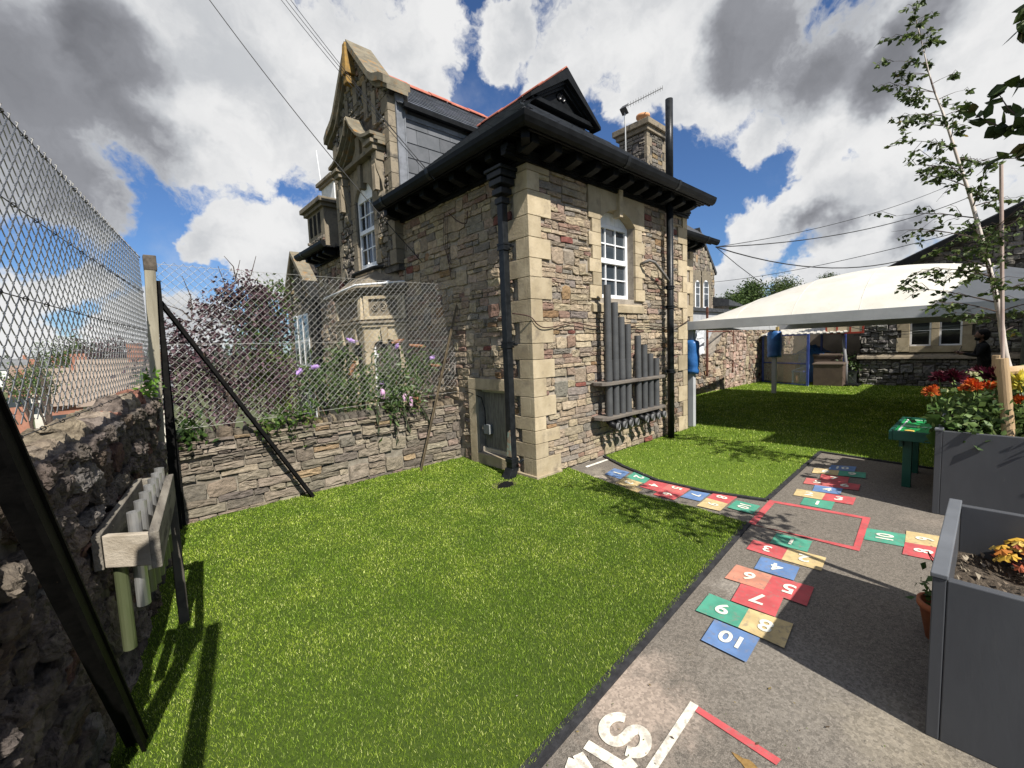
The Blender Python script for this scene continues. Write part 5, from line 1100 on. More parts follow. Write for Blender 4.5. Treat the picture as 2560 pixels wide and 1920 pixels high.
def sbox(x,y,w,d,h,label,m=BOXB,rz=0):
    t=thing('storage_box',label,'storage box',(x,y,0)); mb=MB(); mb.box(x,x+w,y,y+d,0,h*.88); mb.build('box_body',m,t,bev=.01)
    mb=MB(); mb.hexa([(x-.02,y-.02,h*.885),(x+w+.02,y-.02,h*.885),(x+w+.02,y+d+.02,h*.885),(x-.02,y+d+.02,h*.885),(x-.02,y-.02,h*.95),(x+w+.02,y-.02,h),(x+w+.02,y+d+.02,h),(x-.02,y+d+.02,h*.95)]); mb.build('box_lid',mat('taupe_lid',(0.13,0.10,0.08),rough=.5) if m is BOXB else m,t,bev=.008)
sbox(12.35,-.62,.6,.75,.74,'brown plastic storage box nearest the stone classroom corner')
sbox(13.1,-.45,.6,.75,1.0,'taller brown storage box with a sloping lid behind the first one')
sbox(12.9,.75,.5,.35,.70,'orange brown cupboard seen through the clear plastic screen',mat('orange_wood',(0.23,0.10,0.05),(0.30,0.14,0.07),scale=5,rough=.7))
sbox(13.3,.95,.6,.5,.95,'wooden chest with pale top behind the clear screen',mat('dull_wood',(0.20,0.13,0.075),(0.27,0.18,0.11),scale=5,rough=.7))
sbox(13.25,-1.05+.25,.45,.55,.42,'white planter crate at the foot of the basketball stand',mat('dirty_white_plastic',(0.42,0.43,0.42),rough=.6))
tag(foliage('shelter_plant',[(13.3,-.6,.62,.3,.3,.2)],500,.09,[((0.03,0.055,0.015),3),((0.06,0.1,0.02),1)],LEAFM),'dark leafy plant behind the white crate in the shelter','plant')
hs=thing('basketball_stand','portable basketball stand with grey pole and red framed backboard in the shelter','basketball stand',(12.6,-.9+.25,0))
hx,hy=12.75,-.62
mb=MB(); mb.tube([(hx,hy,.05),(hx,hy,.62),(hx-.06,hy+.1,1.62)],.045,10); mb.build('pole',mat('grey_pole',(0.2,0.2,0.21),rough=.5),hs,smooth=True)
mb=MB(); mb.box(hx-.3,hx+.3,hy-.35,hy+.35,0,.06); mb.tube([(hx,hy,.4),(hx,hy+.3,.05)],.012,5); mb.tube([(hx,hy,.4),(hx,hy-.3,.05)],.012,5); mb.build('base_frame',BLACK,hs)
REDF=mat('red_board_frame',(0.26,0.035,0.02),rough=.5)
mb=MB(); mb.box(hx-.16,hx-.12,hy-.42,hy+.5,1.58,1.63); mb.box(hx-.16,hx-.12,hy-.42,hy+.5,1.88,1.93)
for y in (-.42,-.12,.2,.47): mb.box(hx-.158,hx-.122,hy+y,hy+y+.04,1.63,1.88)
mb.build('backboard_frame',REDF,hs); mb=MB(); mb.box(hx-.145,hx-.135,hy-.4,hy+.48,1.6,1.9); mb.build('backboard',mat('cream_board',(0.42,0.36,0.25),rough=.6),hs)
mb=MB(); n=16;k=10; vs=[(13.2+1.3*i/n+.05*random.random(),.05+.9*j/k,.95+.30*math.sin(math.pi*i/n)*math.sin(math.pi*j/k)+random.uniform(-.04,.04)) for j in range(k+1) for i in range(n+1)]
mb.add(vs,[(j*(n+1)+i,j*(n+1)+i+1,(j+1)*(n+1)+i+1,(j+1)*(n+1)+i) for j in range(k) for i in range(n)]); mb.box(13.4,14.4,.2,.8,0,.95); tag(mb.build('covered_toys',PADB),'heap of toys under a blue tarpaulin inside the shelter','tarpaulin')
ch=thing('play_chair','blue tubular child chair behind the clear plastic screen','chair',(12.75,.45,0))
mb=MB(); mb.tube([(12.6,.75,0),(12.6,.75,.45),(12.75,.35,.62),(12.75,.35,.0)],.02,6); mb.tube([(12.9,.8,0),(12.9,.8,.45),(13.0,.4,.62),(13.0,.4,.0)],.02,6); mb.build('chair_frame',mat('light_blue_steel',(0.16,0.24,0.36),rough=.5),ch)
mb=MB(); mb.box(12.6,12.95,.45,.78,.40,.44); mb.build('seat',BLUEF,ch)
# far gabled school building right of the house
FG_=thing('far_gabled_school','distant stone school gable with two arched white windows right of the house','building',(24,8,0))
fg=lambda px,py: PY(1700+px/5.53,560+py/5.53,8.0)
pts=[fg(180,1175),fg(470,1175),fg(455,670),fg(330,312),fg(240,100),fg(120,300),fg(100,1175)]
pts=[(p[0],8.0,p[2]) for p in pts]; gl,gr=pts[-1][0],pts[1][0]; gz=pts[2][2]
ap=(fg(250,90)[0],8.0,fg(250,90)[2]); poly=[(gl-.8,8,0),(gr,8,0),(gr,8,gz),(ap[0],8,ap[2]),(gl-.8,8,gz)]
mb=MB(); mb.prism(poly,(0,3,0)); mb.build('wall',mat('far_mortar',(0.13,0.115,0.095),(0.17,0.15,0.125),scale=5,rough=.95),FG_)
def ftop(u): return gz+(ap[2]-gz)*(1-abs(u-ap[0])/(gr-ap[0])) if u>ap[0] else ap[2]
lay=layout((gl,gr),(2.2,ap[2]),[(fg(185,0)[0],fg(410,0)[0],fg(0,1180)[2],fg(0,690)[2])],h=(.13,.26),w=(1.1,2.2),seed=91,topf=lambda u:ftop(u)-.05)
mb=MB(); [f(mb) for _,f in wall_stones(lay,lambda u,v,d:(u,7.99-d,v),0,.04,[(tuple(x*1.1 for x in c),w) for c,w in LOWW],.4)]; mb.build('wall_stones',STONE,FG_,kind='stuff')
mb=MB(); e=(gr+.12,8,gz-.1); mb.hexa([(ap[0],7.9,ap[2]),(e[0],7.9,gz-.15),(e[0],11,gz-.15),(ap[0],11,ap[2]),(ap[0],7.9,ap[2]+.15),(e[0]+.1,7.9,gz),(e[0]+.1,11,gz),(ap[0],11,ap[2]+.15)]); mb.build('roof',RF,FG_)
for (a,b) in ((190,258),(305,378)):
    x0,_,zt_=fg(a,775); x1,_,zb_=fg(b,1170); x0=fg(a,900)[0];x1=fg(b,900)[0]
    mb=MB(); mb.box(x0-.28,x1+.28,7.93,8.0,zb_-.1,zt_+.55); mb.build('window_surround',ASHLAR_OLD,FG_)
    mb=MB(); k=8; r=(x1-x0)/2
    P=[(x0,7.92,zb_)]+[(x0+r-r*math.cos(math.pi*i/k),7.92,zt_-r+r*math.sin(math.pi*i/k)) for i in range(k+1)]+[(x1,7.92,zb_)]
    mb.poly(P); w=mb.build('window',WHITE,FG_)
    for (c,d) in ((.06,.5),(.53,.74),(.77,.95)):
        for s in (0,1):
            mb=MB(); xa=x0+.1+(x1-x0-.2)*(s*.53); xb=xa+(x1-x0-.2)*.47; mb.add([(xa,7.90,zb_+(zt_-zb_)*c),(xb,7.90,zb_+(zt_-zb_)*c),(xb,7.90,zb_+(zt_-zb_)*d),(xa,7.90,zb_+(zt_-zb_)*d)],[(0,1,2,3)]); mb.build('pane',GLASS,w)
p=fg(540,1175); q=fg(465,940); r_=fg(640,985)
mb=MB(); mb.box(gr,p[0],7.4,10,0,q[2]-.5); mb.build('side_wing_wall',mat('far_mortar',(0.13,0.115,0.095)),FG_)
mb=MB(); mb.hexa([(gr-.3,7.0,q[2]-.9),(r_[0],7.0,q[2]-.9),(r_[0],10,q[2]-.9),(gr-.3,10,q[2]-.9),(gr-.3,7.0,q[2]-.55),(r_[0],7.0,q[2]-.8),(r_[0]-.8,10,q[2]+.2),(gr-.3,10,q[2]+.2)]); mb.build('side_wing_roof',RF,FG_)
gw=thing('grey_link_building','pale grey flat fronted building with dark gutter between the house and the canopy','building',(18,6,0))
a=PY(1734,775,6.0);b=PY(1850,790,6.0)
mb=MB(); mb.box(a[0]-1,b[0]+3,6.0,7.9,-.2,a[2]-.05); mb.build('wall',mat('pale_grey_render',(0.30,0.31,0.32),(0.36,0.37,0.38),scale=3,rough=.8),gw)
mb=MB(); mb.box(a[0]-1,b[0]+3,5.85,6.1,a[2]-.05,a[2]+.12); mb.build('gutter',RF,gw)
# school block off to the south whose shadow falls on the canopy
sbk=thing('south_classroom_block','school block south of the yard whose shadow reaches the canopy','building',(13,-10,0))
mb=MB(); mb.box(2.75,16,-12,-6.0,0,4.85); mb.build('wall',MORTAR,sbk); mb=MB(); mb.add([(2.6,-12.2,4.86),(16.3,-12.2,4.86),(16.3,-5.85,4.86),(2.6,-5.85,4.86),(2.6,-9.3,6.2),(16.3,-9.3,6.2)],[(0,1,5,4),(3,4,5,2),(0,4,3),(1,2,5)]); mb.build('roof',RF,sbk)
# ---------------------------------------------------------------- pipes, instruments, planters, table
def ring_collar(mb,x,y,z,r,h=.03): mb.lathe([(r,-h),(r*1.22,-h*.8),(r*1.22,-h*.3),(r*1.06,-h*.15),(r*1.06,h*.15),(r*1.22,h*.3),(r*1.22,h*.8),(r,h)],(x,y,z),(0,0,1),16)
# round downpipe on the lit front
mb=MB(); X1,Y1_=2.97,-0.13; mb.tube([(X1,Y1_,-.02),(X1,Y1_,3.9)],.052,16); mb.build('round_downpipe',IRON,H,smooth=True)
for z in (2.42,2.12,1.10): mb=MB(); ring_collar(mb,X1,Y1_,z,.054); mb.box(X1-.1,X1+.1,Y1_+.04,Y1_+.06,z-.02,z+.02); mb.build('pipe_collar',IRON,H)
mb=MB(); mb.tube([(X1,Y1_,3.86),(X1,Y1_,4.06)],.058,16); mb.build('grey_pipe_sleeve',GREYP,H,smooth=True)
mb=MB(); mb.tube([(X1,Y1_,4.0),(X1,Y1_,5.24)],.056,16); mb.build('vent_stack',IRON,H,smooth=True)
mb=MB(); mb.tube([(X1-.02,Y1_,2.50),(X1-.2,Y1_,2.62),(X1-.5,Y1_-.02,2.76),(X1-.62,Y1_,2.78),(X1-.66,-.02,2.74)],.022,8); mb.build('branch_pipe',mat('dull_grey_pipe',(0.16,0.15,0.14),rough=.6),H,smooth=True)
# square downpipe with hopper and shoe
X2,Y2=-0.13,0.29
mb=MB(); mb.box(X2-.042,X2+.042,Y2-.045,Y2+.045,.22,3.3); mb.build('square_downpipe',IRON,H,bev=.006)
mb=MB(); 
for z,w in ((3.58,.125),(3.50,.11),(3.40,.085),(3.30,.065)): mb.box(X2-w*.9,min(.0,X2+w),Y2-w,Y2+w,z-.07,z)
mb.box(X2-.135,.0,Y2-.15,Y2+.15,3.58,3.62); mb.build('hopper_head',IRON,H,bev=.008)
for z in (2.75,1.62): 
    mb=MB(); mb.box(X2-.055,X2+.055,Y2-.06,Y2+.06,z-.04,z-.022); mb.box(X2-.05,X2+.05,Y2-.053,Y2+.053,z-.021,z+.021); mb.box(X2-.055,X2+.055,Y2-.06,Y2+.06,z+.022,z+.04); mb.lathe([(.0,-.02),(.02,-.02),(.02,.02),(0,.02)],(X2+.03,Y2-.11,z),(1,0,0),8); mb.build('pipe_collar',IRON,H)
mb=MB(); mb.box(X2-.058,X2+.058,Y2-.062,Y2+.062,.20,.25); mb.box(X2-.05,X2+.05,Y2-.054,Y2+.054,.13,.20); mb.hexa([(X2-.16,Y2-.07,-.04),(X2-.02,Y2-.07,-.01),(X2-.02,Y2+.07,-.01),(X2-.16,Y2+.07,-.04),(X2-.055,Y2-.065,.13),(X2+.055,Y2-.065,.13),(X2+.055,Y2+.065,.13),(X2-.055,Y2+.065,.13)]); mb.tube([(X2+.02,Y2-.1,.2),(X2+.06,Y2-.14,.24)],.02,6); mb.build('downpipe_shoe',IRON,H,bev=.005)
mb=MB(); mb.hexa([(X2-.046,Y2-.040,.27),(X2-.043,Y2-.040,.27),(X2-.043,Y2+.042,.27),(X2-.046,Y2+.042,.27),(X2-.046,Y2-.035,.58),(X2-.043,Y2-.035,.60),(X2-.043,Y2+.01,.57),(X2-.046,Y2+.01,.55)]); mb.build('peeled_paint_patch',mat('verdigris_peel',(0.22,0.30,0.25),(0.28,0.20,0.14),scale=16,rough=.9,contrast=(.4,.6)),H)
mb=MB(); mb.ell(tuple(G(1265,1213,.02)),(.11,.075,.035),10,6,.12); tag(mb.build('drain_stone',STONE),'rough grey stone set in a hole in the lawn under the downpipe','stone')
mb=MB(); P=G(1262,1214); mb.poly([(P[0]+.17*math.cos(t)*random.uniform(.85,1.1),P[1]+.12*math.sin(t),.0165) for t in [2*math.pi*i/18 for i in range(18)]]); tag(mb.build('soil_hole',mat('dark_soil',(0.035,0.028,0.02),(0.07,0.055,0.04),scale=30,rough=1)),'dark soil hole in the lawn round the drain stone','hole')
# cables on the front
CABM=mat('brown_cable',(0.05,0.025,0.02),rough=.6)
mb=MB(); mb.tube(smooth_path([(-.10,.22,1.98-.0),(-.03,-.0,1.93),(.06,-.03,1.84),(.2,-.03,1.80),(.5,-.02,1.83),(.75,-.025,1.86),(1.1,-.03,1.82),(1.7,-.02,1.80),(2.4,-.02,1.84),(2.9,-.03,1.80),(3.4,-.03,1.82),(3.8,-.03,1.93)],4),.007,5); tag(mb.build('wall_cable',CABM,smooth=True),'thin brown cable clipped across the front wall behind the grey organ pipes','cable')
mb=MB()
for k in range(3): mb.tube(smooth_path([(-.03,1.55+.03*k,3.45),(-.06,1.54+.05*k,3.1),(-.03,1.56+.02*k,2.7+.1*k),(-.04,1.50,2.55+.1*k)],4),.005,4)
mb.tube(smooth_path([(-.04,1.5,3.45),(-.08,1.25,3.28),(-.05,1.1,3.22),(-.06,1.05,3.36)],4),.008,4); tag(mb.build('loose_cables',CABM),'tangle of dark loose cables hanging from the eaves on the side wall','cable')
# grey organ pipes
PPM=mat('grey_drain_plastic',(0.060,0.062,0.064),(0.078,0.080,0.082),scale=5,rough=.5,bump=.05)
WOODS=mat('worn_grey_timber',(0.105,0.09,0.078),(0.16,0.14,0.12),scale=7,rough=.9,bump=.5,stretch=(.3,2,2))
OP=thing('organ_pipes','eight upright grey plastic organ pipes on two timber shelves on the front wall','musical instrument',(1.8,-.2,.6))
Yp=-.17
tops=[2.345,2.125,1.935,1.84,1.68,1.545,1.41,1.335]; xs=[PY(1460+a/3.77,700+900/3.77,Yp)[0] for a in (233,297,357,415,510,569,625,680)]
for i,(x,zt_) in enumerate(zip(xs,tops)):
    mb=MB(); mb.lathe([(.047,.60),(.047,zt_),(.041,zt_),(.041,zt_-.3)],(x,Yp,0),(0,0,1),18)
    if i<4: mb.lathe([(.047,1.09),(.0505,1.10),(.0505,1.36),(.047,1.362)],(x,Yp,0),(0,0,1),18)
    mb.build('organ_pipe',PPM,OP,smooth=False)
for z in (1.055,.595):
    for k,(a,b) in enumerate(((xs[0]-.20,1.85),(1.852,xs[-1]+.20))):
        r=.10; y0,y1_=Yp-.075,-.01; P=[]
        if k==0: P=[(a+.03,y1_),(a,y1_-.06),(a+.01,y0+.05),(a+.07,y0),(b,y0),(b,y1_)]
        else: P=[(a,y0),(b-.05,y0+.005),(b-.01,y0+.05),(b,y1_-.04),(b,y1_),(a,y1_)]
        mb=MB(); mb.prism([(x,y,z-.022-(.004*k)) for x,y in P],(0,0,.044)); mb.build('shelf',WOODS,OP,bev=.006)
for i,x in enumerate(xs):
    mb=MB(); mb.tube([(x,Yp,.60),(x,Yp,.54),(x+.012,Yp-.02,.505),(x+.03,Yp-.06,.485),(x+.045,Yp-.10,.48)],.046,12,caps=False); e=mb.build('pipe_elbow',mat('black_plastic',(0.008,0.008,0.009),rough=.45,spec=.2),OP,smooth=True)
    mb=MB(); mb.lathe([(.036,.012),(.046,.02),(.050,.018),(.050,-.01),(.046,-.012)],(x+.046,Yp-.104,.479),(.25,-1,-.03),16); mb.build('pipe_mouth',mat('light_grey_rim',(0.16,0.16,0.16),rough=.6),e,smooth=False); mb=MB(); mb.lathe([(.0,.008),(.040,.008)],(x+.046,Yp-.104,.479),(.25,-1,-.03),16); mb.build('mouth_dark_disc',mat('dark_void',(0.004,0.004,0.004),rough=1),e)  # black disc in each mouth stands for the dark inside
# chimes in a timber frame on the boundary wall
OAK=mat('silvered_oak',(0.13,0.115,0.095),(0.23,0.21,0.175),scale=8,rough=.92,bump=.7,bscale=40,stretch=(2,.25,2),c3=(0.06,0.055,0.05),s3=6,t3=(.52,.62))
OAKL=mat('pale_end_board',(0.28,0.24,0.185),(0.38,0.335,0.27),scale=7,rough=.9,bump=.5,stretch=(.3,2,2.5),c3=(0.16,0.14,0.12),s3=10,t3=(.62,.72))
CHM=thing('tubular_chimes','row of silvery tubular chimes hanging in a weathered oak frame on the boundary wall','musical instrument',(-3.5,-.8,.9))
zt_=.925
c0=(G(224,1345,zt_)[:2]);c1=G(381,1330,zt_)[:2];c2=G(423,1186,zt_)[:2];c3=G(339,1197,zt_)[:2]
def plank(p,q,w,z0,z1,m,name='frame_board',off=0):
    p=np.array(p[:2],float);q=np.array(q[:2],float);d=(q-p)/np.linalg.norm(q-p);n_=np.array([d[1],-d[0]])*w
    mb=MB(); P=[p,q,q+n_,p+n_]; mb.hexa([(a[0],a[1],z0) for a in P]+[(a[0],a[1],z1) for a in P]); return mb.build(name,m,CHM,bev=.004)
c1=c1+np.array((.02,0)); c2=c2+np.array((.02,0)); plank(c0,c3,.03,zt_-.14,zt_,OAK); plank(c1,c2,-.035,zt_-.15,zt_,OAK); plank(np.array(c0)+(.032,-.0),np.array(c1)-(.032,-.003),-.028,zt_-.135,zt_-.004,OAKL,'end_board'); plank(np.array(c3)+(.03,0),np.array(c2)-(.03,0),.025,zt_-.10,zt_-.004,OAK,'end_board')
lg_=np.array(c2); mb=MB(); mb.box(lg_[0]-.05,lg_[0]-.0,lg_[1]-.02,lg_[1]+.035,0,zt_-.13); mb.build('frame_leg',mat('dark_oak',(0.05,0.045,0.038),(0.09,0.08,0.065),scale=8,rough=.95),CHM,bev=.004)  # leg in a darker oak tone than the frame boards
ALU=mat('brushed_aluminium',(0.42,0.42,0.41),(0.56,0.56,0.55),scale=7,rough=.36,metal=.75,stretch=(1,1,.12))
ALG=mat('greened_aluminium',(0.10,0.12,0.055),(0.17,0.185,0.11),scale=5,rough=.42,metal=.5,stretch=(1,1,.15))
mid0=(np.array(c0)+np.array(c1))/2+np.array((.012,.10)); mid1=(np.array(c3)+np.array(c2))/2+np.array((.0,-.06))
for i in range(7):
    t=i/6; p=mid0+(mid1-mid0)*(t**.9); zl=[.58,.56,.53,.51,.50,.49,.48][i]; zz=zt_+.055; off=(.0,.02,.028,.01,.0,.0,.0)[i]
    mb=MB(); mb.lathe([(.023,zl+.10),(.023,zz),(.0195,zz),(.0195,zz-.06)],(p[0]+.02,p[1],0),(0,0,1),14); mb.build('chime_tube',ALU,CHM,smooth=False)
    mb=MB(); mb.lathe([(.0195,zl+.02),(.0235,zl),(.0235,zl+.104)],(p[0]+.02,p[1],0),(0,0,1),14); mb.build('chime_tube_end',ALU if i==0 else ALG,CHM,smooth=False)
mb=MB(); mb.lathe([(.0,.42),(.023,.42),(.023,.80)],(c0[0]+.075,c0[1]+.03,0),(0,0,1),14); mb.build('support_tube',ALG,CHM,smooth=False)
# planters
GP_=mat('grey_planter_paint',(0.058,0.061,0.068),(0.072,0.076,0.083),scale=2.5,rough=.5,bump=.25,bscale=24,bdist=.003,c3=(0.13,0.125,0.115),s3=6,t3=(.63,.85),stretch=(1,1,.35),det=8)
RIM=mat('grey_planter_rim',(0.11,0.118,0.13),(0.14,0.15,0.165),scale=3,rough=.5)
SOIL=mat('bark_mulch_soil',(0.035,0.027,0.02),(0.12,0.095,0.07),scale=55,rough=1,bump=1.0,bscale=60,bdist=.02)
def planter(x0,x1,y0,y1,h,soil,label,t=.045):
    r=thing('planter',label,'planter',(x0,y1,0))
    for nm,(a,b,c,d) in (('side_panel',(x0,x1,y1-t,y1)),('side_panel',(x0,x1,y0,y0+t)),('side_panel',(x0,x0+t,y0+t+.001,y1-t-.001)),('side_panel',(x1-t,x1,y0+t+.001,y1-t-.001))):
        mb=MB(); mb.box(a,b,c,d,0,h); mb.build(nm,GP_,r,bev=.004)
    mb=MB(); mb.box(x0-.004,x1+.004,y1-t-.004,y1+.006,h+.001,h+.02); mb.build('rim_strip',RIM,r,bev=.004)
    mb=MB(); n=30; vs=[(x0+t+(x1-x0-2*t)*i/n,y0+t+(y1-y0-2*t)*j/n,soil+mnoise.noise(Vector((i*.35,j*.35,x0)))*.03) for j in range(n+1) for i in range(n+1)]
    mb.add(vs,[(j*(n+1)+i,j*(n+1)+i+1,(j+1)*(n+1)+i+1,(j+1)*(n+1)+i) for j in range(n) for i in range(n)]); mb.build('soil',SOIL,r,smooth=True)
    return r
planter(-1.31,-.24,-4.75,-3.45,.655,.40,'near dark grey planter with bare soil and an orange leaved plant',t=.04)
planter(1.60,3.35,-5.0,-3.27,.735,.66,'taller dark grey planter full of dahlias behind the near planter')
mb=MB()
for k in range(500): 
    x=random.uniform(-1.26,-.3);y=random.uniform(-4.6,-3.5); s=random.uniform(.006,.016); mb.col=random.choice([(0.06,0.045,0.03),(0.14,0.11,0.08),(0.28,0.24,0.18)]); mb.add([(x,y,.405+.02*random.random()),(x+s*2,y+s*random.uniform(-1,1),.42),(x+s,y+s,.435)],[(0,1,2)])
tag(mb.build('bark_chips',LEAFD,kind='stuff'),'loose bark chips scattered over the soil of the near planter','bark chips')
# heuchera with lobed orange leaves
HEU=thing('orange_heuchera','orange and yellow leaved heuchera growing in the near grey planter','plant',(-1.05,-3.75,.42))
mb=MB(); C0=G(2545,1395,.47); cols=[((0.72,0.42,0.06),3),((0.62,0.22,0.05),3),((0.40,0.10,0.05),2),((0.75,0.55,0.15),2)]
for k in range(95):
    a=random.uniform(0,2*math.pi); rr=random.uniform(.02,.17); c=Vector((C0[0]+rr*math.cos(a)*.9,C0[1]-.07+rr*math.sin(a),.45+.13*(1-rr/.2)+random.uniform(-.02,.03))); s=random.uniform(.02,.036)
    n_=Vector((math.cos(a)*rr*3,math.sin(a)*rr*3,1)).normalized(); u=n_.orthogonal().normalized(); w=n_.cross(u); vs=[c+n_*.008]; m=20
    for j in range(m): t=2*math.pi*j/m; r=s*(1 if j%4 in (0,1) else (.62 if j%4==2 else .8))*random.uniform(.85,1.1); vs.append(c+u*r*math.cos(t)+w*r*math.sin(t)-n_*.012*random.random())
    mb.col=pick(cols); mb.add(vs,[(0,1+j,1+(j+1)%m) for j in range(m)])
mb.build('leaves',LEAFM,HEU)
mb=MB()
for k in range(40):
    a=random.uniform(0,2*math.pi); r=random.uniform(.03,.17); mb.tube([(C0[0],C0[1]-.07,.40),(C0[0]+r*math.cos(a),C0[1]-.07+r*math.sin(a),.47)],.002,4)
mb.build('stems',mat('red_stem',(0.25,0.06,0.04),rough=.6),HEU)
mb=MB(); 
# terracotta pot beside the near planter
TP=thing('terracotta_pot','terracotta pot with a small green succulent beside the near grey planter','plant pot',tuple(G(2352,1560)))
pc=G(2350,1555); pc=np.array(G(2356,1600)); pc[2]=0
mb=MB(); mb.lathe([(.0,.0),(.065,.0),(.095,.17),(.105,.17),(.105,.20),(.09,.20),(.085,.15),(0,.15)],tuple(pc),(0,0,1),20); mb.build('pot',mat('terracotta',(0.34,0.11,0.05),(0.42,0.16,0.08),scale=9,rough=.85),TP,smooth=True)
o=foliage('succulent_leaves',[(pc[0],pc[1],.26,.08,.08,.07)],90,.045,[((0.05,0.10,0.03),3),((0.08,0.14,0.04),2)],LEAFM,TP,asp=.6)
mb=MB(); mb.tube(smooth_path([(pc[0],pc[1],.2),(pc[0]-.02,pc[1]+.03,.36),(pc[0]+.02,pc[1]+.07,.44),(pc[0]+.05,pc[1]+.05,.40)],4),.0025,4); mb.build('bare_stem',mat('dry_stem',(0.10,0.07,0.05),rough=.8),TP)
# games table
TB=thing('games_table','small green topped outdoor games table beside the dahlia planter','table',(2.6,-3.0,0))
GT=mat('bright_green_top',(0.02,0.34,0.09),(0.03,0.40,0.12),scale=4,rough=.35,spec=.5); TG=mat('dark_green_plastic',(0.012,0.075,0.055),(0.02,0.10,0.075),scale=5,rough=.4)
q=[G(2236,1045,.60),G(2420,1052,.60),G(2440,1094,.60),G(2238,1078,.60)]
tx0,tx1,ty0,ty1=2.15,3.15,-3.75,-2.90; zt2=.60
mb=MB(); mb.box(tx0+.03,tx1-.03,ty0+.03,ty1-.03,zt2-.03,zt2-.012); top=mb.build('table_top',GT,TB)
for (a,b,c,d) in ((tx0,tx1,ty1-.03,ty1),(tx0,tx1,ty0,ty0+.03),(tx0,tx0+.03,ty0+.031,ty1-.031),(tx1-.03,tx1,ty0+.031,ty1-.031)): mb=MB(); mb.box(a,b,c,d,zt2-.09,zt2+.005); mb.build('table_edge',TG,TB,bev=.004)
mb=MB(); 
for (a,b,c,d) in ((tx0+.08,tx0+.10,ty0+.06,ty1-.05),(tx0+.45,tx0+.465,ty0+.06,ty1-.05),(tx0+.10,tx1-.1,ty1-.07,ty1-.055),(tx1-.10,tx1-.08,ty0+.06,ty1-.05)): mb.box(a,b,c,d,zt2-.012,zt2-.009)
mb.build('white_pitch_lines',WHITE,top)
mb=MB(); mb.lathe([(0,0),(.04,.0),(.04,.004),(0,.004)],(tx0+.17,ty1-.14,zt2-.012),(0,0,1),12); mb.build('orange_disc',mat('orange_print',(0.65,0.42,0.10),rough=.5),top)
for (x,y) in ((tx0+.2,ty1-.13),(tx1-.15,ty1-.13),(tx0+.2,ty0+.1),(tx1-.15,ty0+.1)): mb=MB(); mb.box(x-.035,x+.035,y-.035,y+.035,0,zt2-.03); mb.build('leg',TG,TB,bev=.004)
mb=MB(); mb.box(tx0+.1,tx1-.1,ty1-.10,ty1-.07,zt2-.17,zt2-.091); mb.build('apron',TG,TB)
# dahlias
def dahlia(c,r,pal,n=60,flat=.9):
    r=r*1.05; n=int(n*1.4)
    mb=MB()
    for k in range(n):
        ph=math.acos(1-random.random()*1.6); th=random.uniform(0,2*math.pi); d=Vector((math.sin(ph)*math.cos(th),math.sin(ph)*math.sin(th),math.cos(ph)*flat)); u=d.orthogonal().normalized(); s=r*random.uniform(.8,1.1); w=r*.13
        mb.col=pick(pal); a=Vector(c)+d*s*.15; mb.add([a-u*w*.4,a+d*s*.55-u*w,a+d*s*.95,a+d*s*.55+u*w,a+d.cross(u)*w*.4],[(0,1,2,4),(0,4,2,3)][:1]+[(0,1,2),(0,2,3)])
    return mb
DP=thing('dahlia_bed','dense green dahlia plants filling the taller grey planter','plants',(2.3,-3.8,.66))
B_l=[(1.95,-3.55,.86,.26,.22,.17),(2.35,-3.7,.92,.30,.25,.18),(2.8,-3.6,.90,.28,.22,.17),(2.1,-4.0,.90,.3,.25,.18),(2.6,-4.1,.92,.32,.25,.2),(3.05,-3.9,.92,.25,.3,.2),(1.85,-4.2,.86,.2,.22,.16),(1.80,-3.42,.80,.17,.15,.12),(2.3,-4.5,.9,.4,.25,.18)]
DG=[((0.14,0.21,0.065),5),((0.10,0.16,0.05),4),((0.19,0.26,0.09),3),((0.05,0.085,0.028),4),((0.26,0.32,0.14),1)]
B_l=[(a,b,c-.05,d,e,f) for a,b,c,d,e,f in B_l]
foliage('dahlia_leaves',B_l,7600,.062,DG,LEAFM,DP,asp=.62)
o=foliage('large_leaves',[(1.72,-3.26,.72,.05,.04,.10),(1.78,-3.30,.85,.08,.04,.08)],16,.13,[((0.07,0.13,0.03),3),((0.05,0.095,0.02),2)],LEAFM,DP,asp=.8,droop=.6)
MAR=[((0.085,0.006,0.022),4),((0.12,0.01,0.03),2),((0.05,0.004,0.012),2)]; ORG=[((0.62,0.12,0.02),4),((0.72,0.22,0.04),3),((0.45,0.05,0.02),2)]; YEL=[((0.75,0.68,0.14),4),((0.65,0.62,0.2),2)]; PAL_=[((0.6,0.6,0.35),1)]
z3=lambda x,y,yy: PX(2280+x/3.4,820+y/3.4,yy)
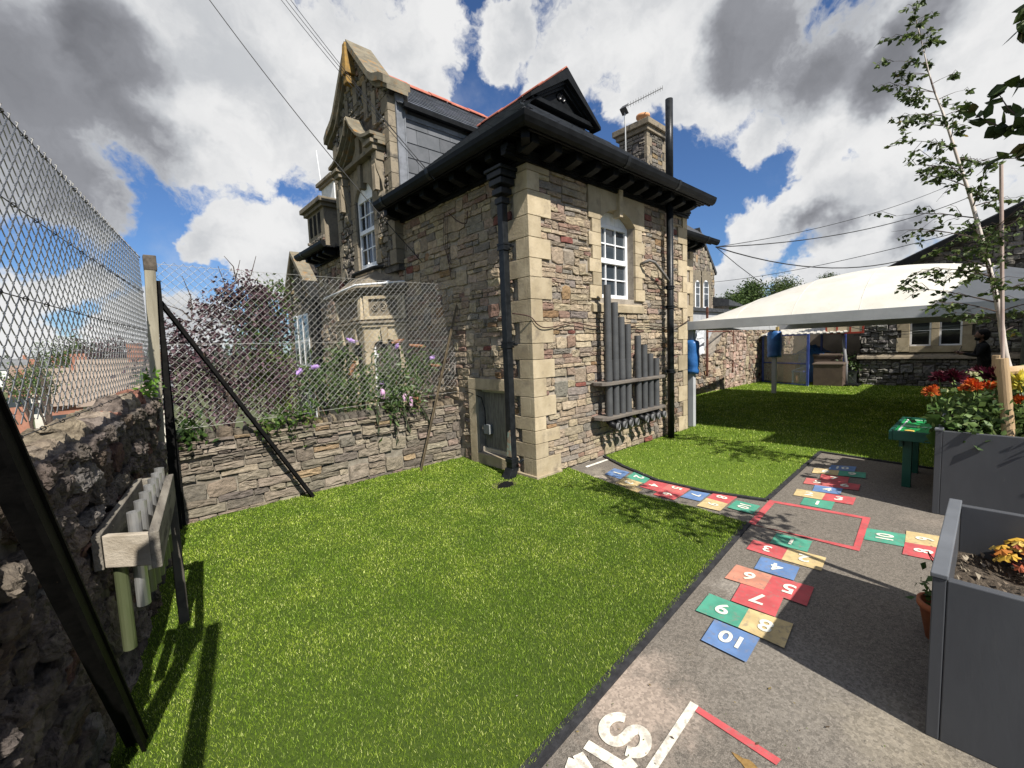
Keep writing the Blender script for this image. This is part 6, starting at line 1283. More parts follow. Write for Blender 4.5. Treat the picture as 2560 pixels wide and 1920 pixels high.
for i,(x,y,xx,r,pal,lab) in enumerate([(345,425,2.45,.105,MAR,'large deep maroon dahlia in front of the classroom wall'),(230,415,2.4,.075,MAR,'maroon dahlia head left of the largest one'),(440,430,2.5,.06,MAR,'small maroon dahlia right of the largest one'),(580,385,2.6,.085,MAR,'maroon dahlia in front of the standing man'),(705,415,2.5,.115,MAR,'broad maroon dahlia beside the birch trunk'),(775,370,2.6,.06,MAR,'dark maroon bud at the foot of the birch trunk'),
    (160,545,1.9,.075,ORG,'orange dahlia at the left edge of the planter'),(185,505,2.0,.045,ORG,'small orange dahlia above the leftmost one'),(515,490,2.1,.085,ORG,'bright orange dahlia in the middle of the bed'),(550,515,2.05,.06,ORG,'orange dahlia just below the middle one'),(435,515,2.1,.05,ORG,'small orange dahlia left of the middle one'),(495,450,2.2,.05,ORG,'pale orange dahlia bud above the middle bloom'),(600,480,2.15,.05,ORG,'orange dahlia between the two brightest blooms'),(665,490,2.15,.065,ORG,'orange dahlia left of the timber stake'),(735,495,2.1,.07,ORG,'orange dahlia touching the timber stake'),(930,615,1.9,.07,ORG,'coral dahlia low at the right edge of the picture'),
    (915,475,1.95,.13,YEL,'large lemon yellow dahlia right of the timber stake'),(155,570,1.88,.03,YEL,'small yellow flower under the leftmost orange dahlia'),(525,392,2.3,.035,PAL_,'pale cream bud among the maroon dahlias'),(280,530,2.1,.025,PAL_,'tiny cream bud left of the orange blooms')]):
    p=z3(x,y,xx); t=thing('dahlia',lab,'flower',tuple(p)); dahlia(p,r*(.78 if pal is ORG else 1),pal,int(70 if r>.06 else 34)).build('bloom',LEAFD,t)
    mb=MB(); mb.tube([tuple(p),(p[0]+random.uniform(-.05,.05),p[1]-.04,max(.78,p[2]-.3))],.0045,5); mb.build('stem',mat('green_stem',(0.08,0.11,0.03),rough=.6),t)
# stakes
STK=mat('round_timber_stake',(0.36,0.25,0.14),(0.47,0.34,0.20),scale=6,rough=.85,bump=.4,stretch=(1,1,.2),c3=(0.22,0.14,0.08),s3=14,t3=(.6,.72))
ts=thing('tree_stake','round timber tree stake with a cross brace at the front of the dahlia planter','stake',(1.9,-3.8,.66))
p=PX(2520,930,1.80); a=PX(2505,896,1.80); b=PX(2527,1085,1.80)
mb=MB(); mb.tube([(a[0],a[1],a[2]),(b[0],b[1],.60)],[.037,.040],14); mb.build('post_shaft',STK,ts)
mb=MB(); c=PX(2540,930,1.85); mb.tube([(c[0],c[1]+.09,c[2]),(c[0]+.6,c[1]-.35,c[2]+.02)],.038,8); mb.build('cross_rail',STK,ts)
ts2=thing('tree_stake','shorter timber stake half hidden behind the birch trunk','stake',(2.5,-3.6,.66)); a=PX(2494,888,2.5)
mb=MB(); mb.tube([(a[0],a[1],a[2]),(a[0],a[1],.6)],.035,10); mb.build('post_shaft',STK,ts2)
a=PX(2503,409,2.3); b=PX(2520,890,2.3)
mb=MB(); mb.tube([tuple(a),(b[0],b[1],.66)],.013,8); tag(mb.build('metal_cane',mat('coppery_cane',(0.36,0.27,0.23),(0.45,0.36,0.31),scale=5,rough=.5)),'tall thin coppery cane standing right of the birch trunk','cane')
# wash of loose things on the eaves: aerial
ae=thing('tv_aerial','television aerial on a thin mast rising in front of the right hand chimney','aerial',(5.05,1.6,4))
q=lambda x,y: PY(1150+x*.3616,160+y*.3616,1.45)
mb=MB(); mb.tube([tuple(q(1146,610)),tuple(q(1140,300))],.014,6); mb.build('mast',mat('dull_aluminium',(0.35,0.35,0.34),rough=.4,metal=.6),ae)
a=Vector(q(1125,305)); b=Vector(q(1400,165)); mb=MB(); mb.tube([a,b],.009,5)
for i in range(15): c=a.lerp(b,.12+.88*i/14); mb.tube([c+Vector((0.0,0,-.05)),c+Vector((0,0.0,.05))],.005,4)
for s in (-1,1): mb.bar(a+Vector((0,0,.0)),a+Vector((.10,0,.09*s)),.14,.01)
mb.build('antenna_boom',mat('aerial_dark',(0.08,0.08,0.08),rough=.5),ae)
# ---------------------------------------------------------------- trees and shrubs
BIRCHB=mat('birch_bark',(0.42,0.36,0.31),(0.54,0.49,0.44),scale=9,rough=.8,bump=.3,stretch=(1,1,.4),c3=(0.10,0.07,0.06),s3=9,t3=(.60,.66))
TWIG=mat('dark_twig',(0.05,0.035,0.03),(0.09,0.065,0.05),scale=12,rough=.8)
BL=[((0.085,0.12,0.035),5),((0.06,0.09,0.026),5),((0.13,0.17,0.05),2.5),((0.035,0.055,0.018),3),((0.30,0.22,0.04),.08)]
def leaf_at(mb,p,d,s,pal,wid=.72):
    d=Vector(d).normalized(); u=d.orthogonal(); u.rotate(Matrix.Rotation(random.uniform(0,6.28),3,d)); u.normalize(); n_=d.cross(u); p=Vector(p); w=s*wid/2
    mb.col=pick(pal); mb.add([p,p+d*s*.35+u*w*.9+n_*s*.05,p+d*s*.7+u*w*.55+n_*s*.04,p+d*s,p+d*s*.7-u*w*.55+n_*s*.04,p+d*s*.35-u*w*.9+n_*s*.05,p+d*s*.4-n_*s*.02],[(0,1,6),(1,2,6),(2,3,6),(3,4,6),(4,5,6),(5,0,6)])
def birch(root,trunk,r0,limbs,leafs,mleaf,mtr,pal,seed,twigs=(6,.35)):
    rs=random.Random(seed); random.seed(seed); T=smooth_path(trunk,4); n=len(T)
    mb=MB(); mb.tube(T,[max(.004,r0*(1-i/(n-1))**.8) for i in range(n)],8); mb.build('trunk',mtr,root,smooth=True)
    tw=MB(); lf=MB()
    for (t,az,ln,up) in limbs:
        i=min(n-2,int(t*(n-1))); p=Vector(T[i]); d=Vector((math.cos(az),math.sin(az),up)).normalized(); path=[p]; q=p.copy()
        for k in range(6): d=(d+Vector((rs.uniform(-.15,.15),rs.uniform(-.15,.15),-.03-.05*k*.3))).normalized(); q=q+d*ln/6; path.append(q.copy())
        rb=max(.003,r0*.34*(1-t)**.6); tw.tube(path,[rb*(1-.8*k/6) for k in range(7)],5)
        for m in range(max(2,int(twigs[0]*min(1,ln/.45)))):
            k=rs.randint(1,6); s=path[k]; dd=(d+Vector((rs.uniform(-1,1),rs.uniform(-1,1),rs.uniform(-.6,.6)))).normalized(); l=ln*twigs[1]*rs.uniform(.5,1.1); e=s+dd*l; mid=s.lerp(e,.5)+Vector((0,0,.02)); e=e-Vector((0,0,.03))
            tw.tube([s,mid,e],[.0028,.002,.0012],4)
            for j in range(leafs):
                f=rs.uniform(.15,1); pp=s.lerp(e,f); leaf_at(lf,pp,(rs.uniform(-1,1)+dd.x*.6,rs.uniform(-1,1)+dd.y*.6,rs.uniform(-.9,.3)),rs.uniform(.034,.06),pal)
    tw.build('branches',TWIG,root); lf.build('leaves',mleaf,root)
BT=thing('birch_tree','young silver birch leaning left out of the dahlia planter against the cloudy sky','tree',(2.6,-3.7,.66))
tp=[(2550,1010),(2530,945),(2512,880),(2498,780),(2478,690),(2455,600),(2425,490),(2395,400),(2360,290),(2330,210),(2305,110),(2288,40)]
tr=[PX(x,y,2.6) for x,y in tp]; tr=[(p[0]+.0,p[1],max(p[2],.6)) for p in tr]
rs=random.Random(3); limbs=[]
L_dir=math.atan2(_R[1],_R[0])  # roughly the picture's right
for k in range(54):
    t=.24+.75*((k+.5)/54); side=1 if rs.random()<.36 else -1; az=L_dir+(math.pi if side<0 else 0)+rs.uniform(-.9,.9)
    ln=(.66*(1-abs(t-.42)*1.3)+.10)*rs.uniform(.5,1.05)*(1 if side<0 else .5); limbs.append((t,az,max(.12,ln),rs.uniform(.25,.75)))
birch(BT,tr,.028,limbs,10,LEAFM,BIRCHB,BL,11,(8,.40))
# second sapling out of the near planter, only its overhanging leaves are in the picture
ST=thing('overhanging_tree','broad leaved sapling reaching in from the right edge above the grey planters','tree',(-.6,-4.5,.4))
pb=[PX(2760,300,-.2),PX(2640,330,-.2),PX(2560,300,-.2),PX(2500,270,-.2),PX(2450,215,-.2)]
base=(pb[0][0]-.1,pb[0][1]-.35,.4)
mb=MB(); mb.tube(smooth_path([base,(base[0]+.02,base[1]+.03,1.4),(base[0]+.05,base[1]+.1,2.3),(base[0]+.03,base[1]+.1,3.3)],5),[.03*(1-.04*i) for i in range(16)],8); mb.build('trunk',BIRCHB,ST,smooth=True)
tw=MB(); lf=MB(); SAPL=[((0.045,0.07,0.018),5),((0.06,0.09,0.02),3),((0.03,0.045,0.015),3),((0.10,0.09,0.03),.5)]
random.seed(21)
def bough(pts,dens,sz,plane=-.2,r=.006):
    P=[Vector(PX(x,y,plane)) for x,y in pts]; tw.tube(P,[r*(1-.75*i/(len(P)-1)) for i in range(len(P))],5)
    for a,b in zip(P[:-1],P[1:]):
        for k in range(dens):
            f=random.random(); p=a.lerp(b,f); d=(b-a).normalized()+Vector((random.uniform(-.9,.9),random.uniform(-.9,.9),random.uniform(-1.1,.4))); leaf_at(lf,p,d,sz*random.uniform(.7,1.15),SAPL,.68)
bough([(2640,330),(2560,304),(2520,270),(2495,232)],4,.085); bough([(2560,304),(2510,320),(2460,300),(2420,275)],5,.085); bough([(2700,200),(2600,190),(2540,205),(2505,212)],5,.09); bough([(2640,330),(2570,318),(2500,315)],5,.09)
bough([(2650,-20),(2580,10),(2556,60),(2550,95)],6,.075); bough([(2700,420),(2600,405),(2540,395),(2490,398),(2440,440)],2,.06,r=.004); bough([(2640,330),(2580,350),(2555,380)],4,.08)
for k in range(26):
    a=random.uniform(0,6.28); z=random.uniform(1.9,3.6); s=Vector((base[0]+.04,base[1]+.1,z)); e=s+Vector((math.cos(a)*random.uniform(.3,.9),math.sin(a)*random.uniform(.2,.5)-.1,random.uniform(.0,.5)))
    # keep the crown outside the picture
    dd=np.array(e)-CAM; w=dd@_F; 
    if w>0 and abs(dd@_R/w)*F_PX<1330 and abs(dd@_U/w)*F_PX<960: continue
    tw.tube([s,e],[.006,.002],4)
    for j in range(34): f=random.uniform(.2,1); leaf_at(lf,s.lerp(e,f)+Vector((random.uniform(-.12,.12),random.uniform(-.12,.12),random.uniform(-.1,.1))),(random.uniform(-1,1),random.uniform(-1,1),random.uniform(-1,.3)),.08,SAPL)
tw.build('branches',TWIG,ST); lf.build('leaves',LEAFM,ST)
# purple leaved tree and greens beyond the low wall
PURP=[((0.085,0.045,0.055),5),((0.06,0.032,0.04),5),((0.12,0.075,0.085),3),((0.035,0.02,0.026),4),((0.16,0.12,0.13),1)]
def big_tree(name,label,base,h,r,blobs_,n,size,pal,group=None,m=None,asp=.55,kind=None):
    t=thing(name,label,'tree',base,group); b=Vector(base); mb=MB()
    top=b+Vector((0,0,h*.75)); mb.tube([b,b+Vector((.05,0,h*.35)),top],[r,r*.7,r*.2],7)
    for q in blobs_[:10]: mb.tube([b+Vector((0,0,h*random.uniform(.25,.5))),Vector(q[:3])],[r*.4,r*.08],5)
    mb.build('trunk',TWIG,t); foliage('crown',blobs_,n,size,pal,m or LEAFD,t,asp=asp); return t
random.seed(5)
cen=[]
for (px,py,yy,rr) in ((590,790,5.0,.55),(500,850,5.0,.5),(660,840,5.2,.5),(570,890,5.0,.7),(460,940,5.0,.6),(660,960,5.2,.8),(600,725,5.0,.28),(430,920,4.8,.4),(520,1000,5.0,.7),(640,770,5.0,.35),(390,910,5.0,.4),(540,770,5.0,.35)):
    p=PY(px,py,yy); cen.append((p[0],p[1],p[2],rr*.78,rr*.7,rr*.72))
for k in range(16):
    u_=random.uniform(440,720); p=PY(u_,random.uniform(0,60)+690+abs(u_-600)*.75,5.0); cen.append((p[0],p[1],p[2],.15,.15,.18))
b0=PY(560,1000,5.0)
PT=big_tree('purple_leaf_tree','purple leaved tree in the garden beyond the two mesh fences',(b0[0],5.0,-1.3),4.2,.09,cen,6200,.075,PURP,asp=.6)
mb=MB()
for (x0,y0,x1,y1) in ((560,760,600,650),(560,760,545,665),(620,760,700,700),(480,800,410,760),(600,740,640,640),(590,700,560,640),(480,800,455,690)):
    a=PY(x0,y0,5.0);b=PY(x1,y1,5.0); mb.tube([a,(a+b)/2+np.array((.05,0,.03)),b],[.012,.008,.004],4)
mb.build('bare_twigs',TWIG,PT,kind='stuff')
G2=[((0.05,0.085,0.02),5),((0.035,0.06,0.016),4),((0.08,0.12,0.03),3)]
p=PY(700,760,7.5); big_tree('green_tree','dark green tree between the purple tree and the house corner',(p[0],7.5,-1.3),3.8,.1,[(*PY(x,y,7.5),r,r,r*1.1) for x,y,r in ((672,760,.40),(660,830,.55),(690,730,.22),(640,800,.45),(665,900,.5))],3000,.10,G2)
p=PY(690,950,6.2); t=thing('golden_shrub','yellow green shrub below the green tree beside the distant gable','shrub',(p[0],6.2,-1.3)); foliage('leaves',[(*PY(x,y,6.2),r,r,r) for x,y,r in ((680,925,.38),(665,975,.42),(695,980,.30),(650,930,.35))],3000,.065,[((0.15,0.20,0.035),4),((0.10,0.15,0.025),4),((0.20,0.25,0.06),2)],LEAFM,t)
mb=MB(); mb.tube([(p[0],6.2,-1.3),(p[0],6.2,.2)],.05,6); mb.build('stem',TWIG,t)
# buddleia behind the low wall
BD=thing('buddleia_bush','sprawling buddleia with grey green leaves and purple flowers behind the low wall','shrub',(-1.0,2.2,-1.2))
zb_=lambda x,y: (640+x/3.072,640+y/3.072)
bl=[]
for (x,y,yy,rr) in ((560,930,2.3,.28),(660,830,2.3,.20),(480,980,2.3,.20),(640,1030,2.2,.30),(800,950,2.2,.24),(900,1020,2.0,.26),(1000,880,2.2,.20),(1080,960,1.85,.26),(1150,1010,1.75,.22),(1180,880,2.0,.25),(1230,850,1.9,.18),(980,1080,1.7,.24),(1100,1080,1.6,.22),(760,1080,2.1,.3),(960,740,2.4,.11),(1060,1150,1.56,.14),(640,750,2.3,.12),(400,930,2.3,.12)):
    p=PY(*zb_(x,y),yy); bl.append((p[0],p[1],p[2],rr,rr*.8,rr*.9))
BUD=[((0.065,0.11,0.03),5),((0.045,0.08,0.022),4),((0.10,0.15,0.045),3),((0.17,0.20,0.10),1.2),((0.22,0.26,0.18),.5)]
foliage('leaves',bl,3000,.095,BUD,LEAFM,BD,asp=.30,shell=.3)
mb=MB(); root=Vector((-1.05,2.25,-1.2))
for b in bl: mb.tube([root+Vector((random.uniform(-.2,.2),0,0)),root.lerp(Vector(b[:3]),.6)+Vector((0,0,.12)),Vector(b[:3])],[.014,.009,.004],5)
mb.build('stems',mat('tan_stem',(0.16,0.11,0.07),rough=.8),BD)
LIL=mat('lilac_flower',(0.42,0.25,0.62),(0.55,0.36,0.72),scale=30,rough=.8,bump=.8,bscale=60); RUSTF=mat('faded_flower',(0.24,0.11,0.06),(0.32,0.17,0.09),scale=30,rough=.9,bump=.8,bscale=60); PNK=mat('pink_flower',(0.58,0.33,0.52),(0.66,0.45,0.58),scale=30,rough=.8,bump=.8,bscale=60)
for (x,y,yy,ln,m,lab,dx,dz) in ((735,650,2.2,.13,LIL,'lilac buddleia flower at the top left above the bush',.5,-.2),(1085,685,2.1,.07,LIL,'small lilac flower in front of the bay arch',.2,.5),(330,890,2.2,.10,LIL,'lilac flower hanging furthest left of the bush',.3,.3),(455,850,2.2,.10,LIL,'lilac flower spike on the left side of the bush',1,.1),(970,975,1.8,.08,LIL,'lilac flower low in the middle of the bush',.6,-.5),(1355,780,1.9,.08,LIL,'pale lilac flower near the right brace',1,.1),(1090,655,2.1,.2,RUSTF,'long faded brown flower spike before the bay window',1,.25),(1240,690,2.0,.26,RUSTF,'brown dried flower spike pointing right',1,-.1),(1375,840,1.8,.2,RUSTF,'brown dried flower spike touching the thin brace',1,-.15),(740,860,2.1,.2,RUSTF,'brown faded flower spike in the middle left',.5,.9),(975,1060,1.57,.13,PNK,'pink flower hanging over the wall top',.1,-1),(1190,1120,1.53,.14,PNK,'longest pink flower drooping over the wall',.05,-1),(1140,1085,1.55,.09,PNK,'short pink flower beside the longest one',-.3,-1),(1240,1100,1.54,.10,RUSTF,'dried flower drooping right of the pink ones',.8,-.6)):
    p=Vector(PY(*zb_(x,y),yy)); d=Vector((dx,0,dz)).normalized(); mb=MB(); k=9; vs=[p-d*ln/2+d*ln*i/k for i in range(k+1)]
    mb.tube(vs,[max(.003,.026*math.sin(math.pi*(.12+.86*i/k))**.7*random.uniform(.8,1.15)) for i in range(k+1)],7)
    for j in range(40): q=vs[random.randint(1,k-1)]; mb.ell(q+Vector((random.uniform(-.024,.024),random.uniform(-.024,.024),random.uniform(-.024,.024))),(.007,.007,.007),4,3)
    tag(mb.build('flower_spike',m),lab,'flower')
# dark trailing stems added over the wall face to stand for stem shadows
TRL=thing('shadow_stems','dark leafy stems added over the low wall face as stem shadows','plant',(-.7,1.5,.8))
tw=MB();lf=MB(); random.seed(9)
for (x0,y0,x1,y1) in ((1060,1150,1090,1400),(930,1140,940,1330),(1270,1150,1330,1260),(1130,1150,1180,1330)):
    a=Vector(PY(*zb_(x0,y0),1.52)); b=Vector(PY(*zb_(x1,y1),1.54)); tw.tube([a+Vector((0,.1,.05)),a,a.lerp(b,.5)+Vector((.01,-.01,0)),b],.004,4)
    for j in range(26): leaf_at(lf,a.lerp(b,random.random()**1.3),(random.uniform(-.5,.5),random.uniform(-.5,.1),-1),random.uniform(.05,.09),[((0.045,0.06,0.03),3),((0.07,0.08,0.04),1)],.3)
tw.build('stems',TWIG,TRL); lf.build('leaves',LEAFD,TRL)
# trees beyond the canopy
for i,(px,py,yy,r,lab) in enumerate(((1880,730,16,1.6,'dark leafed tree nearest the distant gable, beyond the canopy'),(1960,720,18,2.3,'broad green tree in the middle of the row beyond the canopy'),(2070,705,18,2.0,'rounded green tree at the right end of the row beyond the canopy'),(1830,760,15,1.3,'small dark tree low beside the far gable'))):
    p=PY(px,py,yy); bs=[(p[0],yy,p[2]-r*.3,r,r,r)]
    for k in range(9): bs.append((p[0]+random.uniform(-1,1)*r,yy+random.uniform(-.5,.5),p[2]+random.uniform(-1.0,.45)*r,r*.42,r*.4,r*.38))
    big_tree('broadleaf_tree',lab,(p[0],yy,-1.0),p[2]+1.0,.25,bs,5200,.26,[((0.055,0.085,0.02),5),((0.035,0.06,0.015),5),((0.085,0.12,0.03),2),((0.10,0.10,0.03),.8)] if i!=0 and i!=3 else G2,'trees beyond the canopy')
# far gable north of the house
NG=thing('north_gabled_wing','narrow stone gable with mullioned windows seen past the side of the house','building',(.4,9.5,-1.3))
y0,y1_,ya,za,ze_=8.45,10.9,9.85,4.35,3.05
poly=[(.4,y0,-1.3),(.4,y1_,-1.3),(.4,y1_,ze_),(.4,ya,za),(.4,y0,ze_)]
mb=MB(); mb.prism(poly,(1.5,0,0)); mb.build('wall',MORTAR_DARK,NG)
def ntop(u): return ze_+(za-ze_)*(1-abs(u-ya)/(ya-y0)) if u<ya else ze_+(za-ze_)*(1-(u-ya)/(y1_-ya))
lay=layout((y0,y1_),(-.6,za),[(8.9,10.5,1.2,2.75),(8.7,9.6,-1,.75)],h=(.08,.15),seed=95,topf=lambda u:ntop(u)-.05)
mb=MB(); [f(mb) for _,f in wall_stones(lay,lambda u,v,d:(.4-d,u,v),0,.04,GREYS,.4)]; mb.build('wall_stones',STONE,NG,kind='stuff')
for s in (-1,1):
    a=(ya,za+.16); b=((y0-.15) if s<0 else (y1_+.15),ze_+.02); mb=MB(); mb.hexa([(.25,a[0],a[1]-.14),(.62,a[0],a[1]-.14),(.62,b[0],b[1]-.14),(.25,b[0],b[1]-.14),(.25,*a),(.62,*a),(.62,*b),(.25,*b)]); mb.build('coping',LICHEN,NG)
mb=MB(); mb.add([(.5,y0,ze_),(4,y0,ze_),(4,ya,za),(.5,ya,za)],[(0,1,2,3)]); mb.build('roof',SLATE,NG); mb=MB(); mb.bar((.5,ya,za+.03),(4,ya,za+.03),.15,.06); mb.build('ridge_tiles',RIDGE,NG)
for (a,b,c,d) in ((8.95,9.3,1.25,2.7),(9.42,9.77,1.25,2.7),(9.89,10.24,1.25,2.7),(8.8,9.15,-1.0,.7),(9.25,9.5,-1.0,.7)):
    mb=MB(); mb.box(.33,.41,a-.09,b+.09,c-.1,d+.14); mb.build('window_surround',ASHLAR_OLD,NG)
    mb=MB(); mb.box(.315,.335,a,b,c,d); w=mb.build('window',WHITE,NG)
    for (p,q) in ((c+.06,(c+d)/2-.03),((c+d)/2+.03,d-.06)): mb=MB(); mb.add([(.312,a+.05,p),(.312,b-.05,p),(.312,b-.05,q),(.312,a+.05,q)],[(0,1,2,3)]); mb.build('pane',GLASS,w)
# town beyond the boundary fence
def ptd(px,py,dist): d=ray(px,py); return CAM+d/np.linalg.norm(d[:2])*dist
ROOFT=[mat('orange_tile_roof',(0.17,0.125,0.10),(0.22,0.16,0.125),scale=.6,rough=.9),mat('brown_tile_roof',(0.21,0.165,0.13),(0.27,0.215,0.17),scale=.6,rough=.9),mat('grey_slate_roof',(0.12,0.125,0.13),(0.17,0.175,0.18),scale=.6,rough=.9),mat('red_tile_roof',(0.18,0.08,0.06),(0.23,0.10,0.075),scale=.6,rough=.9)]
WALLT=[mat('cream_render',(0.52,0.49,0.42),(0.6,0.57,0.5),scale=.5,rough=.9),mat('red_brick_far',(0.26,0.12,0.08),(0.33,0.16,0.11),scale=2,rough=.9),mat('white_render_far',(0.62,0.62,0.6),rough=.9)]
def house(px,pyr,dist,wpx,hroof,rm,wm,label,below=6,group='houses in the town below'):
    c=ptd(px,pyr,dist); e=ptd(px+wpx/2,pyr,dist); L_=np.linalg.norm(e-c)*2; d=ray(px,pyr)[:2]; d/=np.linalg.norm(d); s=np.array([d[1],-d[0]]); z=c[2]; D=5.0
    t=thing('town_house',label,'house',(c[0],c[1],z-below-hroof),group)
    P=lambda a,b,zz:(c[0]+s[0]*a+d[0]*b,c[1]+s[1]*a+d[1]*b,zz)
    mb=MB(); h=L_/2; mb.hexa([P(-h,0,z-below-hroof),P(h,0,z-below-hroof),P(h,2*D,z-below-hroof),P(-h,2*D,z-below-hroof),P(-h,0,z-hroof),P(h,0,z-hroof),P(h,2*D,z-hroof),P(-h,2*D,z-hroof)]); mb.add([P(-h,0,z-hroof),P(-h,2*D,z-hroof),P(-h,D,z)],[(0,1,2)]); mb.add([P(h,0,z-hroof),P(h,2*D,z-hroof),P(h,D,z)],[(0,1,2)]); mb.build('wall',wm,t)
    mb=MB(); mb.add([P(-h-.3,-.4,z-hroof-.2),P(h+.3,-.4,z-hroof-.2),P(h+.3,D,z+.05),P(-h-.3,D,z+.05),P(h+.3,2*D+.4,z-hroof-.2),P(-h-.3,2*D+.4,z-hroof-.2)],[(0,1,2,3),(3,2,4,5)]); r=mb.build('roof',rm,t)
    mb=MB(); a=P(h*.6,D,z); mb.box(a[0]-.5,a[0]+.5,a[1]-.5,a[1]+.5,z-.5,z+1.2); mb.build('chimney',WALLT[1],r)
    n=max(2,int(L_/3)); 
    for i in range(n):
        x=-h+L_*(i+.5)/n; mb=MB(); mb.add([P(x-.6,-.02,z-hroof-2.2),P(x+.6,-.02,z-hroof-2.2),P(x+.6,-.02,z-hroof-.9),P(x-.6,-.02,z-hroof-.9)],[(0,1,2,3)]); mb.build('window',GLASS,t)
house(60,914,120,70,3.0,ROOFT[0],WALLT[0],'orange tiled house at the far left below the horizon')
house(30,897,230,110,3.5,ROOFT[2],WALLT[2],'white terrace on the skyline at the far left')
house(120,900,240,70,3.5,ROOFT[2],WALLT[2],'white house on the skyline right of the white terrace')
house(152,888,150,40,3.5,ROOFT[3],WALLT[2],'red roofed white house under the dark conifers')
house(290,897,42,180,3.0,ROOFT[1],WALLT[0],'long brown roofed house nearest the corner post')
house(170,922,48,110,2.6,ROOFT[1],WALLT[1],'brown roofed brick house left of the long brown roof')
house(40,948,85,50,1.4,ROOFT[0],WALLT[1],'small orange brick extension low at the left edge')
house(95,962,75,40,1.2,ROOFT[3],WALLT[0],'low red roofed outbuilding seen just over the wall')
house(390,905,60,60,3,ROOFT[2],WALLT[0],'grey roofed house behind the purple tree')
random.seed(31)
for i,(px,py,ds,r,lab,pal) in enumerate(((165,872,140,3.6,'dark conifer left of the evergreen clump',G2),(185,878,135,4,'darkest conifer in the evergreen clump',G2),(210,886,130,3.6,'rounded dark tree right of the conifers',G2),(240,880,70,1.9,'purple brown tree on the skyline',PURP),(275,870,60,2.2,'tall purple brown tree nearest the corner post',PURP),(320,880,55,1.6,'low purple brown tree by the corner post',PURP),(105,925,40,.9,'green tree standing in front of the orange roofs',BUD),(165,920,70,1.6,'small green tree under the red roof',G2),(60,935,60,1.6,'hedge like green tree at the left below the roofs',BUD),(98,868,36,.75,'thin pale poplar rising above the town skyline',BUD))):
    p=ptd(px,py,ds); bs=[(p[0]+random.uniform(-.6,.6)*r,p[1]+random.uniform(-.5,.5)*r,p[2]-random.uniform(0,1.3)*r,r*.55,r*.55,r*.6) for k in range(7)]
    if i==9: bs=[(p[0]+random.uniform(-.3,.3)*r,p[1],p[2]-k*.45,r*.42,r*.42,r*.6) for k in range(7)]
    big_tree('town_tree',lab,(p[0],p[1],p[2]-r*1.3-6),r*1.3+6,.2,bs,900 if i!=9 else 700,r*.17 if i!=9 else .09,pal,'trees in the town below')
# wooded skyline
mb=[]; 
for k in range(240):
    a=R(random.uniform(35,170)); d=random.uniform(700,1500); c=(CAM[0]+d*math.cos(a),CAM[1]+d*math.sin(a)); z=np.interp(d,[700,1500],[-2,1.5]); mb.append((c[0],c[1],z-2,16,16,random.uniform(5,10)))
wd=foliage('distant_woods',mb,16000,7.0,[((0.045,0.06,0.04),3),((0.06,0.075,0.05),2)],LEAFD,None,'stuff',asp=.9); tag(wd,'dark line of distant woods along the horizon','woods')
# ---------------------------------------------------------------- overhead wires
WB=mat('black_cable',(0.012,0.012,0.012),rough=.6)
def cable(label,a,b,sag,r,n=20):
    mb=MB(); wire(mb,a,b,sag,r,n,5); tag(mb.build('overhead_cable',WB),label,'cable')
e1=PX(1100,430,-.42); 
cable('single black cable crossing the upper left sky down past the dormer window',PY(430,-130,4.6),PX(1055,655,-.03),.15,.0065)
cable('lowest of three parallel cables running down to the side eaves',PY(672,-40,4.2),PX(1072,437,-.44),.05,.0045)
cable('middle one of the three parallel cables running down to the side eaves',PY(684,-40,4.2),PX(1082,440,-.44),.05,.0045)
cable('highest of three parallel cables running down to the side eaves',PY(697,-40,4.2),PX(1088,450,-.44),.05,.0045)
z7=lambda x,y: (1650+x/2.552,500+y/2.552)
E0=(6.98,.85,3.72)
for lab,x,y,sg,r in (('highest thin cable from the second eaves towards the right',1470,0,.25,.008),('second cable from the eaves passing behind the birch',1550,58,.35,.012),('thick sagging cable behind the birch',1600,190,.9,.014),('steep slack cable sagging deepest over the canopy',1880,370,2.1,.008),):
    cable(lab,E0,PX(*z7(x,y),14.0)+(PX(*z7(x,y),14.0)-np.array(E0))*.55,sg,r)
cable('lowest thin cable rising right from the arched gable windows',PX(*z7(330,525),18.0),PX(*z7(1560,235),14.0)+(PX(*z7(1560,235),14.0)-PX(*z7(330,525),18.0))*.5,.3,.010)
cable('thin stay wire under the canopy beam before the classroom window',PX(2135,838,4.2),PX(2560,795,4.2),.02,.004)
cable('diagonal aerial lead crossing the slates to the valley',(1.95,3.0,5.86),(1.6,2.62,5.35),.0,.008)
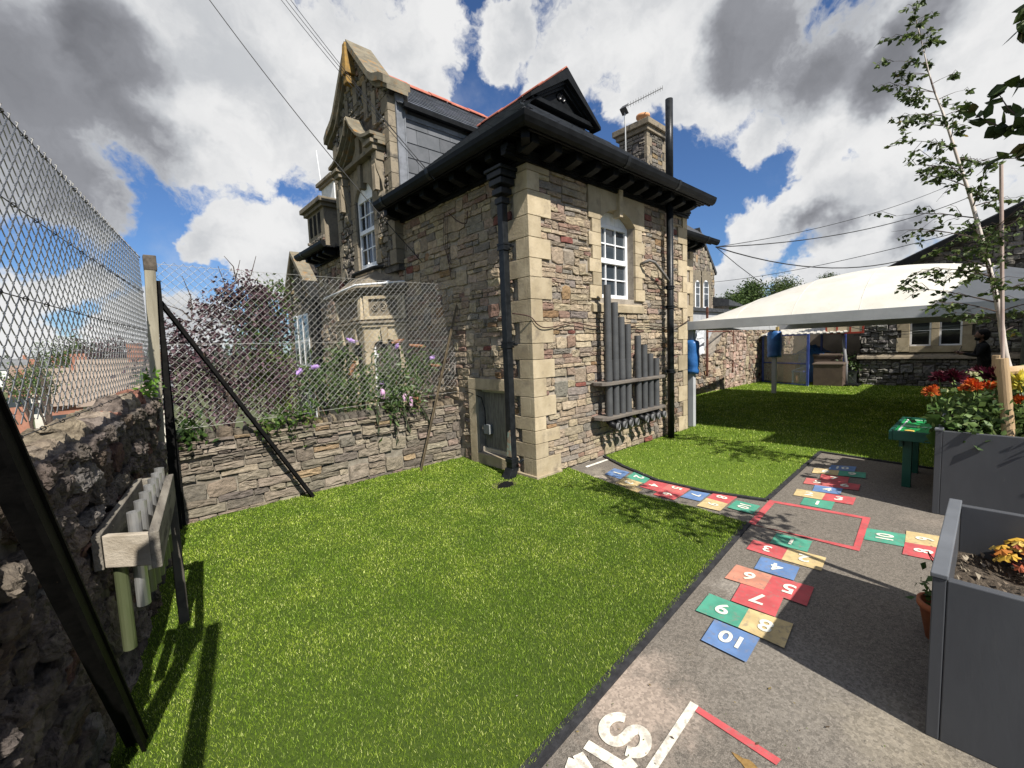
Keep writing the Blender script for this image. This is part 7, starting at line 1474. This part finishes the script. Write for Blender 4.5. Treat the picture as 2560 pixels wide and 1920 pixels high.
# ---------------------------------------------------------------- the man by the classroom
def person():
    t=thing('person','bearded man in dark clothes looking at a phone behind the birch trunk','person',(10.45,-3.46,0))
    SKIN=mat('shaded_skin',(0.20,0.11,0.075),rough=.6); CL=mat('black_clothes',(0.012,0.012,0.013),(0.02,0.02,0.022),scale=8,rough=.9); HR=mat('black_hair',(0.008,0.007,0.006),rough=.8)
    J={'pel':(0,0,.86),'ches':(0.0,.02,1.12),'neck':(0.0,.03,1.28),'head0':(0,.05,1.36),'sl':(-.17,.03,1.24),'el':(-.20,.14,1.0),'wl':(-.10,.36,1.05),'sr':(.17,.03,1.24),'er':(.20,.12,1.0),'wr':(.07,.36,1.06),'hl':(-.09,0,.82),'kl':(-.10,.02,.44),'al':(-.10,-.02,.07),'tl':(-.10,.12,.03),'hr':(.09,0,.82),'kr':(.10,.02,.44),'ar':(.10,-.02,.07),'tr':(.10,.12,.03)}
    rad={'pel':.14,'ches':.15,'neck':.055,'head0':.05,'sl':.065,'el':.045,'wl':.028,'sr':.065,'er':.045,'wr':.028,'hl':.09,'kl':.06,'al':.045,'tl':.035,'hr':.09,'kr':.06,'ar':.045,'tr':.035}
    E=[('pel','ches'),('ches','neck'),('neck','head0'),('ches','sl'),('sl','el'),('el','wl'),('ches','sr'),('sr','er'),('er','wr'),('pel','hl'),('hl','kl'),('kl','al'),('al','tl'),('pel','hr'),('hr','kr'),('kr','ar'),('ar','tr')]
    ks=list(J); me=bpy.data.meshes.new('body'); me.from_pydata([J[k] for k in ks],[(ks.index(a),ks.index(b)) for a,b in E],[]); o=bpy.data.objects.new('body',me); COL.objects.link(o); me.materials.append(CL)
    sk=o.modifiers.new('skin','SKIN'); 
    if not me.skin_vertices: 
        bpy.context.view_layer.objects.active=o
    for lay_ in me.skin_vertices:
        for i,k in enumerate(ks): lay_.data[i].radius=(rad[k],rad[k]*.8); lay_.data[i].use_root=(k=='pel')
    sb=o.modifiers.new('sub','SUBSURF'); sb.levels=2; sb.render_levels=2; o.parent=t; WL[o.name]=Vector((0,0,0))
    # the head, hair, hands and phone in the person's own frame; parent carries them
    def part(mb,name,m,par=t,smooth=True):
        me=bpy.data.meshes.new(name); me.from_pydata(mb.v,[],mb.f); me.materials.append(m); me.polygons.foreach_set('use_smooth',[smooth]*len(me.polygons)); q=bpy.data.objects.new(name,me); COL.objects.link(q); q.parent=par; return q
    mb=MB(); mb.ell((0,.06,1.44),(.075,.095,.115),14,10); mb.ell((0,.16,1.43),(.016,.022,.022),6,5); mb.ell((-.078,.05,1.43),(.012,.02,.03),6,5); mb.ell((.078,.05,1.43),(.012,.02,.03),6,5); mb.tube([(0,.04,1.27),(0,.05,1.38)],.05,10); hd=part(mb,'head',SKIN)
    mb=MB(); mb.ell((0,.03,1.478),(.086,.106,.10),14,10); mb.ell((0,.0,1.43),(.082,.075,.11),12,8); mb.ell((0,.11,1.365),(.062,.055,.045),10,8); part(mb,'hair_and_beard',HR,hd)
    mb=MB(); mb.ell((-.03,.148,1.455),(.010,.006,.007),6,4); mb.ell((.03,.148,1.455),(.010,.006,.007),6,4); part(mb,'eyes',mat('eye_dark',(0.03,0.02,0.02),rough=.3),hd)
    for s in (-1,1):
        w=Vector(J['wl'] if s<0 else J['wr']); mb=MB(); mb.tube([w+Vector((0,-.06,-.01)),w,w+Vector((0,.05,.0))],[.030,.028,.030],8)
        for k in range(4): f=w+Vector((-.024+.016*k,.05,.0)); mb.tube([f,f+Vector((0,.035,.012)),f+Vector((-s*.01,.045,.035)),f+Vector((-s*.02,.03,.05))],[.009,.008,.0075,.006],6)
        th=w+Vector((-s*.03,.02,.01)); mb.tube([th,th+Vector((-s*.01,.03,.03)),th+Vector((-s*.0,.05,.045))],[.011,.009,.007],6); part(mb,'hand',SKIN)
    t.rotation_euler=(0,0,R(12))
    ph=MB(); ph.hexa([(-.045,.40,1.085),(.035,.40,1.085),(.035,.41,1.085),(-.045,.41,1.085),(-.045,.35,1.215),(.035,.35,1.215),(.035,.36,1.215),(-.045,.36,1.215)])
    me=bpy.data.meshes.new('phone'); me.from_pydata(ph.v,[],ph.f); me.materials.append(mat('black_glass_phone',(0.01,0.01,0.012),rough=.15)); q=bpy.data.objects.new('phone',me); COL.objects.link(q); q.matrix_world=Matrix.Translation(t.location)@Matrix.Rotation(R(12),4,'Z'); tag(q,'black phone held up by the bearded man','phone')
person()

# fallen leaves and grit
def litter():
    mb=MB(); random.seed(77)
    for k in range(200):
        px=random.uniform(1250,2360); py=random.uniform(1150,1915); P=G(px,py,.008)
        if inside(LAWN1,np.array([P[0]]),np.array([P[1]]))[0] or inside(LAWN2,np.array([P[0]]),np.array([P[1]]))[0]:
            if random.random()<.75: continue
            P=(P[0],P[1],.030)
        s=random.uniform(.002,.006) if k%9 else random.uniform(.007,.013); a=random.uniform(0,6.28); u=Vector((math.cos(a),math.sin(a),random.uniform(-.1,.25)))*s; v=Vector((-math.sin(a),math.cos(a),random.uniform(-.1,.3)))*s*.5; c=Vector(P)
        mb.col=random.choice([(0.17,0.12,0.05),(0.24,0.18,0.07),(0.09,0.065,0.04),(0.10,0.13,0.04),(0.30,0.27,0.22)]); mb.add([c-u,c-v*.8+u*.1,c+u,c+v],[(0,1,2,3)])
    tag(mb.build('fallen_leaves',LEAFD,kind='stuff'),'tiny fallen leaves and grit scattered over the tarmac and turf','leaf litter')
litter()
